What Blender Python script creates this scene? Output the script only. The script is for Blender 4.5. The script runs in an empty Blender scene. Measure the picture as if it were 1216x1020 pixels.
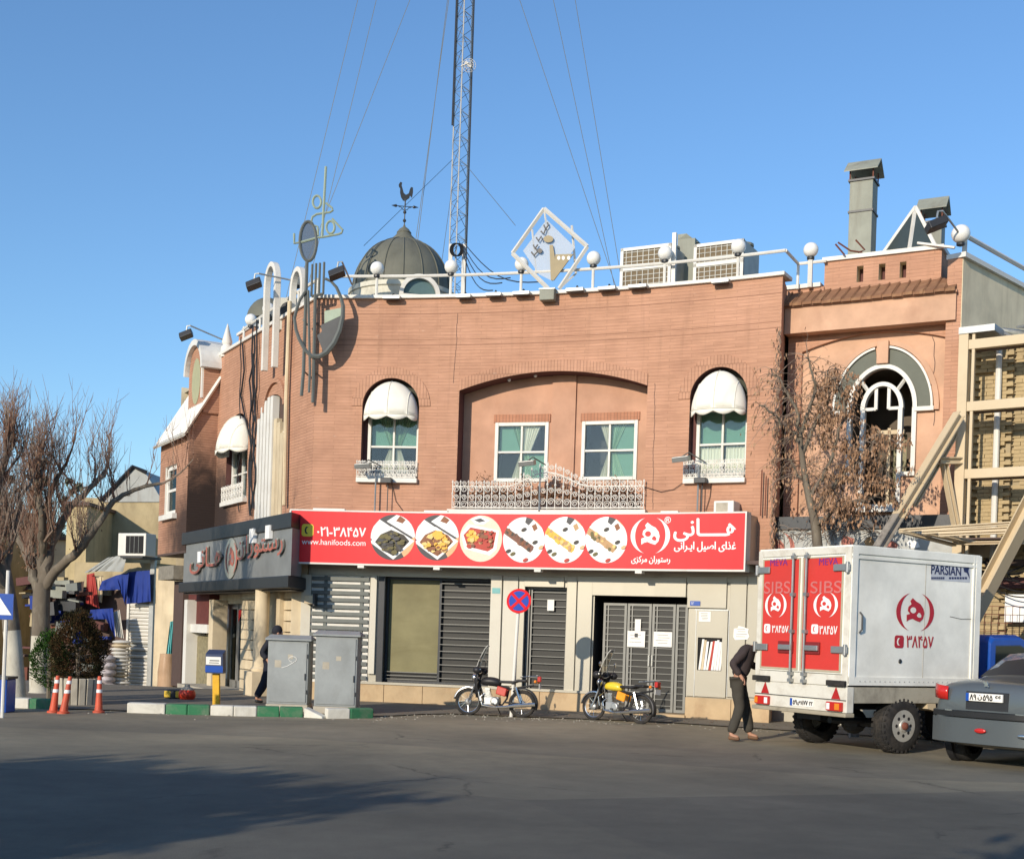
import bpy, bmesh, math, random
from math import sin, cos, pi, radians, sqrt, atan2
from mathutils import Vector, Matrix
from mathutils.geometry import tessellate_polygon
random.seed(7)
sc = bpy.context.scene
COL = sc.collection

# ---------------------------------------------------------------- camera, sky, sun
ROLL = 0.033
FPX = 1500.0           # focal length in pixels of the 1216 px wide photograph
EYE = 1.6
cam = bpy.data.cameras.new("camera")
cam.sensor_width = 36.0
cam.lens = 36.0 * FPX / 1216.0
cam.shift_x = 8.0 / 1216.0
cam.shift_y = 240.0 / 1216.0
cam.clip_end = 2000
co = bpy.data.objects.new("camera", cam)
COL.objects.link(co)
co.location = (0, 0, EYE)
co.matrix_world = Matrix.Translation((0, 0, EYE)) @ Matrix.Rotation(radians(90), 4, 'X') @ Matrix.Rotation(ROLL, 4, 'Z')
sc.camera = co

SUN_EL = radians(19.0)
SUN_AZ = Vector((-0.55, -0.835)).normalized()     # horizontal direction towards the sun
world = bpy.data.worlds.new("World")
sc.world = world
world.use_nodes = True
wn = world.node_tree
for n in list(wn.nodes): wn.nodes.remove(n)
sky = wn.nodes.new("ShaderNodeTexSky")
sky.sky_type = 'NISHITA'
sky.sun_disc = False
sky.sun_elevation = SUN_EL
sky.sun_rotation = atan2(SUN_AZ.x, SUN_AZ.y)
sky.altitude = 0
sky.air_density = 1.2
sky.dust_density = 0.3
sky.ozone_density = 6.0
bg = wn.nodes.new("ShaderNodeBackground"); bg.inputs[1].default_value = 0.15
wo = wn.nodes.new("ShaderNodeOutputWorld")
wn.links.new(sky.outputs[0], bg.inputs[0]); wn.links.new(bg.outputs[0], wo.inputs[0])
sun = bpy.data.lights.new("sun", 'SUN')
sun.energy = 3.7; sun.angle = radians(0.5); sun.color = (1.0, 0.88, 0.72)
so = bpy.data.objects.new("sun", sun); COL.objects.link(so)
sd = Vector((SUN_AZ.x * cos(SUN_EL), SUN_AZ.y * cos(SUN_EL), sin(SUN_EL)))
so.rotation_euler = sd.to_track_quat('Z', 'Y').to_euler()
so.location = (-30, -40, 40)
sc.view_settings.view_transform = 'Standard'
sc.view_settings.look = 'None'
sc.view_settings.exposure = 0.30
sc.view_settings.gamma = 1.0
try: sc.view_settings.use_curve_mapping = False
except Exception: pass

# ---------------------------------------------------------------- places
def rel(px, py):
    dx, dy = px - 600.0, py - 750.0
    return dx * cos(ROLL) + dy * sin(ROLL), -dx * sin(ROLL) + dy * cos(ROLL)
def at(px, py, Y):
    x, y = rel(px, py)
    return Vector((x / FPX * Y, Y, EYE - y / FPX * Y))
def sm(t):
    t = max(0.0, min(1.0, t)); return t * t * (3 - 2 * t)
def gz(x, y):
    return -0.62 * sm((y - 27.5 + 0.25 * x) / 9.0) * sm((-3.5 - x) / 3.0)

class Flat:
    """a straight vertical plane: s along it, z up, o out of it"""
    def __init__(self, p0, d, side=1):
        self.p = Vector(p0); self.d = Vector(d).normalized()
        self.n = Vector((self.d.y, -self.d.x)) * side
    def P(self, s, z, o=0.0):
        q = self.p + self.d * s + self.n * o
        return Vector((q.x, q.y, z))
    def inv(self, px, py, o=0.0):
        x, y = rel(px, py); k = x / FPX
        q = self.p + self.n * o
        s = (k * q.y - q.x) / (self.d.x - k * self.d.y)
        Y = q.y + self.d.y * s
        return s, EYE - y / FPX * Y
    def T(self): return lambda x, y, z: self.P(x, z, y)
class Arc:
    def __init__(self, p0, a0, R, L):
        self.p = Vector(p0); self.a = a0; self.R = R; self.L = L
    def P(self, s, z, o=0.0):
        a = self.a + s / self.R
        x = self.p.x + self.R * (sin(a) - sin(self.a)) - sin(a) * o
        y = self.p.y + self.R * (cos(a) - cos(self.a)) - cos(a) * o
        return Vector((x, y, z))
    def inv(self, px, py, o=0.0):
        x, y = rel(px, py); k = x / FPX
        lo, hi = -3.0, self.L + 3.0
        for _ in range(40):
            m = (lo + hi) / 2; q = self.P(m, 0, o)
            if q.x / q.y < k: lo = m
            else: hi = m
        return lo, EYE - y / FPX * self.P(lo, 0, o).y
    def T(self): return lambda x, y, z: self.P(x, z, y)

FR = Arc((-4.27, 27.2), radians(4.0), 22.0, 9.9)          # curved front
WG = Flat((-4.27, 27.2), (-0.49, 0.872), -1)              # left wing, running away
RT = Flat((5.33, 24.9), (0.877, -0.48), 1)                # right bay
RS = Flat((8.22, 23.3), (0.70, 0.714), 1)                 # its side wall
TOP = 8.63

# ---------------------------------------------------------------- mesh builder
def ident(x, y, z): return Vector((x, y, z))
class MB:
    def __init__(self, T=None):
        self.T = T or ident; self.v = []; self.l = []; self.f = []
    def add(self, pts, faces):
        b = len(self.v)
        for p in pts:
            self.l.append(tuple(p)); self.v.append(self.T(*p))
        for f in faces: self.f.append([i + b for i in f])
        return self
    def box(self, x0, x1, y0, y1, z0, z1, nx=1):
        pts = []; fs = []
        for i in range(nx + 1):
            x = x0 + (x1 - x0) * i / nx
            pts += [(x, y0, z0), (x, y1, z0), (x, y1, z1), (x, y0, z1)]
        for i in range(nx):
            a = 4 * i; b = a + 4
            for k in range(4):
                fs.append((a + k, a + (k + 1) % 4, b + (k + 1) % 4, b + k))
        fs += [(3, 2, 1, 0), (4 * nx, 4 * nx + 1, 4 * nx + 2, 4 * nx + 3)]
        return self.add(pts, fs)
    def obox(self, c, ax, ay, az):
        c, ax, ay, az = Vector(c), Vector(ax), Vector(ay), Vector(az)
        pts = [c + ax * i + ay * j + az * k for k in (-1, 1) for j in (-1, 1) for i in (-1, 1)]
        return self.add(pts, [(0, 2, 3, 1), (4, 5, 7, 6), (0, 1, 5, 4), (2, 6, 7, 3), (0, 4, 6, 2), (1, 3, 7, 5)])
    def beam(self, a, b, w, h, up=(0, 0, 1)):
        a, b = Vector(a), Vector(b); d = (b - a); L = d.length / 2; d.normalize()
        s = d.cross(Vector(up)); 
        if s.length < 1e-4: s = d.cross(Vector((1, 0, 0)))
        s.normalize(); u = s.cross(d).normalized()
        return self.obox((a + b) / 2, d * L, s * w / 2, u * h / 2)
    def tube(self, pts, r, n=6, cap=True, closed=False):
        pts = [Vector(p) for p in pts]
        m = len(pts); rs = r if isinstance(r, (list, tuple)) else [r] * m
        P = []; F = []
        ref = None
        for i, p in enumerate(pts):
            if closed: d = pts[(i + 1) % m] - pts[i - 1]
            else: d = pts[min(i + 1, m - 1)] - pts[max(i - 1, 0)]
            if d.length < 1e-9: d = Vector((0, 0, 1))
            d.normalize()
            if ref is None:
                ref = Vector((0, 0, 1)) if abs(d.z) < 0.9 else Vector((1, 0, 0))
                u = d.cross(ref).normalized()
            else:
                u = (u - d * u.dot(d))
                if u.length < 1e-6: u = d.cross(Vector((0.3, 0.5, 0.8)))
                u.normalize()
            w = d.cross(u)
            for k in range(n):
                a = 2 * pi * k / n
                P.append(p + (u * cos(a) + w * sin(a)) * rs[i])
        for i in range(m if closed else m - 1):
            j = (i + 1) % m
            for k in range(n):
                F.append((i * n + k, i * n + (k + 1) % n, j * n + (k + 1) % n, j * n + k))
        if cap and not closed:
            F.append(tuple(range(n))[::-1]); F.append(tuple(range((m - 1) * n, m * n)))
        return self.add(P, F)
    def ball(self, c, r, n=14, m=9, sx=1, sy=1, sz=1, z0=-pi / 2, z1=pi / 2):
        c = Vector(c); P = []; F = []
        for j in range(m + 1):
            b = z0 + (z1 - z0) * j / m
            for i in range(n):
                a = 2 * pi * i / n
                P.append((c.x + r * sx * cos(b) * cos(a), c.y + r * sy * cos(b) * sin(a), c.z + r * sz * sin(b)))
        for j in range(m):
            for i in range(n):
                F.append((j * n + i, j * n + (i + 1) % n, (j + 1) * n + (i + 1) % n, (j + 1) * n + i))
        return self.add(P, F)
    def lathe(self, c, prof, n=16, axis='z'):
        c = Vector(c); P = []; F = []
        for (r, h) in prof:
            for i in range(n):
                a = 2 * pi * i / n
                if axis == 'z': P.append((c.x + r * cos(a), c.y + r * sin(a), c.z + h))
                elif axis == 'y': P.append((c.x + r * cos(a), c.y + h, c.z + r * sin(a)))
                else: P.append((c.x + h, c.y + r * cos(a), c.z + r * sin(a)))
        for j in range(len(prof) - 1):
            for i in range(n):
                F.append((j * n + i, j * n + (i + 1) % n, (j + 1) * n + (i + 1) % n, (j + 1) * n + i))
        if prof[0][0] > 1e-5: F.append(tuple(range(n))[::-1])
        if prof[-1][0] > 1e-5: F.append(tuple(range((len(prof) - 1) * n, len(prof) * n)))
        return self.add(P, F)
    def flat(self, poly, y, thick=0.0):
        """polygon in (x, z) at depth y, optionally extruded to y - thick"""
        tri = tessellate_polygon([[Vector((a, b, 0)) for a, b in poly]])
        self.add([(a, y, b) for a, b in poly], [tuple(t) for t in tri])
        if thick:
            m = len(poly)
            self.add([(a, y, b) for a, b in poly] + [(a, y - thick, b) for a, b in poly],
                     [(i, (i + 1) % m, m + (i + 1) % m, m + i) for i in range(m)])
            self.add([(a, y - thick, b) for a, b in poly], [tuple(t) for t in tri])
        return self
    def build(self, name, mat, parent=None, smooth=False, bevel=0.0, kind=None, seg=2):
        me = bpy.data.meshes.new(name)
        me.from_pydata([tuple(p) for p in self.v], [], self.f)
        uv = me.uv_layers.new(name="uv").data
        L = self.l
        for p in me.polygons:
            q = [Vector(L[i]) for i in p.vertices[:4]]
            n = (q[1] - q[0]).cross(q[2] - q[0])
            if len(q) > 3: n += (q[2] - q[0]).cross(q[3] - q[0])
            n = Vector((abs(n.x), abs(n.y), abs(n.z)))
            for li in p.loop_indices:
                c = L[me.loops[li].vertex_index]
                if n.z >= n.x and n.z >= n.y: uv[li].uv = (c[0], c[1])
                elif n.y >= n.x: uv[li].uv = (c[0], c[2])
                else: uv[li].uv = (c[1], c[2])
        bm = bmesh.new(); bm.from_mesh(me)
        bmesh.ops.remove_doubles(bm, verts=bm.verts, dist=1e-5)
        bmesh.ops.recalc_face_normals(bm, faces=bm.faces)
        bm.to_mesh(me); bm.free()
        if smooth:
            me.shade_smooth()
            me.set_sharp_from_angle(angle=radians(40))
        me.materials.append(mat)
        o = bpy.data.objects.new(name, me); COL.objects.link(o)
        if bevel:
            b = o.modifiers.new("bevel", 'BEVEL'); b.width = bevel; b.segments = seg; b.limit_method = 'ANGLE'; b.angle_limit = radians(40)
        if kind: o['kind'] = kind
        if parent is not None: par(o, parent)
        return o
WM = {}
def wm(o):
    m = Matrix.Translation(o.location)
    return WM.get(o.name, Matrix.Identity(4))
def par(o, parent):
    o.parent = parent
    o.matrix_parent_inverse = wm(parent).inverted()
    return o
def thing(name, label, cat, loc=(0, 0, 0), group=None):
    o = bpy.data.objects.new(name, None); COL.objects.link(o)
    o.empty_display_size = 0.2
    o.location = loc
    WM[o.name] = Matrix.Translation(Vector(loc))
    o['label'] = label; o['category'] = cat
    if group: o['group'] = group
    return o
def tag(o, label, cat, group=None):
    o['label'] = label; o['category'] = cat
    if group: o['group'] = group
    return o
def struct(o):
    o['kind'] = 'structure'; return o
def relabel(o, t): o['label'] = t; return o
def dup(root, loc, rotz=0.0, label=None, scale=None):
    r = root.copy(); COL.objects.link(r); r.location = loc; r.rotation_euler = (0, 0, rotz)
    if scale: r.scale = (scale,) * 3
    if label: r['label'] = label
    for ch in list(root.children):
        c = ch.copy(); COL.objects.link(c); c.parent = r
        for g in list(ch.children):
            d = g.copy(); COL.objects.link(d); d.parent = c
    return r
# ---------------------------------------------------------------- materials
MATS = {}
def nt(name):
    m = bpy.data.materials.new(name); m.use_nodes = True
    t = m.node_tree; t.nodes.clear()
    o = t.nodes.new("ShaderNodeOutputMaterial"); p = t.nodes.new("ShaderNodeBsdfPrincipled")
    t.links.new(p.outputs[0], o.inputs[0])
    return m, t, p
def lk(t, a, b): t.links.new(a, b)
def noise(t, vec, scale, detail=6, rough=0.6, dist=0.0):
    n = t.nodes.new("ShaderNodeTexNoise"); n.inputs['Scale'].default_value = scale
    n.inputs['Detail'].default_value = detail; n.inputs['Roughness'].default_value = rough
    n.inputs['Distortion'].default_value = dist
    if vec is not None: lk(t, vec, n.inputs['Vector'])
    return n
def ramp(t, inp, stops):
    r = t.nodes.new("ShaderNodeValToRGB"); e = r.color_ramp.elements
    while len(e) < len(stops): e.new(0.5)
    for i, (p, c) in enumerate(stops):
        e[i].position = p; e[i].color = c if len(c) == 4 else (*c, 1)
    lk(t, inp, r.inputs[0]); return r
def mix(t, fac, a, b, mode='MIX'):
    m = t.nodes.new("ShaderNodeMix"); m.data_type = 'RGBA'; m.blend_type = mode
    for s, v in ((0, fac), (6, a), (7, b)):
        if isinstance(v, (int, float)): m.inputs[s].default_value = v
        elif isinstance(v, (tuple, list)): m.inputs[s].default_value = (*v[:3], 1)
        else: lk(t, v, m.inputs[s])
    return m.outputs[2]
def coords(t, which='Object', scale=(1, 1, 1)):
    c = t.nodes.new("ShaderNodeTexCoord"); mp = t.nodes.new("ShaderNodeMapping")
    mp.inputs['Scale'].default_value = scale
    lk(t, c.outputs[which], mp.inputs[0]); return mp.outputs[0]
def bump(t, p, h, strength=0.3, dist=0.01):
    b = t.nodes.new("ShaderNodeBump"); b.inputs['Strength'].default_value = strength
    b.inputs['Distance'].default_value = dist
    lk(t, h, b.inputs['Height']); lk(t, b.outputs[0], p.inputs['Normal'])
def dk(c, k): return tuple(x * k for x in c)
def mat(name, col, rough=0.7, metal=0.0, var=0.18, scale=6.0, dirt=0.0, bm=0.15, spec=0.35, coat=0.0, stretch=(1, 1, 1), dirtcol=(0.09, 0.075, 0.06)):
    if name in MATS: return MATS[name]
    m, t, p = nt(name); v = coords(t, 'Object', stretch)
    n = noise(t, v, scale); c = mix(t, n.outputs[0], dk(col, 1 - var), dk(col, 1 + var))
    if dirt:
        n2 = noise(t, v, scale * 0.35, 8, 0.7, 0.4)
        r = ramp(t, n2.outputs[0], [(0.48, (0, 0, 0)), (0.72, (dirt,) * 3)])
        c = mix(t, r.outputs[0], c, dirtcol)
    lk(t, c, p.inputs['Base Color'])
    p.inputs['Roughness'].default_value = rough; p.inputs['Metallic'].default_value = metal
    p.inputs['Specular IOR Level'].default_value = spec
    if coat: p.inputs['Coat Weight'].default_value = coat; p.inputs['Coat Roughness'].default_value = 0.08
    if bm:
        n3 = noise(t, v, scale * 9, 4); bump(t, p, n3.outputs[0], bm, 0.006)
    MATS[name] = m; return m

def brick_mat(name, base, base2, mortar, bw=0.9, bh=0.066, ms=0.007, bmp=0.38, soot=None, fade=0.30):
    m, t, p = nt(name); uv = coords(t, 'UV')
    b = t.nodes.new("ShaderNodeTexBrick")
    b.inputs['Scale'].default_value = 1.0; b.inputs['Brick Width'].default_value = bw
    b.inputs['Row Height'].default_value = bh; b.inputs['Mortar Size'].default_value = ms
    b.inputs['Mortar Smooth'].default_value = 0.3; b.inputs['Bias'].default_value = -0.2
    b.inputs['Color1'].default_value = (*base, 1); b.inputs['Color2'].default_value = (*base2, 1)
    b.inputs['Mortar'].default_value = (*mortar, 1)
    n0 = noise(t, uv, 3.0, 3)
    mv = t.nodes.new("ShaderNodeVectorMath"); mv.operation = 'MULTIPLY_ADD'
    lk(t, n0.outputs[1], mv.inputs[0]); mv.inputs[1].default_value = (0.0, 0.006, 0.0); lk(t, uv, mv.inputs[2])
    lk(t, mv.outputs[0], b.inputs['Vector'])
    n1 = noise(t, uv, 0.8, 9, 0.65)
    r1 = ramp(t, n1.outputs[0], [(0.30, (0.84, 0.82, 0.83)), (0.50, (1, 1, 1)), (0.72, (1.13, 1.14, 1.18))])
    c = mix(t, 1.0, b.outputs[0], r1.outputs[0], 'MULTIPLY')
    # long horizontal streaks of the scored courses
    v2 = coords(t, 'UV', (1.2, 16.0, 1)); n2 = noise(t, v2, 1.6, 5, 0.6)
    r2 = ramp(t, n2.outputs[0], [(0.35, (0.87, 0.86, 0.85)), (0.60, (1.05, 1.04, 1.04))])
    c = mix(t, 0.8, c, r2.outputs[0], 'MULTIPLY')
    # vertical rain streaks
    v3 = coords(t, 'UV', (5.0, 0.35, 1)); n3 = noise(t, v3, 1.2, 6, 0.6)
    r3 = ramp(t, n3.outputs[0], [(0.56, (0, 0, 0)), (0.74, (fade,) * 3)])
    c = mix(t, r3.outputs[0], c, dk(base, 0.45))
    # pale efflorescence flecks
    v4 = coords(t, 'UV', (5.0, 30.0, 1)); n4 = noise(t, v4, 1.0, 3, 0.5)
    r4 = ramp(t, n4.outputs[0], [(0.70, (0, 0, 0)), (0.76, (0.35,) * 3)])
    c = mix(t, r4.outputs[0], c, (0.62, 0.5, 0.42))
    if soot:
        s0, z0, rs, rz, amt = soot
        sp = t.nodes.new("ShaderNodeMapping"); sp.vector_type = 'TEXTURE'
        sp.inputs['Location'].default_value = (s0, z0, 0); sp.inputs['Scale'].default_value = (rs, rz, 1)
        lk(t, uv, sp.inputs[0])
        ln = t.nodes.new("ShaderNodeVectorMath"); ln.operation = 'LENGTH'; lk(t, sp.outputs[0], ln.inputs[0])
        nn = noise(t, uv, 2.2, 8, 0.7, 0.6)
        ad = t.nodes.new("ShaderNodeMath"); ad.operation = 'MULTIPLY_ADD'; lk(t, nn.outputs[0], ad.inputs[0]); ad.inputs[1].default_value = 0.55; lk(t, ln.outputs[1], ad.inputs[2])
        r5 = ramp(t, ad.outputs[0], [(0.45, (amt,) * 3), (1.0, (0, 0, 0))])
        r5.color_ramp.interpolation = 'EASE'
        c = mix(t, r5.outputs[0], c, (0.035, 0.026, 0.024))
    lk(t, c, p.inputs['Base Color']); p.inputs['Roughness'].default_value = 0.9
    p.inputs['Specular IOR Level'].default_value = 0.15
    inv = t.nodes.new("ShaderNodeMath"); inv.operation = 'SUBTRACT'; inv.inputs[0].default_value = 1.0; lk(t, b.outputs[1], inv.inputs[1])
    ad2 = t.nodes.new("ShaderNodeMath"); ad2.operation = 'MULTIPLY_ADD'; lk(t, n2.outputs[0], ad2.inputs[0]); ad2.inputs[1].default_value = 1.4; lk(t, inv.outputs[0], ad2.inputs[2])
    bump(t, p, ad2.outputs[0], bmp, 0.012)
    MATS[name] = m; return m
def streak_mat(name, col, dcol, amt=0.6, rough=0.85, vs=(4, 4, 0.5), sc_=1.0, bm=0.2):
    m, t, p = nt(name); v = coords(t, 'Object', vs); n = noise(t, v, sc_, 8, 0.65, 0.3)
    v1 = coords(t, 'Object'); n1 = noise(t, v1, 1.3, 8, 0.6)
    r1 = ramp(t, n1.outputs[0], [(0.3, dk(col, 0.78)), (0.7, dk(col, 1.12))])
    r = ramp(t, n.outputs[0], [(0.5, (0, 0, 0)), (0.72, (amt,) * 3)])
    c = mix(t, r.outputs[0], r1.outputs[0], dcol)
    lk(t, c, p.inputs['Base Color']); p.inputs['Roughness'].default_value = rough
    p.inputs['Specular IOR Level'].default_value = 0.2
    n3 = noise(t, v1, 30, 5); bump(t, p, n3.outputs[0], bm, 0.01)
    MATS[name] = m; return m
def glass_mat(name, tint=(0.75, 0.85, 0.82), fac=0.22, gcol=(0.9, 0.95, 1)):
    m = bpy.data.materials.new(name); m.use_nodes = True; t = m.node_tree; t.nodes.clear()
    o = t.nodes.new("ShaderNodeOutputMaterial"); mx = t.nodes.new("ShaderNodeMixShader")
    tr = t.nodes.new("ShaderNodeBsdfTransparent"); gl = t.nodes.new("ShaderNodeBsdfGlossy")
    tr.inputs[0].default_value = (*tint, 1); gl.inputs[0].default_value = (*gcol, 1); gl.inputs['Roughness'].default_value = 0.03
    lw = t.nodes.new("ShaderNodeLayerWeight"); lw.inputs[0].default_value = 0.12
    ma = t.nodes.new("ShaderNodeMath"); ma.operation = 'MULTIPLY_ADD'; lk(t, lw.outputs[0], ma.inputs[0]); ma.inputs[1].default_value = 0.6; ma.inputs[2].default_value = fac
    n = noise(t, coords(t, 'Object'), 1.1, 2); b = t.nodes.new("ShaderNodeBump"); b.inputs['Strength'].default_value = 0.04
    lk(t, n.outputs[0], b.inputs['Height']); lk(t, b.outputs[0], gl.inputs['Normal'])
    lk(t, ma.outputs[0], mx.inputs[0]); lk(t, tr.outputs[0], mx.inputs[1]); lk(t, gl.outputs[0], mx.inputs[2]); lk(t, mx.outputs[0], o.inputs[0])
    MATS[name] = m; return m

BR = (0.495, 0.276, 0.180)
M_brick = brick_mat("brick_front", BR, dk(BR, 0.90), dk(BR, 0.82))
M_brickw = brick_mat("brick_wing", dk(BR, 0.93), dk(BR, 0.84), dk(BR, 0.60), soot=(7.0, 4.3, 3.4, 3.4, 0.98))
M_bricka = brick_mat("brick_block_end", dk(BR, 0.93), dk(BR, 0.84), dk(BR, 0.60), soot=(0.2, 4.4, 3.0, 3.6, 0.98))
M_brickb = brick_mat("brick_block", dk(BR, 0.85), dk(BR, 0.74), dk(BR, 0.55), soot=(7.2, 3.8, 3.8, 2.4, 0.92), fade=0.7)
M_brickr = brick_mat("brick_right", dk(BR, 1.0), dk(BR, 0.90), dk(BR, 0.60))
M_ring = brick_mat("brick_ring", dk(BR, 0.97), dk(BR, 0.88), dk(BR, 0.62), bw=0.07, bh=0.5)
M_soldier = brick_mat("brick_soldier", (0.45, 0.215, 0.13), (0.41, 0.19, 0.115), dk(BR, 0.55), bw=0.07, bh=0.25)
M_deep = mat("dark_red_reveal_shade", (0.115, 0.05, 0.045), 0.9)  # wall brick darkened for reveal shade; plain dark red on boards and awning
M_stucco = streak_mat("peach_stucco", (0.50, 0.285, 0.190), (0.36, 0.17, 0.10), 0.35, vs=(2, 2, 0.7))
M_patch = mat("orange_patch", (0.66, 0.31, 0.17), 0.9, var=0.1)
M_plaster = streak_mat("grey_beige_plaster", (0.80, 0.69, 0.48), (0.56, 0.46, 0.31), 0.6)
M_panel = mat("beige_cladding", (0.40, 0.375, 0.305), 0.38, 0.25, var=0.05, scale=1.2, bm=0.03, dirt=0.25, dirtcol=(0.30, 0.26, 0.19))
M_panelw = mat("cream_cladding", (0.56, 0.53, 0.44), 0.45, 0.0, var=0.06, scale=1.5, bm=0.05, dirt=0.3, dirtcol=(0.34, 0.29, 0.21))
M_dark = mat("dark_grey_metal", (0.045, 0.047, 0.05), 0.45, 0.5, var=0.2)
M_black = mat("black_void", (0.012, 0.012, 0.013), 0.8, bm=0)
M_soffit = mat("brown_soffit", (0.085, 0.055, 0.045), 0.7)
M_closed = mat("closed_slats", (0.018, 0.018, 0.015), 0.45, bm=0)
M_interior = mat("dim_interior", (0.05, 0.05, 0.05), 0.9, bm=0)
M_plinth = streak_mat("plinth_stone", (0.50, 0.37, 0.22), (0.30, 0.18, 0.10), 0.6, vs=(3, 3, 1.5))
M_white = mat("white_paint", (0.68, 0.66, 0.60), 0.5, var=0.05, dirt=0.35, scale=4, dirtcol=(0.38, 0.33, 0.27), bm=0.05)
M_iron = mat("white_iron", (0.80, 0.78, 0.71), 0.55, var=0.08, dirt=0.4, scale=9, dirtcol=(0.36, 0.24, 0.15), bm=0)
M_fabric = mat("awning_cloth", (0.78, 0.76, 0.67), 0.9, var=0.08, scale=3, dirt=0.5, dirtcol=(0.5, 0.45, 0.35), bm=0.05)
M_under = mat("awning_underside", (0.06, 0.065, 0.05), 0.9)
M_curt = mat("curtain_cloth", (0.72, 0.70, 0.60), 0.95, var=0.06, scale=18, stretch=(3, 3, 0.3), bm=0.1)
M_blind = mat("green_blind", (0.13, 0.27, 0.20), 0.8, var=0.08, bm=0)
M_glass = glass_mat("window_glass", (0.92, 0.95, 0.93), fac=0.04)
M_glassd = glass_mat("dark_glass", (0.35, 0.38, 0.36), 0.02)
M_glassg = glass_mat("green_glass", (0.45, 0.55, 0.48), 0.08)
M_red = mat("red_vinyl", (0.72, 0.016, 0.022), 0.42, var=0.05, scale=2, bm=0.02, spec=0.3)
M_wht = mat("white_vinyl", (0.80, 0.80, 0.78), 0.5, var=0.03, bm=0)
M_yel = mat("yellow_vinyl", (0.85, 0.66, 0.06), 0.5, var=0.03, bm=0)
M_blk = mat("black_vinyl", (0.02, 0.02, 0.022), 0.45, var=0.2, bm=0)
M_alu = mat("galvanised_steel", (0.38, 0.39, 0.38), 0.45, 0.7, var=0.15, dirt=0.3, scale=5)
M_steel = mat("grille_steel", (0.19, 0.19, 0.175), 0.5, 0.4, var=0.15, bm=0)
M_grey = mat("grey_tube", (0.13, 0.14, 0.13), 0.55, 0.3, var=0.2)
M_greeny = mat("patina_tube", (0.30, 0.36, 0.28), 0.6, 0.2, var=0.2)
M_globe = mat("opal_globe", (0.78, 0.77, 0.72), 0.25, var=0.03, bm=0, spec=0.5)
M_dome = streak_mat("dome_metal", (0.145, 0.145, 0.115), (0.08, 0.08, 0.065), 0.5, rough=0.6, bm=0.05)
M_domew = mat("dome_base_paint", (0.60, 0.58, 0.48), 0.7, dirt=0.4)
M_tile = streak_mat("rust_tiles", (0.26, 0.135, 0.075), (0.42, 0.25, 0.13), 0.6, vs=(6, 6, 1))
M_duct = streak_mat("duct_metal", (0.27, 0.28, 0.23), (0.15, 0.13, 0.10), 0.5, rough=0.55, bm=0.05)
M_rust = mat("rust_iron", (0.16, 0.055, 0.035), 0.8)
M_asph = None
M_cab = streak_mat("cabinet_paint", (0.29, 0.31, 0.305), (0.17, 0.175, 0.165), 0.5, rough=0.55, vs=(2, 2, 1), bm=0.03)
M_cream = streak_mat("cream_stone", (0.60, 0.50, 0.34), (0.36, 0.26, 0.15), 0.45)
M_conc = mat("concrete", (0.42, 0.38, 0.30), 0.9, var=0.2, dirt=0.4)
M_orange = mat("orange_plastic", (0.58, 0.095, 0.045), 0.5, dirt=0.3)
M_blue = mat("blue_cloth", (0.012, 0.035, 0.21), 0.75, var=0.25, scale=3)
M_blued = mat("blue_paint", (0.01, 0.07, 0.35), 0.35, coat=0.4)
M_rubber = mat("rubber", (0.022, 0.021, 0.02), 0.85, var=0.3, scale=14, dirt=0.4, dirtcol=(0.12, 0.10, 0.08))
M_chrome = mat("chrome", (0.65, 0.65, 0.63), 0.22, 0.95, var=0.1, bm=0)
M_frame = mat("cream_steel_beam", (0.58, 0.47, 0.31), 0.6, var=0.07, dirt=0.25, scale=2, dirtcol=(0.34, 0.24, 0.14))
M_oldpaint = streak_mat("peeling_steel", (0.30, 0.27, 0.23), (0.05, 0.045, 0.04), 0.9, vs=(6, 6, 6))
M_ybrick = streak_mat("yellow_brick", (0.44, 0.34, 0.19), (0.25, 0.19, 0.11), 0.5, vs=(7, 7, 9))
M_mortar = mat("old_mortar", (0.36, 0.29, 0.18), 0.95)
M_box = streak_mat("van_box_paint", (0.84, 0.83, 0.75), (0.62, 0.58, 0.48), 0.3, rough=0.45, vs=(1.5, 1.5, 0.8), bm=0.03)
M_paper = mat("paper", (0.78, 0.76, 0.70), 0.8, var=0.04, bm=0)
M_skin = mat("skin", (0.42, 0.22, 0.14), 0.6, var=0.08)
def text_body(s):
    c = bpy.data.curves.new("t", "FONT"); c.body = s; c.size = 1; c.offset = -0.005
    ob = bpy.data.objects.new("t", c); COL.objects.link(ob)
    dg = bpy.context.evaluated_depsgraph_get()
    me = bpy.data.meshes.new_from_object(ob.evaluated_get(dg))
    v = [tuple(p.co) for p in me.vertices]; f = [tuple(p.vertices) for p in me.polygons]
    bpy.data.objects.remove(ob); bpy.data.curves.remove(c); bpy.data.meshes.remove(me)
    return v, f
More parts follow.
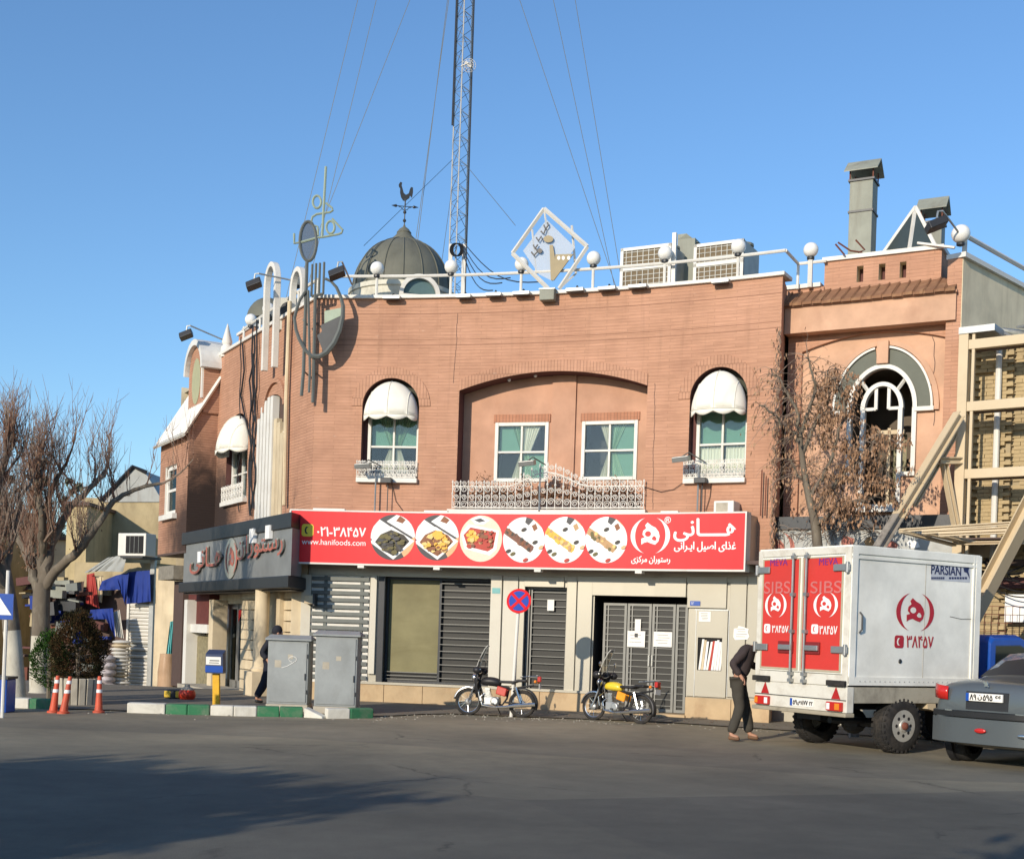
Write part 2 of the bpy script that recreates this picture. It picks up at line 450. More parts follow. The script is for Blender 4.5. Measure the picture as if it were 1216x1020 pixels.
def lettering(F, o, s, p0, p1, m, parent, name="lettering", bold=0.0, flip=False, thick=0.0, raw=None):
    """text fitted between photo points p0 (top left) and p1 (bottom right) of plane F"""
    v, f = text_body(s)
    xs = [a[0] for a in v]; ys = [a[1] for a in v]
    x0, x1, y0, y1 = min(xs), max(xs), min(ys), max(ys)
    if raw: s0, zt, s1, zb = raw
    else:
        s0, za = F.inv(*p0, o); s1, zb_ = F.inv(*p1, o)
        zt = (za + F.inv(p1[0], p0[1], o)[1]) / 2; zb = (zb_ + F.inv(p0[0], p1[1], o)[1]) / 2
    mb = MB(F.T())
    k = 0
    offs = [(0, 0)] if not bold else [(0, 0), (bold, 0), (-bold, 0), (0, bold * .7), (0, -bold * .7)]
    for dx, dz in offs:
        oo = o + 0.0006 * k; k += 1
        pts = [(s0 + (a[0] - x0) / (x1 - x0) * (s1 - s0) + dx, oo, zb + (a[1] - y0) / (y1 - y0) * (zt - zb) + dz) for a in v]
        mb.add(pts, f)
        if thick: mb.add([(p[0], p[1] - thick, p[2]) for p in pts], f)
    return mb.build(name, m, parent)
FA = lambda s: s[::-1]
# ---------------------------------------------------------------- setting: ground
def ground_mat():
    m, t, p = nt("asphalt"); v = coords(t, 'Object')
    n1 = noise(t, v, 0.22, 8, 0.6, 0.5); n2 = noise(t, v, 90, 3, 0.7); n3 = noise(t, v, 2.2, 9, 0.75)
    c = mix(t, ramp(t, n1.outputs[0], [(0.38, (0, 0, 0)), (0.62, (1, 1, 1))]).outputs[0], (0.116, 0.110, 0.088), (0.162, 0.152, 0.120))
    c = mix(t, 0.55, c, ramp(t, n3.outputs[0], [(0.3, (0.70, 0.70, 0.70)), (0.7, (1.2, 1.19, 1.17))]).outputs[0], 'MULTIPLY')
    c = mix(t, 0.55, c, ramp(t, n2.outputs[0], [(0.3, (0.55, 0.55, 0.55)), (0.75, (1.5, 1.5, 1.5))]).outputs[0], 'MULTIPLY')
    # a paler worn band nearer the pavement, tyre polished darker band in front of it
    w = t.nodes.new("ShaderNodeSeparateXYZ"); lk(t, v, w.inputs[0])
    ad = t.nodes.new("ShaderNodeMath"); ad.operation = 'MULTIPLY_ADD'; lk(t, n1.outputs[0], ad.inputs[0]); ad.inputs[1].default_value = 5.0; lk(t, w.outputs[1], ad.inputs[2])
    mr = t.nodes.new("ShaderNodeMapRange"); mr.inputs[1].default_value = 16.0; mr.inputs[2].default_value = 24.5; lk(t, ad.outputs[0], mr.inputs[0])
    c = mix(t, mr.outputs[0], c, mix(t, 1.0, c, (2.6, 2.35, 1.95), 'MULTIPLY'))
    # repaired strips with their own tone and edge
    vp = t.nodes.new("ShaderNodeTexVoronoi"); vp.inputs['Scale'].default_value = 0.16; mv = t.nodes.new("ShaderNodeMapping"); mv.inputs['Scale'].default_value = (.45, 1.3, 1); mv.inputs['Rotation'].default_value = (0, 0, -.35)
    lk(t, mix(t, 0.12, v, n1.outputs[1], 'ADD'), mv.inputs[0]); lk(t, mv.outputs[0], vp.inputs[0]); sv = t.nodes.new("ShaderNodeSeparateXYZ"); lk(t, vp.outputs['Color'], sv.inputs[0])
    c = mix(t, 1.0, c, ramp(t, sv.outputs[0], [(0.2, (0.84, 0.85, 0.88)), (0.8, (1.12, 1.11, 1.08))]).outputs[0], 'MULTIPLY')
    no = noise(t, v, 0.35, 6, .7, .8); c = mix(t, ramp(t, no.outputs[0], [(0.66, (0, 0, 0)), (0.74, (.6,) * 3)]).outputs[0], c, (0.035, 0.033, 0.03))
    # patched area with a sharp edge
    vo = t.nodes.new("ShaderNodeTexVoronoi"); vo.feature = 'DISTANCE_TO_EDGE'; vo.inputs['Scale'].default_value = 0.22
    nv = mix(t, 0.5, v, n3.outputs[1], 'ADD'); lk(t, nv, vo.inputs[0])
    r = ramp(t, vo.outputs[0], [(0.0, (1, 1, 1)), (0.006, (0, 0, 0))])
    n5 = noise(t, v, 0.5, 3); r5 = ramp(t, n5.outputs[0], [(0.5, (0, 0, 0)), (0.6, (0.7,) * 3)])
    f = mix(t, 1.0, r.outputs[0], r5.outputs[0], 'MULTIPLY')
    c = mix(t, f, c, (0.03, 0.029, 0.027))
    lk(t, c, p.inputs['Base Color']); p.inputs['Roughness'].default_value = 0.86; p.inputs['Specular IOR Level'].default_value = 0.25
    hb = mix(t, 0.3, n2.outputs[0], n3.outputs[0]); bump(t, p, hb, 0.55, 0.02)
    return m
M_asph = ground_mat()
def grid_sheet(name, xs, ys, zf, m, inside=None):
    mb = MB(); nx = len(xs); P = [(x, y, zf(x, y)) for y in ys for x in xs]
    F = []
    for j in range(len(ys) - 1):
        for i in range(nx - 1):
            if inside and not inside((xs[i] + xs[i + 1]) / 2, (ys[j] + ys[j + 1]) / 2): continue
            F.append((j * nx + i, j * nx + i + 1, (j + 1) * nx + i + 1, (j + 1) * nx + i))
    mb.add(P, F); return mb.build(name, m, None, smooth=True)
def frange(a, b, n): return [a + (b - a) * i / n for i in range(n + 1)]
gxs = [-400, -150, -60] + frange(-30, 20, 50) + [60, 150, 400]
gys = [-300, -80, -20] + frange(0, 50, 50) + [80, 200, 600]
road = struct(grid_sheet("road", gxs, gys, gz, M_asph))
pave_m = mat("pavement_concrete", (0.19, 0.165, 0.125), 0.92, var=0.2, scale=2.0, dirt=0.4, bm=0.3)
def kerb_y(x):      # front edge of the pavement, as a function of x
    pts = [(-30, 22.4), (-6.2, 21.95), (-2.2, 22.6), (-1.2, 24.0), (3.0, 23.6), (6.0, 22.0), (12, 19.6), (30, 12)]
    for (a, b), (c, d) in zip(pts, pts[1:]):
        if x <= c: return b + (d - b) * (x - a) / (c - a)
    return pts[-1][1]
mbp = MB(); pxs = frange(-30, 14, 88); rows = 40
P = []; F = []
for j in range(rows + 1):
    for x in pxs:
        y0 = kerb_y(x); y = y0 + (52 - y0) * (j / rows) ** 1.3
        P.append((x, y, gz(x, y) + 0.02))
for j in range(rows):
    for i in range(len(pxs) - 1):
        a = j * len(pxs) + i; F.append((a, a + 1, a + len(pxs) + 1, a + len(pxs)))
mbp.add(P, F); struct(mbp.build("pavement", pave_m))

# kerb: painted stones, each one a piece
kg = mat("kerb_green", (0.035, 0.17, 0.075), 0.8, var=0.15, dirt=0.5, dirtcol=(0.25, 0.23, 0.18), scale=7)
kw = mat("kerb_white", (0.62, 0.60, 0.52), 0.8, var=0.1, dirt=0.5, dirtcol=(0.28, 0.25, 0.19), scale=7)
kerb = bpy.data.objects.new("kerb", None); COL.objects.link(kerb); kerb.location = (-5, 22, 0); WM["kerb"] = Matrix.Translation((-5, 22, 0)); struct(kerb)
def kstone(p, q, m, h=0.17, drop=False):
    d = Vector((q[0] - p[0], q[1] - p[1])); L = d.length; F_ = Flat(p, d, 1)
    h1 = 0.03 if drop else h
    mb = MB(F_.T()); a, b = 0.006, L - 0.006
    pts = [(a, 0, -.02), (a, 0.0, h), (a, -.16, h + .01), (a, -.16, -.02), (b, 0, -.02), (b, 0, h1), (b, -.16, h1 + .01), (b, -.16, -.02)]
    mb.add(pts, [(0, 1, 5, 4), (1, 2, 6, 5), (2, 3, 7, 6), (0, 3, 2, 1), (4, 5, 6, 7)])
    o = mb.build("kerb_stone", m, kerb, bevel=0.02); return o
def ongr(px, py):
    x, y = rel(px, py); Y = EYE * FPX / y; return (x / FPX * Y, Y)
kseq = [(150, 846, 'w'), (196, 847.5, 'g'), (222, 848.5, 'g'), (249, 849, 'w'), (277, 850, 'w'), (305, 850.5, 'g'), (332, 851, 'g'), (360, 851.5, 'W')]
ends = [ongr(x, y) for x, y, c in kseq] + [ongr(383, 853)]
for i, (x, y, c) in enumerate(kseq): kstone(ends[i], ends[i + 1], kw if c in 'wW' else kg, drop=(c == 'W'))
e2 = [ongr(388, 853), ongr(416, 853), ongr(444, 852.5)]
kstone(e2[0], e2[1], kw); kstone(e2[1], e2[2], kg)
e3 = [ongr(-60, 838), ongr(-25, 839), ongr(8, 840), ongr(34, 841), ongr(62, 842)]
for i, c in enumerate("wgwg"): kstone(e3[i], e3[i + 1], kw if c == 'w' else kg)
# loose gravel and crumbs along the gutter
gm = MB(); rg = random.Random(3)
for i in range(330):
    x = rg.uniform(-7, 9) if i % 3 else rg.uniform(-3, 2); y = kerb_y(x) - abs(rg.gauss(0.1, 0.6)); r = rg.uniform(.006, .022)
    if i > 330: x = rg.uniform(-8, 8); y = rg.uniform(9, 22)
    gm.add([(x + r, y, .002), (x - r, y + r, .002), (x - r * .6, y - r, .002), (x, y, r * 1.1)], [(0, 1, 3), (1, 2, 3), (2, 0, 3)])
gv = gm.build("loose_gravel", M_conc, None, kind="stuff"); tag(gv, "small crumbs of gravel scattered along the gutter", "gravel")

# ---------------------------------------------------------------- main building
def Rc(F, px0, py0, px1, py1, o=0.0):
    """photo rectangle on plane F -> s0, s1, z0, z1"""
    ym = (py0 + py1) / 2; xm = (px0 + px1) / 2
    s0 = F.inv(px0, ym, o)[0]; s1 = F.inv(px1, ym, o)[0]
    z1 = F.inv(xm, py0, o)[1]; z0 = F.inv(xm, py1, o)[1]
    return min(s0, s1), max(s0, s1), z0, z1
def wall(mb, rv, F, s0, s1, z0, z1, ops, o=0.0, depth=0.3, step=0.4):
    """front sheet with openings into mb, reveals into rv"""
    bp = set(frange(s0, s1, max(1, int((s1 - s0) / step))))
    for op in ops:
        a, b = op['s']
        if callable(op['hi']):
            for i in range(25): bp.add((a + b) / 2 - (b - a) / 2 * cos(pi * i / 24))
        bp.add(a); bp.add(b)
    bp = sorted(x for x in bp if s0 - 1e-6 <= x <= s1 + 1e-6)
    g = lambda f, x: f(x) if callable(f) else f
    for a, b in zip(bp, bp[1:]):
        if b - a < 1e-5: continue
        m = (a + b) / 2; ca, cb = z0, z0
        for op in sorted([q for q in ops if q['s'][0] < m < q['s'][1]], key=lambda q: g(q['lo'], m)):
            la, lb, ha, hb = g(op['lo'], a), g(op['lo'], b), g(op['hi'], a), g(op['hi'], b)
            if la > ca + 1e-4: mb.add([(a, o, ca), (b, o, cb), (b, o, lb), (a, o, la)], [(0, 1, 2, 3)])
            d = op.get('d', depth)
            rv.add([(a, o, ha), (b, o, hb), (b, o - d, hb), (a, o - d, ha)], [(0, 1, 2, 3)])
            rv.add([(a, o, la), (b, o, lb), (b, o - d, lb), (a, o - d, la)], [(0, 1, 2, 3)])
            ca, cb = ha, hb
        mb.add([(a, o, ca), (b, o, cb), (b, o, z1), (a, o, z1)], [(0, 1, 2, 3)])
    for op in ops:
        d = op.get('d', depth)
        for a in op['s']:
            la, ha = g(op['lo'], a), g(op['hi'], a)
            rv.add([(a, o, la), (a, o, ha), (a, o - d, ha), (a, o - d, la)], [(0, 1, 2, 3)])
def archhi(a, b, spring, rise):
    c = (a + b) / 2; r = (b - a) / 2
    return lambda s: spring + rise * sqrt(max(0.0, 1 - ((s - c) / r) ** 2))
def ring(mb, F, a, b, spring, rise, w, o, n=28, t=0.02):
    c = (a + b) / 2; r = (b - a) / 2
    for i in range(n):
        q = []
        for k in (i, i + 1):
            an = pi - pi * k / n
            q.append(((c + r * cos(an)), spring + rise * sin(an), c + (r + w) * cos(an), spring + (rise + w) * sin(an)))
        g = 0.0
        mb.add([(q[0][0], o + t, q[0][1]), (q[0][2], o + t, q[0][3]), (q[1][2], o + t, q[1][3]), (q[1][0], o + t, q[1][1]),
                (q[0][0], o, q[0][1]), (q[0][2], o, q[0][3]), (q[1][2], o, q[1][3]), (q[1][0], o, q[1][1])],
               [(0, 1, 2, 3), (1, 5, 6, 2), (0, 4, 7, 3), (0, 1, 5, 4)])

B = thing("restaurant_building", "two storey pinkish brick restaurant building with curved front and roof dome", "building", (0, 27, 0))
fw = MB(FR.T()); rv = MB(FR.T())
# openings of the curved front
aL = Rc(FR, 429.5, 449, 497, 568); aR = Rc(FR, 818.5, 436, 887, 568)
rc = Rc(FR, 543.5, 441, 767, 606); rcs = (FR.inv(544.8, 464)[1] + FR.inv(768, 458)[1]) / 2
w1 = Rc(FR, 456, 686, 581.5, 812); w2 = Rc(FR, 622.5, 697, 671.5, 819); dr = Rc(FR, 704, 708, 816.5, 845)
spL = aL[3] - 0.60; spR = aR[3] - 0.60
ops = [dict(s=(aL[0], aL[1]), lo=aL[2], hi=archhi(aL[0], aL[1], spL, 0.60), d=0.32),
       dict(s=(aR[0], aR[1]), lo=aR[2], hi=archhi(aR[0], aR[1], spR, 0.60), d=0.32),
       dict(s=(rc[0], rc[1]), lo=rc[2], hi=(lambda s: rcs + (rc[3] - rcs) * (1 - (2 * (s - (rc[0] + rc[1]) / 2) / (rc[1] - rc[0])) ** 2)), d=0.50),
       dict(s=(w1[0], w1[1]), lo=w1[2], hi=w1[3], d=0.4), dict(s=(w2[0], w2[1]), lo=w2[2], hi=w2[3], d=0.25),
       dict(s=(dr[0], dr[1]), lo=0.0, hi=dr[3], d=0.5)]
GZ = 2.95     # top of the ground floor cladding, behind the signboard
wall(fw, rv, FR, 0, FR.L, 3.05, TOP, ops[:3])
fl0 = MB(FR.T()); rv0 = MB(FR.T()); wall(fl0, rv0, FR, 0, FR.L, 0.0, 3.05, ops[3:])
fl0.build("ground_floor_wall", M_panel, B); rv0.build("opening_reveal", M_dark, B)
wall_o = fw.build("wall", M_brick, B)
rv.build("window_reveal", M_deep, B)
# end return of the curved front, facing right
er = MB(); q0 = FR.P(FR.L, 0, 0); q1 = RT.P(-0.45, 0, 0)
fe = Flat((q0.x, q0.y), (q1.x - q0.x, q1.y - q0.y), 1); LR = (Vector((q1.x, q1.y)) - Vector((q0.x, q0.y))).length
er = MB(Flat((q0.x, q0.y), (0.30, 0.95), 1).T()); er.box(0, 0.9, -0.02, 0.0, 0, TOP)
er.build("wall", M_brick, B)
# soldier courses round the arches
rg_ = MB(FR.T())
ring(rg_, FR, aL[0], aL[1], spL, 0.60, 0.24, 0); ring(rg_, FR, aR[0], aR[1], spR, 0.60, 0.24, 0)
hi = ops[2]['hi']
for i in range(40):
    a = rc[0] - .0 + (rc[1] - rc[0]) * i / 40; b = rc[0] + (rc[1] - rc[0]) * (i + 1) / 40
    rg_.add([(a, .02, hi(a)), (b, .02, hi(b)), (b, .02, hi(b) + .24), (a, .02, hi(a) + .24), (a, 0, hi(a) + .24), (b, 0, hi(b) + .24)], [(0, 1, 2, 3), (2, 3, 4, 5)])
rg_.build("arch_course", M_ring, B)
# movement joints scored in the brick
jm = MB(FR.T())
for py in (372, 397):
    pass
for z in (TOP - 0.33, TOP - 0.88, TOP - 1.0): jm.box(0.02, FR.L, 0.0, 0.003, z, z + 0.010, 30)
jm.build("wall_joint", mat("joint_brown", (.25, .13, .085), .9, bm=0), B)
cj = MB(FR.T()); rr = random.Random(5)
for (px, y0, y1) in ((541, 372, 455), (780, 455, 605)):
    cj = MB(FR.T())
    s = FR.inv(px, y0)[0]; z0 = FR.inv(px, y1)[1]; z1 = FR.inv(px, y0)[1]; z = z0
    while z < z1:
        cj.box(s, s + .01, 0, .004, z, min(z1, z + .14)); z += .14; s += rr.uniform(-.012, .012)
    cj.build("wall_crack", M_soffit, B)
# coping
cp = MB(FR.T()); cp.box(-0.05, FR.L + .05, -0.45, 0.07, TOP, TOP + 0.075, 30); cp.build("coping", M_white, B, bevel=0.01)

# ---- windows
def pane_window(F, s0, s1, z0, z1, o, cols, rows, parent, fw_=0.07, bar=0.045, glass=None, arch=None, midf=0.5):
    fr = MB(F.T())
    fr.box(s0, s0 + fw_, o - .05, o + .05, z0, z1); fr.box(s1 - fw_, s1, o - .05, o + .05, z0, z1)
    fr.box(s0 + fw_, s1 - fw_, o - .048, o + .048, z0, z0 + fw_); fr.box(s0 + fw_, s1 - fw_, o - .048, o + .048, z1 - fw_, z1)
    xs = [s0 + fw_ + (s1 - s0 - 2 * fw_) * i / cols for i in range(cols + 1)]
    zs = [z0 + fw_] + [z0 + (z1 - z0) * midf] * (rows == 2) + [z1 - fw_]
    for x in xs[1:-1]: fr.box(x - bar / 2, x + bar / 2, o - .03, o + .035, z0 + fw_, z1 - fw_)
    for z in zs[1:-1]: fr.box(s0 + fw_, s1 - fw_, o - .028, o + .033, z - bar / 2, z + bar / 2)
    f = fr.build("window_frame", M_white, parent, bevel=0.008)
    for i in range(cols):
        for j in range(len(zs) - 1):
            g = MB(F.T()); g.box(xs[i], xs[i + 1], o - .012, o - .004, zs[j], zs[j + 1]); g.build("pane", glass or M_glass, f)
    return f
def curtain(F, pts, o, parent, m=None):
    """a hanging cloth: polygon given left and right edges at heights, pleated"""
    mb = MB(F.T()); n = 22; P = []; Fc = []
    for (z, a, b) in pts:
        for i in range(n + 1):
            t = i / n; P.append((a + (b - a) * t, o + 0.022 * sin(t * n * 1.9) , z))
    for j in range(len(pts) - 1):
        for i in range(n):
            Fc.append((j * (n + 1) + i, j * (n + 1) + i + 1, (j + 1) * (n + 1) + i + 1, (j + 1) * (n + 1) + i))
    mb.add(P, Fc); return mb.build("curtain", m or M_curt, parent, smooth=True)
def dome_awning(F, s0, s1, z0, zt, o, out, parent):
    """quarter dome awning in an arched opening, scalloped valance"""
    c = (s0 + s1) / 2; r = (s1 - s0) / 2; mb = MB(F.T()); nu, nv = 24, 8; P = []; Fc = []
    for j in range(nv + 1):
        b = (pi / 2) * j / nv
        for i in range(nu + 1):
            a = pi * i / nu
            seg = abs(math.fmod(i / nu * 4, 1.0) - .5) * 2
            k = 1.0 - 0.025 * (1 - seg) * sin(b)
            P.append((c - r * cos(a) * (1 - (1 - cos(b)) * 0.0) * 1.0 * (cos(b) if 0 else 1) * (1 - 0.10 * (j / nv) * 0), o + out * sin(b) * sin(a) ** .8 * k, z0 + (zt - z0) * sin(a) * cos(b) * k))
    for j in range(nv):
        for i in range(nu): Fc.append((j * (nu + 1) + i, j * (nu + 1) + i + 1, (j + 1) * (nu + 1) + i + 1, (j + 1) * (nu + 1) + i))
    mb.add(P, Fc)
    # valance
    P = []; Fc = []; n = 48
    for i in range(n + 1):
        a = pi * i / n; w = abs(sin(i / n * pi * 4)) * 0.07 + 0.05
        x = c - r * cos(a); y = o + out * sin(a) ** .8
        P += [(x, y, z0), (x, y + .005, z0 - w)]
    for i in range(n): Fc.append((2 * i, 2 * i + 1, 2 * i + 3, 2 * i + 2))
    mb.add(P, Fc)
    aw = mb.build("awning", M_fabric, parent, smooth=True)
    md = aw.modifiers.new("thickness", 'SOLIDIFY'); md.thickness = 0.006
    sm_ = MB(F.T())
    for i in (6, 12, 18):
        a = pi * i / nu
        sm_.tube([(c - r * cos(a), o + out * sin(pi / 2 * j / 8) * sin(a) ** .8 + .004, z0 + (zt - z0) * sin(a) * cos(pi / 2 * j / 8) + .004) for j in range(9)], .008, 4)
    sm_.tube([(c - r * cos(pi * i / 24), o + out * sin(pi * i / 24) ** .8 + .006, z0) for i in range(25)], .010, 4)
    sm_.build("seam", M_curt, aw)
    return aw
def interior(F, s0, s1, z0, z1, o, parent, d=0.5):
    mb = MB(F.T()); mb.add([(s0, o, z0), (s1, o, z0), (s1, o, z1), (s0, o, z1), (s0, o - d, z0), (s1, o - d, z0), (s1, o - d, z1), (s0, o - d, z1)],
                           [(4, 5, 6, 7), (0, 1, 5, 4), (3, 2, 6, 7), (0, 3, 7, 4), (1, 2, 6, 5)])
    return mb.build("dark_interior", M_interior, parent)
def scroll_rail(F, s0, s1, z0, hfun, o, parent, step=0.14, r=0.010, dense=True):
    """white wrought iron rail: verticals, finials, scrolls"""
    mb = MB(F.T()); n = max(2, int((s1 - s0) / step)); H0 = hfun(s0)
    for k in (0.02, ): mb.tube([(s0 + (s1 - s0) * i / 8, o, z0 + k) for i in range(9)], .014, 4)
    mb.tube([(s0 + (s1 - s0) * i / 30, o, z0 + hfun(s0 + (s1 - s0) * i / 30) * .80) for i in range(31)], .012, 4)
    rnd = random.Random(11)
    for i in range(n + 1):
        s = s0 + (s1 - s0) * i / n; h = hfun(s)
        mb.tube([(s, o, z0), (s, o, z0 + h * .93)], r, 4)
        mb.tube([(s, o, z0 + h * .90), (s, o, z0 + h * .96), (s, o, z0 + h * 1.04)], [.004, .022, .001], 4)
        mb.tube([(s, o, z0 + h * .50), (s, o, z0 + h * .54), (s, o, z0 + h * .58)], [.008, .024, .008], 4)
        if i < n:
            w = (s1 - s0) / n
            for (cz, rad, sg) in ((.16, .36, 1), (.40, .30, -1), (.70, .38, 1), (.90, .26, -1)):
                c = s + w / 2; pts = []
                for k in range(15):
                    an = k / 14 * 3.3 * pi; rr_ = w * rad * 1.25 * (1 - k / 18)
                    pts.append((c + sg * rr_ * cos(an), o + .006, z0 + h * cz + rr_ * sin(an)))
                mb.tube(pts, r * .75, 4, cap=False)
    return mb.build("balcony_rail", M_iron, parent)

# arched windows with dome awnings
for k, (a, sp) in enumerate(((aL, spL), (aR, spR))):
    s0, s1, z0, z1 = a
    oW = -0.22; wtop = z0 + 1.42
    inset = 0.10
    fo = pane_window(FR, s0 + inset, s1 - .01, z0 + .06, wtop, oW, 2, 2, B, midf=0.47)
    hd = MB(FR.T()); hd.box(s0, s0 + inset, oW - .05, oW + .02, z0, z1 - .1); hd.build("shaded_jamb_strip", M_deep, B)  # dark strip on the left only, imitating the shaded reveal
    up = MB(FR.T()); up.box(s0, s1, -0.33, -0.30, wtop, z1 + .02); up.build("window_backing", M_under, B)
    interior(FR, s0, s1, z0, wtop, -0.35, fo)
    zb = z0 + 1.42 * .47
    bl = MB(FR.T()); bl.box(s0, s1, -0.335, -0.33, zb + .02, wtop); bl.build("blind", M_blind, fo)
    c = (s0 + .10 + s1) / 2; h = (s1 - s0) / 2
    if k == 0:
        curtain(FR, [(z0, c - h * .62, c - .02), (zb - .3, c - h * .38, c - .02), (zb, c - h * .20, c - .02)], -0.30, fo)
        curtain(FR, [(z0, c + .02, c + h * .62), (zb - .3, c + .02, c + h * .38), (zb, c + .02, c + h * .20)], -0.30, fo)
        tq = mat("pale_green_cloth", (0.36, 0.52, 0.36), 0.9, bm=0)
        curtain(FR, [(zb, c - h * .15, c - .02), (wtop - .05, c - h * .6, c - .02)], -0.31, fo, tq)
        curtain(FR, [(zb, c + .02, c + h * .15), (wtop - .05, c + .02, c + h * .6)], -0.31, fo, tq)
    else:
        curtain(FR, [(z0, s0 + .16, c - .04), (zb, s0 + .16, c - .04)], -0.30, fo)
        curtain(FR, [(z0, c + .04, s1 - .03), (zb, c + .04, s1 - .03)], -0.30, fo)
    dome_awning(FR, s0 + .03, s1 - .03, z0 + 1.33, z1 - .06, -0.08, 0.42, B)
    sl = MB(FR.T()); sl.box(s0 - .07, s1 + .02, -.05, .10, z0 - .10, z0); sl.build("sill", M_white, B, bevel=.008)
    scroll_rail(FR, s0 - .06, s1 - .02, z0, lambda s: 0.36, 0.08, B, step=.115)

# the wide recess
ci = MB(FR.T()); cr_ = MB(FR.T())
sm1 = FR.inv(683, 520, -.45)[0]; smp = FR.inv(655, 520, -.45)[0]
W1 = Rc(FR, 587, 501.5, 650.5, 572, -.42); W2 = Rc(FR, 690, 499.5, 756.5, 570, -.42)
wall(ci, cr_, FR, rc[0] - .02, rc[1] + .02, rc[2] - .1, rc[3] + .05, [dict(s=(W1[0], W1[1]), lo=W1[2], hi=W1[3], d=.1), dict(s=(W2[0], W2[1]), lo=W2[2], hi=W2[3], d=.1)], o=-.45)
ci.build("recess_wall", M_stucco, B); cr_.build("window_reveal", M_stucco, B)
pl = MB(FR.T()); pl.box(smp, sm1, -.46, -.40, rc[2], rc[3] + .02, 2); pl.build("pilaster", M_stucco, B)
for (W, var_) in ((W1, 0), (W2, 1)):
    fo = pane_window(FR, W[0], W[1], W[2], W[3], -.47, 2, 2, B, fw_=.075, midf=.50)
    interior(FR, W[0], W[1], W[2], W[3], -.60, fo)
    ln = MB(FR.T()); ln.box(W[0] - .03, W[1] + .03, -.45, -.42, W[3], W[3] + .17, 2); ln.build("lintel", M_soldier, B)
    cm = (W[0] + W[1]) / 2; zm = (W[2] + W[3]) / 2; hw = (W[1] - W[0]) / 2
    pg = mat("pale_green_cloth", (0.36, 0.52, 0.36), 0.9, bm=0)
    if var_ == 0:
        mb = MB(FR.T()); mb.box(W[0], cm, -.565, -.56, zm, W[3]); mb.box(cm, W[1], -.565, -.56, W[2], zm); mb.build("blind", M_blind, fo)
        curtain(FR, [(zm, cm - hw * .05, cm), (W[3], cm - hw * .45, cm)], -.55, fo, pg)
        curtain(FR, [(zm, cm, cm + hw * .3), (W[3], cm, cm + hw * .72)], -.53, fo)
        curtain(FR, [(W[2], cm - hw * .42, cm), (zm, cm - hw * .06, cm)], -.53, fo)
        curtain(FR, [(W[2], cm, cm + hw * .55), (zm, cm, cm + hw * .22)], -.55, fo, pg)
    else:
        mb = MB(FR.T()); mb.box(cm, W[1], -.565, -.56, W[2], W[3]); mb.build("blind", M_blind, fo)
        curtain(FR, [(zm, cm - hw * .05, cm), (W[3], cm - hw * .42, cm)], -.53, fo)
        curtain(FR, [(zm, cm + hw * .0, cm + hw * .15), (W[3], cm + hw * .0, cm + hw * .6)], -.55, fo, pg)
        curtain(FR, [(W[2], cm, cm + hw * .6), (zm, cm, cm + hw * .18)], -.55, fo, pg)
        curtain(FR, [(W[2], cm - hw * .4, cm), (zm, cm - hw * .06, cm)], -.54, fo)
# little downlights under the recess arch, two round spots
dl = MB(FR.T())
for px in (601, 632): s = FR.inv(px, 450)[0]; dl = MB(FR.T()); dl.ball((s, -.25, hi(s) - .01), .04, 8, 5); dl.build("downlight", M_globe, B)
rs0, rs1 = rc[0] - .05, rc[1] + .02; zt_side = FR.inv(560, 573)[1] - rc[2]; zt_mid = FR.inv(655, 552)[1] - rc[2]
sc0 = (rs0 + rs1) / 2
def railh(s):
    t = abs(s - sc0) / 0.95
    return zt_side + (zt_mid - zt_side) * (0.5 + 0.5 * cos(pi * min(1, t)))
slab = MB(FR.T()); slab.box(rs0 - .1, rs1 + .05, -.5, .14, rc[2] - .10, rc[2], 10); slab.build("balcony_slab", M_white, B)
scroll_rail(FR, rs0, rs1, rc[2] + .02, railh, .10, B, step=.17, r=.010)
# dried plants in boxes behind the balcony rail
M_dry = mat("dry_leaves", (0.20, 0.105, 0.055), 0.9, var=0.5, scale=20, bm=0)
M_dry2 = mat("dry_leaves_dark", (0.10, 0.06, 0.045), 0.9, var=0.5, scale=20, bm=0)
def leaves(mb, pts, size, rnd, n):
    for _ in range(n):
        p = Vector(rnd.choice(pts)) + Vector([rnd.gauss(0, .06) for _ in range(3)])
        a = Vector([rnd.uniform(-1, 1) for _ in range(3)]).normalized() * size * rnd.uniform(.6, 1.3)
        b = a.cross(Vector([rnd.uniform(-1, 1) for _ in range(3)])).normalized() * size * .4
        mb.add([p - a, p + b, p + a, p - b], [(0, 1, 2, 3)])
bx = thing("planter_box", "long brown flower box of withered plants behind the white balcony railing", "planter", FR.P(sc0, rc[2] + .02, -.3))
mb = MB(FR.T()); mb.box(rs0 + .3, rs1 - .3, -.30, -.10, rc[2] + .003, rc[2] + .22, 8); mb.build("box", M_soffit, bx)
rnd = random.Random(4); mb = MB()
leaves(mb, [FR.P(rnd.uniform(rs0 + .3, rs1 - .3), rc[2] + .25 + abs(rnd.gauss(0, .15)), -.20 + rnd.gauss(0, .05)) for _ in range(260)], .035, rnd, 2600)
mb.build("dry_foliage", M_dry, bx, kind="stuff")

# ---- ground floor of the front
pn = MB(FR.T())
def panel(px0, py0, px1, py1, m=M_panel, o=0.05, name="cladding_panel", bev=.006, base=0.0):
    s0, s1, z0, z1 = Rc(FR, px0, py0, px1, py1)
    mb = MB(FR.T()); mb.box(s0 + .004, s1 - .004, base + .001, o, z0, z1, max(1, int((s1 - s0) / .5)))
    return mb.build(name, m, B, bevel=bev)
zpl = w2[2]
soff = MB(FR.T()); soff.box(-.15, FR.L, 0.0, .62, 3.03, 3.10, 20); soff.build("sign_soffit", M_soffit, B)
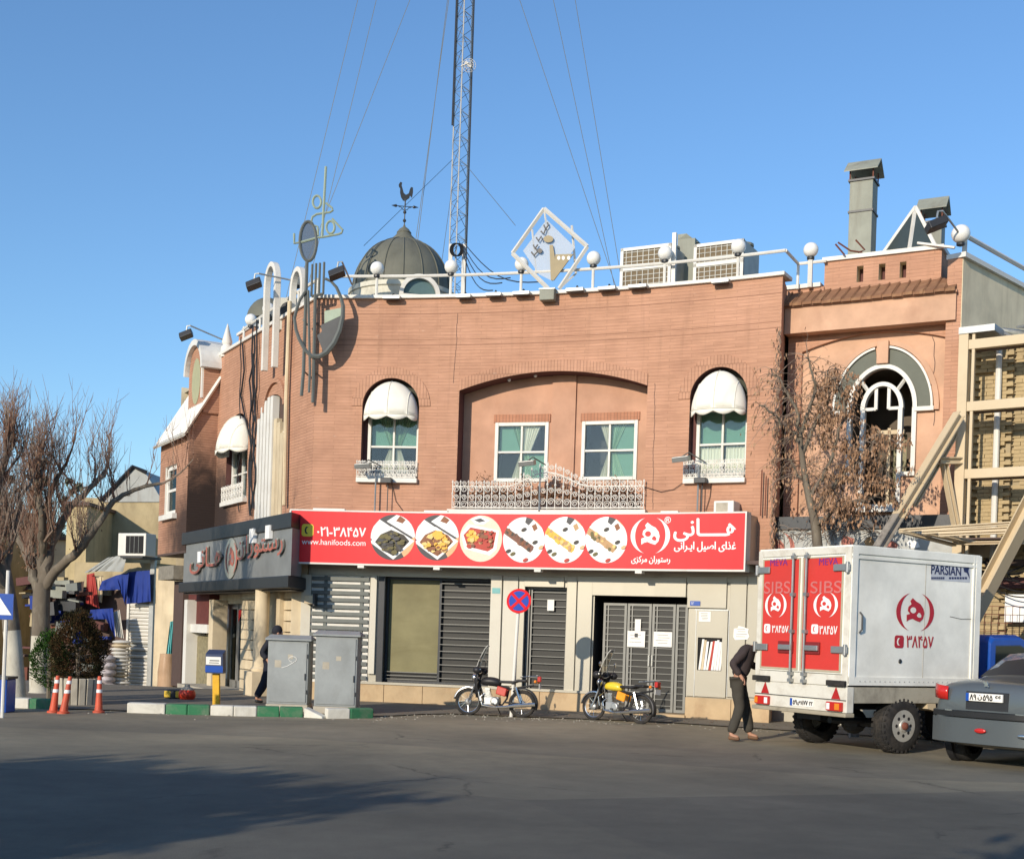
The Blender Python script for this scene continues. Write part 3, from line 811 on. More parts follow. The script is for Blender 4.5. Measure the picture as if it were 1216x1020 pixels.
# flat strip right under the sign
mbk = MB(FR.T()); mbk.box(0.05, FR.L - .02, 0.001, .035, 2.70, 3.03, 20); mbk.build("cladding_header", M_panel, B)
panel(357, 682, 369, 812, M_panelw, .07); panel(439, 684, 447, 800, M_panelw, .07)
panel(448, 684, 456, 812, M_dark, .03); panel(582, 683, 595.5, 812, M_panelw, .07); panel(596.5, 684, 614.5, 814, M_panelw, .055)  # narrow dark strip imitates the shaded reveal left of the window
panel(615, 684, 622.5, 818, M_panel, .04); panel(623, 685, 671, 697, M_panel, .05)
panel(672, 684, 684, 820, M_panel, .045); panel(685, 684, 703, 820, M_panel, .06)
panel(704, 685, 816, 708, M_panel, .06); panel(817, 684, 864, 722, M_panel, .05); panel(866, 684, 886, 828, M_panel, .05); panel(887, 684, 903, 828, M_panel, .05)
# meter cupboard panel with its hatch
mcx = Rc(FR, 829, 757, 858, 796); mcp = Rc(FR, 817, 724, 864, 827)
mb = MB(FR.T()); mb.box(mcp[0], mcx[0], .001, .05, mcp[2], mcp[3]); mb.box(mcx[1], mcp[1] - .004, .001, .05, mcp[2], mcp[3])
mb.box(mcx[0], mcx[1], .001, .05, mcp[2], mcx[2]); mb.box(mcx[0], mcx[1], .001, .05, mcx[3], mcp[3]); mb.build("cladding_panel", M_panel, B)
mb = MB(FR.T()); mb.box(mcx[0], mcx[1], -.02, .004, mcx[2], mcx[3]); mb.build("hatch_recess", M_black, B)
mb = MB(FR.T()); r_ = Rc(FR, 826, 724, 865, 727)
for q in ((826, 723.5, 866, 725), (826, 725, 827, 827), (865, 725, 866, 827)):
    a = Rc(FR, *q); mb.box(a[0], a[1], .05, .058, a[2], a[3])
mb.build("hatch_frame", M_alu, B)
# window sill line and stone plinth blocks
zs_ = w1[2]
mb = MB(FR.T()); mb.box(0.8, dr[0] - .02, .0, .13, zs_ - .05, zs_, 10); mb.build("plinth_cap", M_panel, B)
xs = [0.05, .9, 1.75, 2.6, 3.45, 4.3, 5.15, dr[0] - .01]
for a, b in zip(xs, xs[1:]):
    mb = MB(FR.T()); mb.box(a + .004, b - .004, .0, .10 + .004 * rr.random(), -.02, zs_ - .05, 2); mb.build("plinth_stone", M_plinth, B, bevel=.008)
zr_ = FR.inv(850, 829)[1]
xs = [dr[1] + .01, dr[1] + .95, FR.L + .05]
for a, b in zip(xs, xs[1:]):
    mb = MB(FR.T()); mb.box(a + .004, b - .004, .0, .11, -.02, zr_, 2); mb.build("plinth_stone", M_plinth, B, bevel=.008)
mb = MB(FR.T()); mb.box(dr[0] - .03, dr[1] + .03, -.5, .16, -.01, .07, 3); mb.build("door_step", M_plinth, B, bevel=.01)
# shop window 1: blind on the left, dark shutter bars on the right
s0, s1, z0, z1 = w1; sm_ = FR.inv(523, 740, -.2)[0]
mb = MB(FR.T())
mb.box(s0, s0 + .05, -.25, -.15, z0, z1); mb.box(s1 - .05, s1, -.25, -.15, z0, z1); mb.box(s0, s1, -.25, -.15, z1 - .05, z1); mb.box(sm_ - .025, sm_ + .025, -.25, -.14, z0, z1); mb.box(s0, s1, -.25, -.15, z0, z0 + .04)
shopf = mb.build("window_frame", M_dark, B)
M_olive = streak_mat("olive_film", (0.21, 0.19, 0.095), (0.15, 0.13, 0.06), 0.6, rough=0.35, vs=(.8, .8, 3), bm=0)
mb = MB(FR.T()); mb.box(s0 + .05, sm_ - .025, -.23, -.22, z0 + .22, z1 - .05); mb.build("covered_pane", M_olive, shopf)
mb = MB(FR.T()); mb.box(s0 + .05, sm_ - .025, -.24, -.23, z0 + .0, z0 + .22); mb.box(sm_ + .025, s1 - .05, -.24, -.23, z0, z1); mb.build("dark_pane", M_closed, shopf)
interior(FR, s0, s1, z0, z1, -.4, B, .6)
def hbars(F, s0, s1, z0, z1, o, n, parent, w=.012, m=M_steel, name="grille_bar"):
    first = None
    for i in range(n):
        z = z0 + (z1 - z0) * (i + .5) / n
        mb = MB(F.T()); mb.box(s0, s1, o, o + .012, z - w / 2, z + w / 2); mb.build(name, m, parent)
hbars(FR, sm_ + .02, s1 - .03, z0 + .05, z1 - .04, -.135, 15, B)
hbars(FR, s0 + .03, sm_ - .02, z0 + .03, z0 + .26, -.135, 3, B)
# window 2
s0, s1, z0, z1 = w2
interior(FR, s0, s1, z0, z1, -.25, B, .5)
mb = MB(FR.T()); mb.box(s0, s0 + .06, -.2, -.12, z0, z1); mb.box(s0 + .09, s0 + .12, -.2, -.12, z0, z1); mb.box(s1 - .04, s1, -.2, -.12, z0, z1); mb.box(s0, s1, -.2, -.12, z1 - .05, z1)
g2 = mb.build("window_frame", M_steel, B)
mb = MB(FR.T()); mb.box(s0 + .12, s1 - .04, -.19, -.18, z0, z1); mb.build("dark_pane", M_closed, g2)
hbars(FR, s0 + .12, s1 - .04, z0 + .02, z1 - .03, -.12, 14, B)
# entrance: four folding grille leaves
s0, s1, z0, z1 = dr
interior(FR, s0, s1, 0, z1, -.5, B, .8)
for k, (pa, pb) in enumerate(((716, 743.5), (744.5, 773), (774, 801.5), (802.5, 816))):
    a = FR.inv(pa, 770, -.3)[0]; b = FR.inv(pb, 770, -.3)[0]; b = min(b, s1 - .01)
    mb = MB(FR.T()); o0 = -.32; zt = z1 - .14
    for (u, v) in ((a, a + .05), (b - .05, b)): mb.box(u, v, o0, o0 + .05, .08, zt)
    mb.box(a, b, o0, o0 + .05, zt - .05, zt); mb.box(a, b, o0, o0 + .05, .08, .14)
    if k < 3: mb.box(a + .085, a + .11, o0, o0 + .045, .14, zt - .05)
    lf = mb.build("door_leaf", M_steel, B, bevel=.004)
    mb = MB(FR.T()); mb.box(a + .05, b - .05, o0 + .01, o0 + .016, .14, zt - .05); mb.build("pane", M_closed, lf)
    for i in range(16):
        z = .14 + (zt - .2) * (i + .5) / 16
        mb = MB(FR.T()); mb.box(a + .05, b - .05, o0 + .03, o0 + .045, z - .007, z + .007); mb.build("grille_bar", M_steel, lf)
    if k in (1, 2):
        mb = MB(FR.T()); mb.box(b - .04 if k == 1 else a + .01, b - .01 if k == 1 else a + .04, o0 + .05, o0 + .085, 1.0, 1.22); mb.build("handle", M_chrome, lf)
# left louvred bay under the sign
lv = Rc(FR, 369, 684, 438, 800)
mb = MB(FR.T()); mb.box(lv[0], lv[1], .001, .02, .3, lv[3], 2); mb.build("white_backing", M_white, B)
for i in range(16):
    z = lv[3] - .06 - i * .150
    if z < .4: break
    mb = MB(FR.T()); mb.box(lv[0] + .01, lv[1] - .01, .05, .075, z - .040, z + .040); mb.build("slat", M_grey, B)
mb = MB(FR.T())
for px in (386, 429):
    s = FR.inv(px, 740)[0]; mb.box(s - .035, s + .035, .03, .05, .3, lv[3])
mb.build("slat_post", M_grey, B)
# ---------------------------------------------------------------- the red signboard
SO = 0.66
sg = thing("shop_signboard", "long red shop signboard with food pictures and white Persian lettering over the ground floor", "sign", FR.P(5, 3.0, SO))
sL, zTL = FR.inv(346, 607, SO); sR, zTR = FR.inv(885.5, 608, SO); zBL = FR.inv(346, 668.5, SO)[1]; zBR = FR.inv(883.5, 674.5, SO)[1]
zT = (zTL + zTR) / 2; zB = (zBL + zBR) / 2
mb = MB(FR.T()); mb.box(sL, sR, .40, SO, zB, zT, 40); mb.build("board", M_red, sg)
mb = MB(FR.T()); mb.box(sL - .03, sR + .03, .41, SO + .012, zT, zT + .03, 40); mb.box(sL - .03, sR + .03, .41, SO + .012, zB - .035, zB, 40)
mb.box(sL - .04, sL, .41, SO + .015, zB, zT); mb.box(sR, sR + .03, .41, SO + .015, zB, zT)
mb.build("edge_trim", M_white, sg)
mb = MB(FR.T()); mb.box(sR + .001, sR + .022, .0, .40, zB - .02, zT - .01); mb.build("side_panel", M_panel, sg)
for px in (351, 430, 520, 640, 760): mb = MB(FR.T()); s = FR.inv(px, 672, SO)[0]; mb.box(s - .10, s + .04, SO - .2, SO + .005, zB - .09, zB - .036); mb.build("bracket", M_white, sg)
o1 = SO + .004
def spix(px, py, o=o1): return FR.inv(px, py, o)
def circ(cx, cy, rx, ry, n=40): return [(cx + rx * cos(2 * pi * i / n), cy + ry * sin(2 * pi * i / n)) for i in range(n)]
def clip(poly, c, rx, ry, n=40):
    """clip to an ellipse (both in normalised board units)"""
    cp_ = circ(c[0], c[1], rx, ry, n); out = list(poly)
    for i in range(n):
        a, b = cp_[i], cp_[(i + 1) % n]; inp = out; out = []
        ins = lambda p: (b[0] - a[0]) * (p[1] - a[1]) - (b[1] - a[1]) * (p[0] - a[0]) >= -1e-9
        for k in range(len(inp)):
            p, q = inp[k - 1], inp[k]; ip, iq = ins(p), ins(q)
            if ip != iq:
                d1 = (b[0] - a[0]) * (p[1] - a[1]) - (b[1] - a[1]) * (p[0] - a[0]); d2 = (b[0] - a[0]) * (q[1] - a[1]) - (b[1] - a[1]) * (q[0] - a[0])
                t = d1 / (d1 - d2); out.append((p[0] + (q[0] - p[0]) * t, p[1] + (q[1] - p[1]) * t))
            if iq: out.append(q)
        if len(out) < 3: return []
    return out
def cm(name, c, r=0.5): return mat(name, c, r, var=0.15, scale=12, bm=0)
C_char = cm("print_charcoal", (.05, .05, .055)); C_cream = cm("print_cream", (.66, .60, .46)); C_wh = cm("print_white", (.80, .80, .78))
C_dkgreen = cm("print_dark_stew", (.035, .028, .02)); C_brown = cm("print_brown", (.22, .075, .025)); C_gold = cm("print_gold", (.78, .42, .05)); C_rice = cm("print_rice", (.72, .52, .18))
C_tom = cm("print_tomato", (.42, .035, .02)); C_meat = cm("print_meat", (.17, .06, .035)); C_tan = cm("print_tan", (.45, .27, .12)); C_peach = cm("print_peach", (.72, .40, .20)); C_oliv = cm("print_olive", (.12, .10, .03))
foodc = [(466.5, 638, 25.5, 27), (519, 638.3, 25, 27), (571, 639.5, 24.5, 27.5), (622, 641, 24, 27), (671, 641, 24, 27.5), (720, 641, 24, 27.5)]
fr_ = random.Random(21)
for k, (cx, cy, rx, ry) in enumerate(foodc):
    s, z = spix(cx, cy); a = abs(spix(cx + rx, cy)[0] - s); b = abs(spix(cx, cy + ry)[1] - z)
    lay = [0]; c0_ = FR.P(s, 0, 0); c1_ = FR.P(s + .01, 0, 0); PF = Flat((c0_.x, c0_.y), (c1_.x - c0_.x, c1_.y - c0_.y), 1); s_keep = s; s = 0.0
    def put(poly, m, name="print", free=False):
        q = poly if free else clip(poly, (0, 0), 1, 1)
        if len(q) < 3: return
        lay[0] += 1
        mb = MB(PF.T()); mb.flat([(s + x * a, z + y * b) for x, y in q], o1 + .003 + .0007 * lay[0]); mb.build(name, m, pic)
    mb = MB(PF.T()); mb.flat([(s + x * a, z + y * b) for x, y in circ(0, 0, 1, 1)], o1 + .003); pic = mb.build("food_picture", C_char if k < 3 else C_wh, sg)
    if k == 2: put([(-1, -1), (1, -1), (1, 1), (-1, 1)], C_cream)
    if k < 2:
        put([(-1.2, .1), (-.62, .78), (-.1, .46), (-.75, -.25)], C_wh); put([(-.3, .70), (.3, 1.1), (1.2, .62), (1.1, -.1)], C_wh)
        put([(.55, -.9), (1.1, -.3), (1.1, .1), (.75, -.1), (.35, -.55)], C_peach)
        put([(.12, .72), (.42, .62), (.56, .78), (.3, .95)], C_brown)
        put([(-1.05, -.22), (-.08, .48), (.98, -.14), (.05, -.97)], C_wh)
        put([(-.80, -.22), (-.55, .12), (-.08, .33), (.5, .12), (.76, -.16), (.4, -.55), (.05, -.82), (-.4, -.58)], C_dkgreen if k == 0 else C_brown)
        cols = [C_dkgreen, C_oliv, C_char, C_oliv] if k == 0 else [C_gold, C_rice, C_gold, C_brown]
        for i in range(70):
            t = fr_.uniform(0, 2 * pi); q = sqrt(fr_.random()) * .52; cx_ = -.02 + q * cos(t) * 1.1; cy_ = -.26 + q * sin(t) * .85; r = fr_.uniform(.05, .12)
            put([(cx_ + r * cos(u) * 1.3, cy_ + r * sin(u) * fr_.uniform(.6, 1.1)) for u in frange(0, 2 * pi, 6)[:-1]], fr_.choice(cols))
        if k == 1:
            put([(-.2, .1), (-.05, .3), (.25, .28), (.32, .0), (.05, -.12)], C_gold)
    elif k == 2:
        put([(-.5, .82), (-.1, 1.0), (.4, .8), (.1, .6), (-.3, .62)], C_wh); put([(-.35, .80), (-.05, .88), (.2, .76), (-.1, .7)], C_char)
        put([(-.95, .2), (-.6, .62), (.85, .35), (.75, -.45), (.45, -.72), (-.75, -.45)], C_wh)
        put([(-.82, .15), (-.5, .48), (.72, .28), (.6, -.4), (.35, -.55), (-.62, -.35)], C_tom)
        for i in range(50):
            cx_ = fr_.uniform(-.6, .55); cy_ = fr_.uniform(-.38, .32); r = fr_.uniform(.05, .13)
            col = fr_.choice([C_gold, C_rice, C_gold]) if (cx_ < -.15 and cy_ > -.1) else fr_.choice([C_tom, C_meat, C_brown, C_tan])
            put([(cx_ + r * cos(u), cy_ + r * sin(u) * .8) for u in frange(0, 2 * pi, 6)[:-1]], col)
    else:
        put([(-.45, 1.1), (1.2, 1.1), (1.2, .05), (.2, .65)], C_char)
        put([(-.28, 1.0), (-.1, 1.1), (.1, 1.0), (.0, .62), (-.2, .6)], C_wh); put([(.2, .62), (.55, 1.0), (1.0, .5), (1.0, .15)], C_wh)
        put([(.36, .62), (.55, .72), (.66, .5), (.48, .38)], C_brown if k != 4 else C_tan)
        put([(.3, 1.0), (.9, 1.0), (.9, .5)], C_peach); put([(-1.1, .6), (-.7, .8), (-.75, .62)], C_char)
        ang = -.56; ca, sa = cos(ang), sin(ang)
        base = {3: C_meat, 4: C_gold, 5: C_tan}[k]; cols = {3: [C_meat, C_brown, C_dkgreen], 4: [C_gold, C_rice, C_tan], 5: [C_tan, C_oliv, C_rice]}[k]
        T_ = lambda x, y: (x * ca - y * sa - .12, x * sa + y * ca - .10)
        put([T_(-.98, .16), T_(.62, .17), T_(.66, 0), T_(.62, -.15), T_(-.98, -.13)], base)
        for i in range(22):
            x = fr_.uniform(-.9, .6); y = fr_.uniform(-.12, .13); put([T_(x + .08 * cos(u), y + .09 * sin(u)) for u in frange(0, 2 * pi, 6)[:-1]], fr_.choice(cols))
        for (x, y, m) in ((-.5, -.62, C_oliv), (.0, .45, C_dkgreen), (.55, -.1, C_dkgreen), (-.72, -.5, C_dkgreen), (.12, -.88, C_tom), (.85, -.32, C_peach)):
            put([(x + .13 * cos(u), y + .09 * sin(u + .5)) for u in frange(0, 2 * pi, 8)[:-1]], m)
def round_rect(x0, x1, y0, y1, r=.22, n=5):
    w = (x1 - x0) * r; out = []
    for (cx, cy, a0) in ((x1 - w, y1 - w, 0), (x0 + w, y1 - w, pi / 2), (x0 + w, y0 + w, pi), (x1 - w, y0 + w, 1.5 * pi)):
        for i in range(n + 1): out.append((cx + w * cos(a0 + pi / 2 * i / n), cy + w * sin(a0 + pi / 2 * i / n)))
    return out
def phone_icon(F, p0, p1, o, back, fore, parent):
    s0, z1 = F.inv(*p0, o); s1, z0 = F.inv(*p1, o)
    mb = MB(F.T()); mb.flat(round_rect(min(s0, s1), max(s0, s1), z0, z1), o); ic = mb.build("phone_icon", back, parent)
    w = s1 - s0; h = z1 - z0; P = []
    for i in range(11):
        t = i / 10; a = -2.0 + 2.2 * 0 + (t - .5) * 2.2; r = .34
        P.append((.66 + r * cos(pi + (t - .5) * 2.0), .5 + r * sin(pi + (t - .5) * 2.0), .07 + .05 * (abs(t - .5) * 2) ** 4))
    mb = MB(F.T()); L_ = [(x - q, y) for x, y, q in P]; R_ = [(x + q, y) for x, y, q in P][::-1]
    mb.flat([(s0 + x * w, z0 + y * h) for x, y in L_ + R_], o + .0015); mb.build("handset", fore, ic)
def logo(F, p0, p1, o, fore, back, parent, inner=(.30, .74, .26, .80)):
    """two brackets and the letter between them; p0 top left, p1 bottom right"""
    s0, z1 = F.inv(*p0, o); s1, z0 = F.inv(*p1, o); w = s1 - s0; h = z1 - z0
    r_t = MB(F.T())
    for sg_ in (-1, 1):
        O = []; I = []
        for i in range(17):
            t = -1.28 + 2.56 * i / 16
            O.append((.5 + sg_ * .5 * cos(t), .5 + .5 * sin(t) / sin(1.28) )); I.append((.5 + sg_ * (.5 * cos(t) - .115 * cos(t / 1.28 * pi / 2)), .5 + .5 * sin(t) / sin(1.28)))
        r_t = MB(F.T()); r_t.flat([(s0 + x * w, z0 + y * h) for x, y in O + I[::-1]], o); r_t.build("logo_bracket", fore, parent)
    G = [(212, 790), (211, 742), (232, 733), (217, 712), (221, 682), (240, 662), (232, 640), (247, 617), (270, 640), (298, 658), (318, 690), (325, 725), (318, 765), (298, 790), (270, 780), (250, 768), (228, 776)]
    x0, x1, y0, y1 = 143, 387, 582, 857
    fx = lambda p: (s0 + ((p[0] - x0) / (x1 - x0) * .99) * w, z0 + (1 - (p[1] - y0) / (y1 - y0)) * h)
    mb = MB(F.T()); mb.flat([fx(p) for p in G], o); g = mb.build("logo_letter", fore, parent)
    mb = MB(F.T()); mb.flat([fx((252 + 19 * cos(a), 706 + 22 * sin(a))) for a in frange(0, 2 * pi, 14)[:-1]], o + .0015)
    mb.build("letter_counter", back, g)
    mb = MB(F.T()); mb.flat([fx(p) for p in [(276, 742), (286, 724), (296, 724), (306, 742), (304, 756), (292, 758), (280, 752)]], o + .0015); mb.build("letter_counter", back, g)
phone_icon(FR, (358.5, 622), (372, 637), o1, M_yel, M_blk, sg)
b_ = .006
lettering(FR, o1, "\u06F0\u06F2\u06F1-\u06F3\u06F8\u06F4\u06F5\u06F7", (377, 626), (434, 637), M_wht, sg, "phone_number", b_ * 1.3)
lettering(FR, o1, "www.hanifoods.com", (358.5, 640.5), (434, 647), M_wht, sg, "web_address", .002)
logo(FR, (749.5, 615), (795, 657), o1, M_wht, M_red, sg)
lettering(FR, o1, "\u00ae", (789.5, 613.5), (796.5, 621), M_wht, sg, "registered_mark", .003)
lettering(FR, o1, FA("\uFEEB\u0640\u0640\u0640\u0640\uFE8E\uFEE7\uFBFD"), (801, 615.5), (874.5, 642.5), M_wht, sg, "shop_name", b_ * 2.2)
lettering(FR, o1, FA("\uFECF\uFEAC\uFE8D\uFBFC \uFE8D\uFEBB\uFBFF\uFEDE \uFE8D\uFBFE\u0640\uFEAE\uFE8D\uFEE7\uFBFD"), (801, 643), (873.5, 655), M_wht, sg, "slogan", b_ * 1.1)
lettering(FR, o1, FA("\uFEAD\uFEB3\uFE98\uFEEE\uFEAD\uFE8D\uFEE5 \uFEE3\uFEAE\uFB90\uFEB0\uFBFC"), (750, 660), (795.5, 669.5), M_wht, sg, "slogan", b_ * .9)
# notices and number plate on the wall
def notice(F, px0, py0, px1, py1, o, label, lines=4, m=M_paper, logo_=False, poly=None):
    s0, s1, z0, z1 = Rc(F, px0, py0, px1, py1, o)
    mb = MB(F.T())
    if poly: mb.flat([(s0 + x * (s1 - s0), z0 + y * (z1 - z0)) for x, y in poly], o + .004, .004)
    else: mb.box(s0, s1, o, o + .004, z0, z1)
    t_ = mb.build("paper_notice", m); tag(t_, label, "notice")
    mb = MB(F.T()); r = random.Random(px0)
    for i in range(lines):
        z = z1 - (z1 - z0) * (i + 1.2) / (lines + 1.6); a = r.uniform(.12, .3); mb.box(s0 + (s1 - s0) * a, s1 - (s1 - s0) * r.uniform(.1, .3), o + .005, o + .006, z - .004, z + .004)
    if lines: mb.build("writing", M_grey, t_)
    if logo_:
        mb = MB(F.T()); cx = (s0 + s1) / 2; mb.box(cx - .035, cx + .035, o + .005, o + .006, z1 - .13, z1 - .05); mb.build("emblem", M_blk, t_)
    return t_
notice(FR, 745, 749, 766, 768, -.255, "square white notice with a small black emblem on the second door leaf", 3, logo_=True)
notice(FR, 754, 735, 761, 749, -.25, "narrow white slip taped above the emblem notice on the entrance grille", 0)
notice(FR, 776, 750, 798, 768, -.255, "white handwritten notice on the third door leaf beside the handle", 4)
notice(FR, 650, 712, 658, 725, -.10, "small white slip on the narrow barred window behind the no stopping sign", 0)
notice(FR, 830, 726, 844, 738, .055, "white paper with printed lines at the top of the meter hatch", 5)
notice(FR, 871, 743, 890, 760, .055, "torn round edged white poster on the cladding beside the delivery truck", 4, poly=[(.0, .2), (.12, .0), (.9, .06), (1, .3), (.9, .55), (.95, .8), (.6, .93), (.3, 1), (.25, .85), (.02, .8)])
np_ = notice(FR, 819.5, 713.5, 831.5, 719, .065, "tiny blue house number plate above the meter hatch", 0, m=M_blued)
lettering(FR, .071, "\u06F1\u06F2", (821, 714.5), (824, 718), M_wht, np_, "number")
st = notice(FR, 584.5, 698, 594, 704.5, .075, "small faded turquoise sticker high on the white pilaster", 0, m=mat("turquoise_print", (.18, .42, .42), .6))
# rolled posters standing in the meter hatch
r2 = random.Random(8)
for i in range(9):
    s = mcx[0] + .04 + (mcx[1] - mcx[0] - .08) * i / 8; h = mcx[3] - mcx[2]; tl = r2.uniform(-.01, .05)
    c = [M_paper, M_cream, C_wh, M_paper, C_tom, C_wh, M_paper, C_wh, M_paper][i]
    mb = MB(FR.T()); mb.box(s - .022, s + .022, .012 + .003 * i, .016 + .003 * i, mcx[2] + .01, mcx[2] + h * r2.uniform(.86, .95))
    mb.l = [(x + (z - mcx[2]) * (.10 + tl), y, z) for x, y, z in mb.l]; mb.v = [mb.T(*p) for p in mb.l]
    lab = ["cream leaflet standing leftmost in the meter hatch", "yellowish leaflet leaning second in the meter hatch", "white leaflet leaning third from the left in the meter hatch", "creased leaflet fourth from the left in the meter hatch",
           "dark red leaflet in the middle of the meter hatch", "white leaflet just right of the red one in the meter hatch", "leaflet third from the right in the meter hatch", "bright leaflet second from the right in the meter hatch", "leaflet standing at the right edge of the meter hatch"][i]
    tag(mb.build("leaflet", c), lab, "leaflet", "leaflets stuffed in the meter hatch")

# ---------------------------------------------------------------- roof line of the front
RO = -.12
rl = thing("roof_railing", "low white pipe railing running along the curved roof edge", "railing", FR.P(5, TOP, RO))
sa_ = FR.inv(400, 334)[0]; mb = MB(FR.T()); hr = .42
mb.tube([(s, RO, TOP + .1 + hr) for s in frange(sa_, FR.L, 30)], .033, 6); mb.build("top_rail", M_white, rl)
globes = [(448, 319), (536, 317), (619.5, 314), (705, 307), (790, 301), (877, 293)]
for (px, py) in globes:
    s, z = FR.inv(px, py, RO)
    mb = MB(FR.T()); mb.tube([(s, RO, TOP + .1), (s, RO, z - .12)], .03, 6); mb.build("post", M_white, rl)
glab = ["opal globe lamp on the railing in front of the roof dome", "opal globe lamp at the foot of the lattice mast", "opal globe lamp behind the left corner of the diamond sign", "opal globe lamp just right of the diamond sign",
        "opal globe lamp in front of the left rooftop cooling unit", "opal globe lamp in front of the right rooftop cooling unit"]
def globe(p, label, r=.148):
    mb = MB(); mb.lathe((p[0], p[1], p[2] - r - .06), [(.03, 0), (.075, .02), (.075, .06), (.05, .08)], 12)
    t = thing("globe_lamp", label, "lamp", (p[0], p[1], p[2] - r - .06), "globe lamps along the roof edge")
    mb.build("lamp_holder", M_dark, t); mb = MB(); mb.ball(p, r, 20, 12); mb.build("glass_globe", M_globe, t, smooth=True)
for (px, py), lb in zip(globes, glab):
    s, z = FR.inv(px, py, RO); globe(FR.P(s, z, RO), lb)
# flood lights clamped under the coping
fl = [(465.5, 354, 10.5, "floodlight lying on the roof edge below the dome window"), (551, 352.5, 9, "floodlight on the roof edge under the lattice mast"), (587, 350.5, 9, "floodlight on the roof edge left of the diamond sign foot"), (620, 349, 10, "floodlight under the left corner of the diamond sign"),
      (683.5, 345, 10.5, "floodlight right of the diamond sign foot"), (721.5, 343.2, 10.5, "floodlight midway between diamond sign and left cooling unit"), (758, 340.8, 11, "floodlight below the left rooftop cooling unit"), (856.5, 335, 10.5, "floodlight below the right rooftop cooling unit")]
for (px, py, hw, lb) in fl:
    s, z = FR.inv(px, py, .12); w = abs(FR.inv(px + hw, py, .12)[0] - s)
    t = thing("edge_floodlight", lb, "floodlight", FR.P(s, z, .12), "floodlights along the roof edge")
    mb = MB(FR.T()); mb.box(s - w, s + w, .08, .22, z - .035, z + .035); mb.build("lamp_housing", M_alu, t, bevel=.008)
    mb = MB(FR.T()); mb.box(s - w * .9, s + w * .9, .09, .21, z - .045, z - .036); mb.build("lamp_glass", M_blk, t)
    mb = MB(FR.T()); mb.tube([(s, .1, z + .03), (s, .02, z + .12), (s, -.05, z + .12)], .014, 5); mb.build("clamp", M_dark, t)
s, z = FR.inv(651, 351, .1); t = thing("junction_box", "weathered square metal box on the wall under the diamond sign", "box", FR.P(s, z, .08))
mb = MB(FR.T()); mb.box(s - .16, s + .16, .01, .22, z - .12, z + .10); mb.build("case", M_duct, t, bevel=.015); mb = MB(FR.T()); mb.box(s - .17, s + .17, .0, .23, z + .101, z + .12); mb.build("lid", M_alu, t)

# roof slab and hidden sides of the building
RP = [FR.P(s, 0) for s in frange(0, FR.L, 12)] + [RT.P(0, 0), RT.P(3.29, 0), RS.P(8, 0), Vector((1, 40, 0)), WG.P(11.0, 0) + Vector((4, 2.5, 0)), WG.P(11.0, 0)]
poly = [(p.x, p.y) for p in RP]
def slab_(poly, z, m, name, parent, th=.2):
    mb = MB(); n = len(poly); tri = tessellate_polygon([[Vector((a, b, 0)) for a, b in poly]])
    mb.add([(a, b, z) for a, b in poly], [tuple(t) for t in tri]); mb.add([(a, b, z - th) for a, b in poly], [tuple(t) for t in tri]); return mb.build(name, m, parent)
slab_([(p[0] , p[1] + .2) for p in poly], 8.25, M_conc, "roof_deck", B); slab_([(p[0] , p[1] + .4) for p in poly], 4.1, M_conc, "floor_deck", B)
mb = MB()
for a, b in zip(RP[-5:], RP[-4:]): mb.add([(a.x, a.y, -1), (b.x, b.y, -1), (b.x, b.y, 8.4), (a.x, a.y, 8.4)], [(0, 1, 2, 3)])
mb.build("rear_wall", M_plaster, B)

# dome with ribs, lucarne and finial
dc = at(477.5, 348, 28.9); dr_ = at(536, 348, 28.9).x - dc.x; dz = at(477, 285, 28.9).z - dc.z
dm = B
mb = MB(); prof = []
for j in range(15):
    a = pi / 2 * j / 14; prof.append((dr_ * cos(a) ** .92 if j < 14 else 0.05, dz * sin(a) ** 1.05 - .0))
mb.lathe((dc.x, dc.y, dc.z), prof, 48); D = mb.build("roof_dome", M_dome, B, smooth=True)
for k in range(16):
    a = 2 * pi * k / 16 + .1; mb = MB(); mb.tube([(dc.x + (r + .01) * cos(a), dc.y + (r + .01) * sin(a), dc.z + h) for r, h in prof], .014, 4); mb.build("rib", M_dome, D)
mb = MB(); mb.lathe((dc.x, dc.y, dc.z - .45), [(dr_ + .05, 0), (dr_ + .06, .30), (dr_ + .10, .32), (dr_ + .10, .42), (dr_, .45)], 48); mb.build("dome_drum", M_domew, D, smooth=True)
mb = MB(); mb.lathe((dc.x, dc.y, dc.z + dz - .06), [(.30, 0), (.29, .06), (.20, .14), (.16, .20), (.17, .22), (.11, .30), (.03, .36), (.02, .40)], 20); mb.build("finial", M_dome, D, smooth=True)
lc = at(498, 351, 27.72); LF = Flat((lc.x, lc.y), (.985, .174), 1)
mb = MB(LF.T()); ring(mb, LF, -.36, .36, lc.z, .36, .09, 0.0, 24, .09); 
for i in range(24):
    a, b = pi * i / 24, pi * (i + 1) / 24
    mb.add([(.45 * cos(a), .0, lc.z + .45 * sin(a)), (.45 * cos(b), 0, lc.z + .45 * sin(b)), (.45 * cos(b), -.55, lc.z + .45 * sin(b)), (.45 * cos(a), -.55, lc.z + .45 * sin(a))], [(0, 1, 2, 3)])
mb.box(-.45, .45, -.02, .09, lc.z - .08, lc.z); mb.build("dome_window_frame", M_white, D, smooth=False)
mb = MB(LF.T()); mb.flat([(.36 * cos(pi * i / 20), lc.z + .36 * sin(pi * i / 20)) for i in range(21)], -.02); mb.build("pane", mat("teal_pane", (.10, .16, .16), .15, bm=0), D)
# second small dome farther along the wing roof
d2 = at(318, 372, 33.5); mb = MB(); mb.lathe((d2.x, d2.y, d2.z - .45), [(.55 * cos(pi / 2 * j / 8), .6 * sin(pi / 2 * j / 8) + .25) for j in range(9)], 24); mb.build("roof_dome", M_dome, B, smooth=True)
mb = MB(); pass

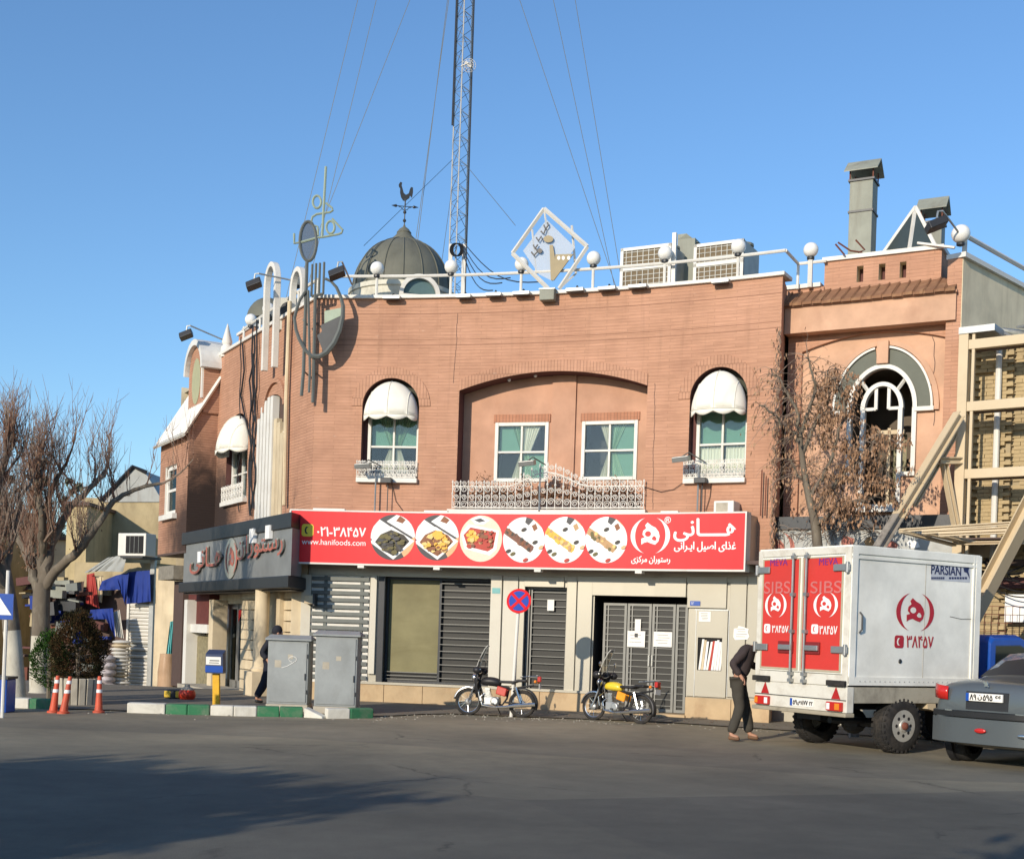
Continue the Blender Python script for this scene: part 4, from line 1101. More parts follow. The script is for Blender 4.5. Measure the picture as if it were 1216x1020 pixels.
# weather vane
wv = thing("weather_vane", "black rooster weather vane with arrows on top of the dome", "weather vane", (dc.x, dc.y, dc.z + dz + .3))
WF = Flat((dc.x, dc.y), (1, 0.15), 1); wz = lambda py: WF.inv(477, py)[1]
mb = MB(WF.T()); mb.tube([(0, 0, dc.z + dz + .2), (0, 0, wz(236))], .014, 6)
for py in (262, 252): mb.ball((0, 0, wz(py)), .04, 8, 6)
mb.build("rod", M_dark, wv)
mb = MB(WF.T()); zc = wz(245); mb.tube([(-.26, 0, zc), (.30, 0, zc)], .010, 5)
for sx in (-1, 1): mb.ball((sx * .20, 0, zc), .028, 8, 5); mb.tube([(sx * .2, 0, zc), (sx * .31, 0, zc)], [.035, .002], 6); mb.tube([(0, 0, zc - .09), (sx * .06, 0, zc - .07), (sx * .08, 0, zc - .03), (sx * .15, 0, zc - .01)], .008, 4)
mb.tube([(0, -.2, zc), (0, .2, zc)], .010, 5); mb.build("compass_arms", M_dark, wv)
RC_ = [(860, 122), (858, 112), (865, 98), (875, 100), (873, 115), (878, 130), (884, 150), (895, 158), (908, 150), (913, 130), (918, 118), (928, 120), (929, 145), (925, 170), (915, 160), (912, 172), (900, 182), (896, 186), (894, 215), (890, 215), (890, 188), (882, 186), (872, 172), (866, 150), (866, 128)]
mb = MB(WF.T()); mb.flat([((x - 892) * .0047, wz(246) + (218 - y) * .0047) for x, y in RC_], .01, .02); mb.build("rooster", M_dark, wv)

# lattice mast and guy wires
mt = at(542, 310, 33.5); mast = thing("lattice_mast", "tall guyed steel lattice mast with small dish rising behind the roof", "mast", (mt.x, mt.y, 8.2))
M_mast = mat("mast_steel", (.42, .42, .40), .5, .3, dirt=.3, bm=0)
mw = .25; zb0, zt0 = 8.0, 40.0
def corner(k, z):
    w = mw * (1 - .18 * (z - 8) / 20 if z < 28 else .82); a = 2 * pi * k / 3 + .5; return Vector((mt.x + w * cos(a), mt.y + w * sin(a), z))
for k in range(3):
    mb = MB(); mb.tube([corner(k, z) for z in frange(zb0, zt0, 10)], .020, 5); mb.build("mast_leg", M_mast, mast)
mb = MB(); z = zb0; i = 0
while z < zt0 - .4:
    for k in range(3):
        a, b = corner(k, z), corner((k + 1) % 3, z + .33); mb.tube([a, b], .008, 3, cap=False); mb.tube([corner(k, z), corner((k + 1) % 3, z)], .007, 3, cap=False)
        mb.tube([b, corner(k, z + .66)], .008, 3, cap=False)
    z += .66
mb.build("bracing", M_grey, mast)
mb = MB(); mb.tube([corner(0, z) + Vector((.04, -.03 + .02 * sin(z), 0)) for z in frange(zb0, zt0, 60)], .02, 5); mb.tube([corner(1, z) + Vector((-.03, -.05, 0)) for z in frange(15, zt0, 30)], .028, 5)
cz = at(541, 300, 33.4); 
for k in range(5): mb.tube([(cz.x + .14 * cos(a) + .02 * k, cz.y - .25, cz.z + .17 * sin(a)) for a in frange(0, 2 * pi, 14)], .012, 4, cap=False)
mb.build("cable", M_blk, mast)
mb = MB(); 
for px in (534, 550): p = at(px, 330, 33.3); mb.box(p.x - .05, p.x + .05, p.y - .02, p.y + .02, 8.2, at(px, 290, 33.3).z)
mb.build("base_plate", M_white, mast)
dp = at(557, 79, 33.2); mb = MB()
for r in (.06, .12, .18): mb.tube([(dp.x + r * cos(a), dp.y - .12 + r * .4, dp.z + r * sin(a)) for a in frange(0, 2 * pi, 16)], .006, 4, cap=False)
for a in frange(0, pi, 6)[:-1]: mb.tube([(dp.x - .18 * cos(a), dp.y - .05, dp.z - .18 * sin(a)), (dp.x, dp.y - .12, dp.z), (dp.x + .18 * cos(a), dp.y - .05, dp.z + .18 * sin(a))], .006, 4)
mb.tube([(dp.x, dp.y - .2, dp.z), (dp.x - .2, dp.y, dp.z)], .02, 5); mb.tube([(dp.x - .1, dp.y - .14, dp.z + .05), (dp.x + .06, dp.y - .14, dp.z - .08)], .03, 5); mb.build("dish", M_white, mast)
wires = [((425, 0), (362, 262), 30.5), ((447, 0), (385, 260), 30.5), ((487, 0), (397, 228), 30.5), ((533, 0), (497, 262), 30), ((524, 60), (499, 262), 30), ((617, 0), (705, 262), 31), ((657, 0), (719, 290), 31), ((683, 0), (731, 291), 31)]
for i, (a, b, Y) in enumerate(wires):
    pb = at(b[0], b[1], Y); xa = a; pa = at(a[0], a[1], Y + 1.0); d = pa - pb; t_ = (24.0 - pb.z) / d.z
    pe = pb + d * max(1.0, t_); pd = pb - d * ((pb.z - 8.3) / d.z)
    top = Vector((mt.x, mt.y, pe.z))
    mb = MB(); mb.tube([pd, pe], .0085, 3, cap=False); mb.build("guy_wire", M_grey, mast)
for (a, b) in (((537, 190), (432, 292)), ((553, 196), (612, 268)), ((537, 222), (520, 345))):
    mb = MB(); mb.tube([at(a[0], a[1], 33.3), at(b[0], b[1], 29.5)], .008, 3, cap=False); mb.build("guy_wire", M_grey, mast)
for (a, b) in (((549, 290), (606, 330)), ((549, 294), (596, 336)), ((549, 298), (585, 345)), ((552, 290), (640, 335))):
    mb = MB(); A, Bp = at(a[0], a[1], 33.2), at(b[0], b[1], 28); mb.tube([A + (Bp - A) * t + Vector((0, 0, -.35 * sin(pi * t))) for t in frange(0, 1, 8)], .014, 4, cap=False); mb.build("cable", M_blk, mast)

# diamond emblem sign
DO = .02
ds = thing("diamond_sign", "white diamond shaped frame sign with brown emblem standing on the roof edge", "sign", FR.P(FR.inv(652, 345, DO)[0], TOP, DO))
def fpt(px, py, o=DO): s, z = FR.inv(px, py, o); return (s, o, z)
mb = MB(FR.T()); M_ = [fpt(651, 343), fpt(608.5, 301), fpt(646, 248), fpt(697.5, 293), fpt(664, 343)]
for a, b in zip(M_, M_[1:]): mb.tube([a, b], .045, 4)
mb.build("diamond_frame", M_white, ds)
mb = MB(FR.T()); mb.tube([fpt(646, 248, -.25), fpt(651, 280, -.25)], .02, 4); mb.tube([fpt(679, 268, -.25), fpt(684, 325, -.3), fpt(664, 343, -.1)], .025, 4); mb.tube([fpt(632, 273, -.25), fpt(637, 325, -.25)], .02, 4); mb.build("back_strut", M_white, ds)
pp = [fpt(621, 298, -.10), fpt(649, 261, -.10), fpt(683, 294, -.10), fpt(656, 334, -.10), fpt(640, 326, -.10)]
gp = bpy.data.materials.new("milky_acrylic"); gp.use_nodes = True; t_ = gp.node_tree; t_.nodes.clear()
oo = t_.nodes.new("ShaderNodeOutputMaterial"); mx = t_.nodes.new("ShaderNodeMixShader"); tr = t_.nodes.new("ShaderNodeBsdfTransparent"); df = t_.nodes.new("ShaderNodeBsdfDiffuse"); df.inputs[0].default_value = (.55, .60, .66, 1); mx.inputs[0].default_value = .55
lk(t_, tr.outputs[0], mx.inputs[1]); lk(t_, df.outputs[0], mx.inputs[2]); lk(t_, mx.outputs[0], oo.inputs[0])
mb = MB(FR.T()); mb.flat([(p[0], p[2]) for p in pp], -.10, .01); mb.build("acrylic_plate", gp, ds)
def cpoly(pts, o, m, name, parent, th=.03):
    q = []
    for x, y in pts: s, z = FR.inv(580 + x * .2961, 220 + y * .2961, o); q.append((s, z))
    mb = MB(FR.T()); mb.flat(q, o, th); return mb.build(name, m, parent)
M_emb = mat("brown_emblem", (.17, .14, .08), .5, .2)
cpoly([(245, 240), (258, 240), (268, 300), (268, 278), (340, 276), (262, 382), (250, 380)], -.03, M_emb, "emblem_shape", ds)
cpoly([(240 + 20 * cos(a), 216 + 14 * sin(a)) for a in frange(0, 2 * pi, 14)[:-1]], -.03, M_emb, "emblem_shape", ds)
cpoly([(206 + 10 * cos(a), 263 + 10 * sin(a)) for a in frange(0, 2 * pi, 12)[:-1]], -.03, M_blk, "emblem_dot", ds)
for cx in (282, 300, 322): cpoly([(cx + 6 * cos(a), 292 + 8 * sin(a)) for a in frange(0, 2 * pi, 10)[:-1]], -.025, M_wht, "emblem_dot", ds)
for pts in (((222, 160), (228, 175), (240, 162), (236, 150)), ((210, 185), (222, 195), (228, 178)), ((192, 210), (200, 225), (212, 205), (216, 222)), ((180, 240), (186, 255), (198, 238)), ((172, 268), (182, 282), (196, 268), (190, 255))):
    mb = MB(FR.T()); mb.tube([(*(lambda q: (q[0], -.03, q[1]))(FR.inv(580 + x * .2961, 220 + y * .2961, -.03)),) for x, y in pts], .018, 5); mb.build("emblem_letter", M_blk, ds)

# rooftop cooling units
M_cool = mat("cooler_casing", (.52, .51, .45), .6, var=.08, dirt=.4, scale=3)
M_pad = mat("cooler_pad", (.17, .13, .08), .95, var=.4, scale=30)
def cooler(px0, py0, px1, py1, Y, label, side=.9):
    """louvred box: front between the photo points, depth going back"""
    a = at(px0, (py0 + py1) / 2, Y + .3); b = at(px1, (py0 + py1) / 2, Y - .25); d = Vector((b.x - a.x, b.y - a.y)); F_ = Flat((a.x, a.y), d, 1); L = d.length
    z0 = 8.3; z1 = at((px0 + px1) / 2, py0, Y).z; zl = at((px0 + px1) / 2, py1, Y).z - .05
    t = thing("rooftop_cooling_unit", label, "air cooler", (a.x, a.y, z0), "cooling units on the roof")
    mb = MB(F_.T()); mb.box(0, L, -side, -.03, zl, z1); mb.build("casing", M_cool, t, bevel=.02)
    mb = MB(F_.T()); mb.box(0, L, -.03, -.005, zl, z1); mb.build("cooling_pad", M_pad, t)
    mb = MB(F_.T())
    for (u, v, w, x) in ((0, .07, zl, z1), (L - .07, L, zl, z1), (0, L, z1 - .07, z1), (0, L, zl, zl + .07), (0, L, (zl + z1) / 2 - .04, (zl + z1) / 2 + .04)): mb.box(u, v, 0, .03, w, x)
    mb.build("front_frame", M_white, t)
    mb = MB(F_.T())
    for i in range(1, 9): x = L * i / 9; mb.box(x - .008, x + .008, -.002, .012, zl, z1)
    for i in range(1, 9): z = zl + (z1 - zl) * i / 9; mb.box(0, L, -.001, .010, z - .007, z + .007)
    mb.build("louvre_grid", M_cool, t)
    mb = MB(F_.T())
    for u in (.08, L - .16): mb.box(u, u + .08, -.2, -.1, z0, zl); mb.box(u, u + .08, -side, -side + .1, z0, zl)
    mb.build("stand", M_dark, t)
    mb = MB(F_.T()); mb.lathe((L * .35, -side * .5, z1), [(.26, 0), (.26, .05), (.1, .09), (.0, .09)], 16); mb.lathe((L * .8, -side * .5, z1), [(.26, 0), (.26, .05), (.1, .09), (.0, .09)], 16); mb.build("fan_cap", M_duct, t)
    return t, F_, L, zl, z1
cooler(737, 292, 797, 340, 28.3, "louvred rooftop cooling unit left of the sheet metal duct")
cooler(824, 287, 883, 335, 27.8, "louvred rooftop cooling unit right of the sheet metal duct", 1.1)
t = thing("sheet_duct", "bent galvanised sheet metal duct standing between the two cooling units", "duct", at(815, 335, 28.9))
a = at(803, 335, 28.9); b = at(826, 335, 28.7); z1 = at(815, 279, 28.9).z
mb = MB(Flat((a.x, a.y), (b.x - a.x, b.y - a.y), 1).T()); w = b.x - a.x
mb.box(0, w, -.8, 0, 8.2, z1 - .12); mb.add([(0, 0, z1 - .12), (0, 0, z1), (w * .5, 0, z1), (w * 1.1, -.1, z1 - .2), (0, -.8, z1 - .12), (0, -.8, z1), (w * .5, -.8, z1), (w * 1.1, -.8, z1 - .2)], [(0, 1, 2, 3), (4, 5, 6, 7), (1, 2, 6, 5), (2, 3, 7, 6), (0, 1, 5, 4)])
mb.build("duct_body", M_duct, t)
s, z = FR.inv(799.5, 335, -.3); zt = FR.inv(801.5, 277, -.3)[1]
mb = MB(FR.T()); mb.box(s - .04, s + .04, -.34, -.26, 8.3, zt); tag(mb.build("white_post", M_white), "bare white post standing between the cooling units", "post")

# window lamps, poles and little things on the first floor wall
def arm_lamp(p_head, p_arm, pole_px, pole_y0, pole_y1, label, o=.45, hw=9):
    s, z = FR.inv(*p_head, o); t = thing("window_floodlight", label, "floodlight", FR.P(s, z, 0), "floodlights on thin poles above the signboard")
    w = .17; mb = MB(FR.T()); mb.obox((s, o, z), (w, 0, .015), (0, .09, -.02), (0, .02, .05)); mb.build("lamp_housing", M_alu, t, bevel=.01)
    s2, z2 = FR.inv(*p_arm, .15); sp, zp1 = FR.inv(pole_px, pole_y1, .15); zp0 = FR.inv(pole_px, pole_y0, .15)[1]
    mb = MB(FR.T()); mb.tube([(s, o, z + .04), (s + (s2 - s) * .3, o * .8, z + .14), (s2, .15, z2)], .014, 5); mb.build("lamp_arm", M_grey, t)
    mb = MB(FR.T()); mb.tube([(sp, .15, zp0), (sp, .15, zp1)], .018, 6); mb.build("pole", M_alu, t)
    return t
arm_lamp((431, 553), (452, 553), 445, 559, 607, "small floodlight on a thin pole left of the left arched window")
arm_lamp((626, 550), (648, 552), 640, 553, 607, "small floodlight over the middle of the balcony railing", .55)
arm_lamp((809, 545), (838, 549), 828, 552, 607, "small floodlight left of the right arched window", .5)
for (px, py, lb) in ((459, 571, "dark box lamp hanging below the left arched window sill"), (832, 571, "dark box lamp hanging below the right arched window sill")):
    s, z = FR.inv(px, py, .2); t = thing("sill_floodlight", lb, "floodlight", FR.P(s, z, .2))
    mb = MB(FR.T()); mb.box(s - .12, s + .12, .12, .28, z - .05, z + .06); mb.build("lamp_housing", M_dark, t, bevel=.01)
    zb_ = FR.inv(px, 607, .15)[1]; mb = MB(FR.T()); mb.tube([(s + .02, .15, z), (s + .02, .15, zb_)], .012, 5); mb.build("pole", M_dark, t)
s0, s1, z0, z1 = Rc(FR, 852, 596, 876, 607, .2); t = thing("ac_box", "small white weathered box behind the top edge of the red signboard", "box", FR.P(s0, z0, 0))
mb = MB(FR.T()); mb.box(s0, s1, .05, .45, 3.9, z1); mb.build("casing", M_white, t, bevel=.02); mb = MB(FR.T()); mb.box(s0 + .05, s1 - .12, .451, .456, 4.02, z1 - .04); mb.build("grille", M_conc, t)
for (p0, p1, n_) in ((372, 410, "left"), (504, 532, "mid"), (785, 806, "right")):
    s0 = FR.inv(p0, 605, .5)[0]; s1 = FR.inv(p1, 605, .5)[0]; mb = MB(FR.T()); mb.box(s0, s1, .42, .54, zT + .032, zT + .075)
    tag(mb.build("tube_light", M_white, bevel=.01), {"left": "long white tube light lying on the signboard near its left end", "mid": "white tube light lying on the signboard under the left arched window", "right": "white tube light lying on the signboard left of the right arched window"}[n_], "light")
for (px, y0, tt) in ((905, 558, "taller"), (910, 565, "shorter")):
    s, z1 = FR.inv(px, y0, .1); mb = MB(FR.T()); mb.tube([(s, .1, 4.0), (s, .1, z1)], .014, 5); tag(mb.build("rusty_rod", M_rust), "%s rusty rod standing on the wall right of the signboard" % tt, "rod")
wc = thing("wall_cable", "thin sagging cables on the brick wall under the right arched window", "cable", FR.P(8, 5, .02))
for pts in (((765, 578), (785, 584), (800, 581), (818, 568)), ((845, 572), (843, 590), (838, 606)), ((465, 573), (470, 595), (478, 606))):
    mb = MB(FR.T()); mb.tube([fpt(x, y, .03) for x, y in pts], .006, 4); mb.build("cable", M_blk, wc)
# ---------------------------------------------------------------- the left wing
SB = 7.2; BO = 0.75; SE = WG.inv(189, 600, BO)[0]
wa = Rc(WG, 269, 492, 294, 594); wsp = wa[3] - .55
ta = Rc(WG, 306, 470, 337, 613)
wo_ = [dict(s=(wa[0], wa[1]), lo=wa[2], hi=archhi(wa[0], wa[1], wsp, .55), d=.25), dict(s=(ta[0], ta[1]), lo=4.0, hi=archhi(ta[0], ta[1], ta[3] - .6, .6), d=.12)]
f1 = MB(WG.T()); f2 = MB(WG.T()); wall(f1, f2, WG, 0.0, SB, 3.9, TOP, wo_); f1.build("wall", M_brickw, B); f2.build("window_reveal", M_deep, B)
mb = MB(WG.T()); mb.box(-.05, SB, -.45, .06, TOP, TOP + .075); mb.build("coping", M_white, B)
mb = MB(WG.T()); mb.box(SB, SE, -.3, 0, 3.4, 7.9); mb.box(SB, SB + .02, -3, -.0, 7.0, TOP); mb.build("wall", M_brickb, B)
# tall white slatted window
mb = MB(WG.T()); mb.box(ta[0], ta[1], -.14, -.12, 3.9, ta[3]); mb.build("window_backing", M_soffit, B)
n = 8; hA = archhi(ta[0], ta[1], ta[3] - .6, .6)
for i in range(n):
    a = ta[0] + (ta[1] - ta[0]) * (i + .12) / n; b = a + (ta[1] - ta[0]) / n * (.72 if i > 2 else .9); zt = min(hA(a), hA(b)) - .03
    mb = MB(WG.T()); mb.box(a, b, -.11, .05 if i > 2 else .02, 3.95, zt if i > 2 else zt - .5); mb.build("shutter_slat", M_white if i > 2 else M_cream, B)
mb = MB(WG.T()); 
for z in (5.0, 6.0): mb.box(ta[0], ta[1], -.115, -.05, z, z + .05)
mb.build("shutter_rail", M_white, B)
mb = MB(WG.T()); ring(mb, WG, ta[0] + .05, ta[1] - .5, ta[3] - .35, .6, .10, 0, 20, .06); mb.build("arch_moulding", M_bricka, B)
# downpipe and cable bundles
mb = MB(WG.T()); p = [WG.inv(344, 358, .1), WG.inv(340, 470, .1), WG.inv(337.5, 600, .1)]; mb.tube([(s, .1, z) for s, z in p], .05, 8); mb.build("downpipe", M_cream, B)
cb = thing("cable_bundle", "black bundle of cables hanging down the brick wing beside the tall white window", "cable", WG.P(3, 6, .05))
r3 = random.Random(9)
for base in ((300, 388), (303, 398), (306, 380), (287, 400), (301, 420)):
    pts = []; x = base[0]
    for y in range(base[1], 615, 16): pts.append((WG.inv(x - (y - base[1]) * .02 + r3.uniform(-1.3, 1.3), y, .07))); 
    mb = MB(WG.T()); mb.tube([(s, .07 + r3.uniform(-.02, .03), z) for s, z in pts], .022 if base[0] > 290 else .014, 5); mb.build("cable", M_blk, cb)
mb = MB(WG.T()); mb.tube([(*((lambda q: (q[0], .06, q[1]))(WG.inv(x, y, .06))),) for x, y in ((288, 408), (290, 440), (286, 470), (291, 495), (297, 520), (303, 530))], .022, 5); mb.build("cable", M_blk, cb)
mb = MB(WG.T()); mb.tube([(*((lambda q: (q[0], .04, q[1]))(WG.inv(x, y, .04))),) for x, y in ((258, 455), (252, 500), (246, 530), (236, 570))], .008, 4); mb.build("cable", M_blk, cb)
# wing window
fo = pane_window(WG, wa[0] + .05, wa[1] - .05, wa[2] + .05, wa[2] + 1.35, -.18, 2, 2, B)
interior(WG, wa[0], wa[1], wa[2], wa[3], -.26, fo)
dome_awning(WG, wa[0] + .05, wa[1] - .05, wa[2] + 1.25, wa[3] - .05, -.05, .55, B)
mb = MB(WG.T()); mb.box(wa[0] - .08, wa[1] + .08, -.05, .12, wa[2] - .1, wa[2]); mb.build("sill", M_white, B)
scroll_rail(WG, wa[0], wa[1], wa[2], lambda s: .38, .10, B, step=.22, r=.008)
# projecting block with white sheet roof
e0 = WG.inv(222, 514, BO)[1]; zb0_ = 3.45
wb = Rc(WG, 196, 553, 209, 611, BO)
g1 = MB(WG.T()); g2_ = MB(WG.T()); wall(g1, g2_, WG, SB, SE, zb0_, e0, [dict(s=(wb[0], wb[1]), lo=wb[2], hi=wb[3], d=.12)], o=BO); g1.build("wall", M_brickb, B); g2_.build("window_reveal", M_white, B)
pane_window(WG, wb[0], wb[1], wb[2], wb[3], BO - .1, 1, 2, B, fw_=.12, bar=.08, glass=M_glassd); interior(WG, wb[0], wb[1], wb[2], wb[3], BO - .2, B, .4)
mb = MB(WG.T()); mb.box(wb[0] - .15, wb[1] + .15, BO - .02, BO + .12, wb[2] - .14, wb[2]); mb.build("sill", M_white, B)
EN = Flat((WG.P(SB, 0).x, WG.P(SB, 0).y), (WG.n.x, WG.n.y), 1)
zr = 7.95
mb = MB(lambda x, y, z: WG.P(SB - .002 - y, z, x)); mb.flat([(-.3, zb0_), (BO, zb0_), (BO, e0), (-.0, zr), (-.3, zr)], 0); mb.build("gable_wall", M_bricka, B)
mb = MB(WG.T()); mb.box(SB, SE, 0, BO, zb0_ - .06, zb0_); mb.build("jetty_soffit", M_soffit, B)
M_sheet = mat("white_roof_sheet", (.68, .68, .64), .5, var=.06, dirt=.3, scale=3)
npn = 16
for i in range(npn):
    a = SB - .08 + ((SE + .1) - SB) * i / npn; b = SB - .08 + ((SE + .1) - SB) * (i + 1) / npn - .01
    mb = MB(WG.T()); pe, pr = (BO + .13, e0 - .06), (-.02, zr + .06)
    mb.add([(a, pe[0], pe[1]), (b, pe[0], pe[1]), (b, pr[0], pr[1]), (a, pr[0], pr[1]), (a, pe[0], pe[1] - .05), (b, pe[0], pe[1] - .05), (b, pr[0], pr[1] - .05), (a, pr[0], pr[1] - .05)],
           [(0, 1, 2, 3), (4, 5, 6, 7), (0, 1, 5, 4), (0, 3, 7, 4), (1, 2, 6, 5)])
    mb.tube([(a + .02, pe[0] + .02, pe[1] + .03), (a + .02, pr[0] + .02, pr[1] + .03)], .035, 4); mb.build("roof_panel", M_sheet, B)
mb = MB(WG.T()); mb.tube([(SB - .12, BO + .17, e0 - .08), (SB - .12, -.02, zr + .12)], .05, 4); mb.tube([(SB - .1, BO + .17, e0 - .10), ((SE + .1), BO + .17, e0 - .10)], .05, 4); mb.build("eave_trim", M_white, B)
# barrel dormer
DOo = .42; dn = WG.inv(243.5, 436, DOo); df_ = WG.inv(224, 447, DOo)[0]; dtop = WG.inv(234, 404.5, DOo)[1]
s_n, s_f = dn[0], df_; dcx = (s_n + s_f) / 2; drr = (s_f - s_n) / 2; spz = dtop - drr * 1.0
spz = WG.inv(243.5, 436, DOo)[1]; rise_ = dtop - spz
mb = MB(WG.T()); P = []; Fc = []; nn = 16
for i in range(nn + 1):
    a = pi * i / nn; c, s_ = cos(a), sin(a)
    for o_ in (DOo + .12, -1.0):
        P.append((dcx - drr * 1.12 * c, o_, spz + rise_ * s_)); P.append((dcx - drr * .97 * c, o_, spz - .02 + (rise_ - .14) * s_))
for i in range(nn):
    a, b = 4 * i, 4 * i + 4; Fc += [(a, b, b + 2, a + 2), (a + 1, b + 1, b + 3, a + 3), (a, b, b + 1, a + 1)]
Fc += [(0, 1, 3, 2), (4 * nn, 4 * nn + 1, 4 * nn + 3, 4 * nn + 2)]
mb.add(P, Fc); dh = mb.build("dormer_hood", M_sheet, B)
hd = archhi(s_n + .06, s_f - .06, spz, rise_ - .15)
mb = MB(WG.T()); mb.flat([(s_n + .06, 7.1)] + [(x, hd(x)) for x in frange(s_n + .0601, s_f - .0601, 14)] + [(s_f - .06, 7.1)], DOo, .1); mb.box(s_n + .05, s_n + .07, -.9, DOo, 7.1, spz); mb.build("dormer_wall", M_brickw, B)
mb = MB(WG.T()); mb.flat([(dcx + drr * .5 * cos(a), spz - .25 + .62 * sin(a)) for a in frange(0, 2 * pi, 20)[:-1]], DOo + .012, .01); mb.build("oval_panel", mat("pale_green_panel", (.36, .36, .22), .7), B)
mb = MB(WG.T()); mb.box(s_n + .09, s_n + .19, DOo + .001, DOo + .05, 7.5, spz + .1); mb.build("window_frame", M_white, B)
# finials at the far end of the parapet
for px in (270,):
    s, z = WG.inv(px, 400, -.1)
    mb = MB(WG.T()); mb.lathe((s, -.1, TOP - .05), [(.16, 0), (.16, .25), (.11, .32), (.14, .4), (.02, .85), (.0, .9)], 10); mb.build("finial", M_white, B, smooth=True)
mb = MB(WG.T()); mb.box(5.6, 6.9, -.5, -.4, TOP + .1, TOP + .55); mb.build("parapet_block", M_brickw, B); mb = MB(WG.T()); mb.box(5.55, 6.95, -.55, -.35, TOP + .551, TOP + .62); mb.build("coping", M_white, B)
# beam canopy, metal sign and shop below
CO = .78; c0 = WG.inv(342.5, 650, .83)[0]; c1 = WG.inv(214, 690, CO)[0]
zbt = WG.inv(345, 608, CO)[1]; zbb = WG.inv(345, 626, CO)[1]; zpb = WG.inv(343, 683, CO)[1]; zfb = WG.inv(343, 698, CO)[1]
def plan(mb, poly, z0, z1):
    n = len(poly); mb.add([(a, b, z0) for a, b in poly] + [(a, b, z1) for a, b in poly], [tuple(range(n)), tuple(range(n, 2 * n))] + [(i, (i + 1) % n, n + (i + 1) % n, n + i) for i in range(n)])
mi = lambda o, d=0.0: (c0 * o / CO + .02 + d, o)
mb = MB(WG.T()); plan(mb, [mi(0), mi(CO), (c1, CO), (c1, 0)], zbb, zbt); mb.build("canopy_beam", M_dark, B, bevel=.01)
ws = thing("side_shop_sign", "grey metal sign panel with red and chrome Persian letters on the side wing", "sign", WG.P(3, 2.6, CO))
M_brush = streak_mat("brushed_sign_metal", (.20, .21, .21), (.13, .13, .13), .5, rough=.4, vs=(1, 1, 1), bm=.02)
mb = MB(WG.T()); plan(mb, [mi(.3), mi(CO - .05), (c1 - .1, CO - .05), (c1 - .1, .3)], zpb, zbb - .003); mb.build("sign_panel", M_brush, ws)
mb = MB(WG.T()); plan(mb, [mi(.1), mi(CO + .04), (c1, CO + .04), (c1, .1)], zfb, zpb - .003); plan(mb, [mi(0, .1), mi(CO - .1, .1), (c1, CO - .1), (c1, 0)], zfb - .04, zfb - .003); mb.build("lower_fascia", M_dark, ws, bevel=.02)
lo = CO - .04
M_lred = mat("red_letter", (.38, .12, .085), .5); M_lch = mat("letter_side_metal", (.55, .52, .45), .3, .6, bm=0)
for (p0, p1, tx) in (((281, 634), (335, 662), FA("\uFEAD\uFEB3\uFE98\uFEEE\uFEAD\uFE8D\uFEE5")), ((226, 650), (263, 680), FA("\uFEEB\u0640\uFE8E\uFEE7\uFBFD"))):
    lettering(WG, lo + .06, tx, p0, p1, M_lred, ws, "sign_letters", .012, thick=.0); lettering(WG, lo + .03, tx, (p0[0] + 1.5, p0[1] - 1), (p1[0] + 1.5, p1[1] - 1), M_lch, ws, "letter_returns", .02, thick=.02)
logo(WG, (268, 645), (281, 681), lo + .03, M_lred, M_brush, ws)
mb = MB(WG.T()); s, z = WG.inv(274.5, 663, lo); mb.lathe((s, lo, z), [(.48, 0), (.48, .02), (.0, .021)], 28, axis='y'); mb.build("logo_disc", M_lch, ws)
for q in ((300, 628, 305, 645), (319, 624, 324, 640), (238, 655, 242, 668)):
    a = Rc(WG, *q, lo); mb = MB(WG.T()); mb.box(a[0], a[1], lo, lo + .08, a[2], a[3]); mb.build("white_letter_stub", M_wht, ws)
# wing ground floor
dw = Rc(WG, 256, 717, 285, 812, 0)
h1 = MB(WG.T()); h2 = MB(WG.T()); wall(h1, h2, WG, 0, SE - .1, -.75, 3.9, [dict(s=(dw[0], dw[1]), lo=-.3, hi=dw[3], d=.25)], o=-.02); h1.build("ground_floor_wall", M_cream, B); h2.build("opening_reveal", M_dark, B)
interior(WG, dw[0], dw[1], -.3, dw[3], -.3, B)
hw_ = (dw[1] - dw[0]) / 3
for k in range(3):
    a = dw[0] + hw_ * k + .01; b = a + hw_ - .02
    mb = MB(WG.T())
    for (u, v, w, x) in ((a, a + .09, -.1, dw[3]), (b - .09, b, -.1, dw[3]), (a, b, dw[3] - .12, dw[3]), (a, b, -.1, .15)): mb.box(u, v, -.2, -.15, w, x)
    l_ = mb.build("door_leaf", M_alu, B)
    mb = MB(WG.T()); mb.box(a + .09, b - .09, -.19, -.18, .15, dw[3] - .12); mb.build("pane", M_glassd if k < 2 else M_white, l_)
    mb = MB(WG.T()); mb.flat([(b - .05, dw[3] - .15), (b - .05, dw[3] - .45), (a + .3, dw[3] - .15)], -.14); mb.build("red_corner", M_red, l_) if k != 1 else None
# rusticated piers and the round column
def pier(px0, px1, o0, o1_, z0, z1, n):
    a = Rc(WG, px0, 700, px1, 800, o1_)
    for i in range(n):
        za = z0 + (z1 - z0) * i / n; zb = z0 + (z1 - z0) * (i + 1) / n - .02
        mb = MB(WG.T()); mb.box(a[0], a[1], o0, o1_, za, zb); mb.build("pier_block", M_cream, B, bevel=.012)
pier(286, 301, -.01, .25, -.2, 2.4, 11); pier(333, 346, -.01, .2, 0, 2.4, 10)
s, z = WG.inv(310, 760, .62); mb = MB(WG.T())
zc0 = WG.inv(310, 797, .62)[1]
mb.lathe((s, .62, zc0), [(.20, 0), (.21, .06), (.17, .10), (.165, 1.0), (.155, 2.0), (.16, 2.4 - zc0), ], 24); mb.build("column", M_cream, B, smooth=True)
mb = MB(WG.T()); mb.box(s - .28, s + .28, .34, .90, -.15, zc0 - .003); mb.build("column_pedestal", M_cream, B, bevel=.015)
mb = MB(WG.T()); mb.box(2.2, 7.0, -.02, .9, -.4, -.02); mb.build("shop_step", M_conc, B)
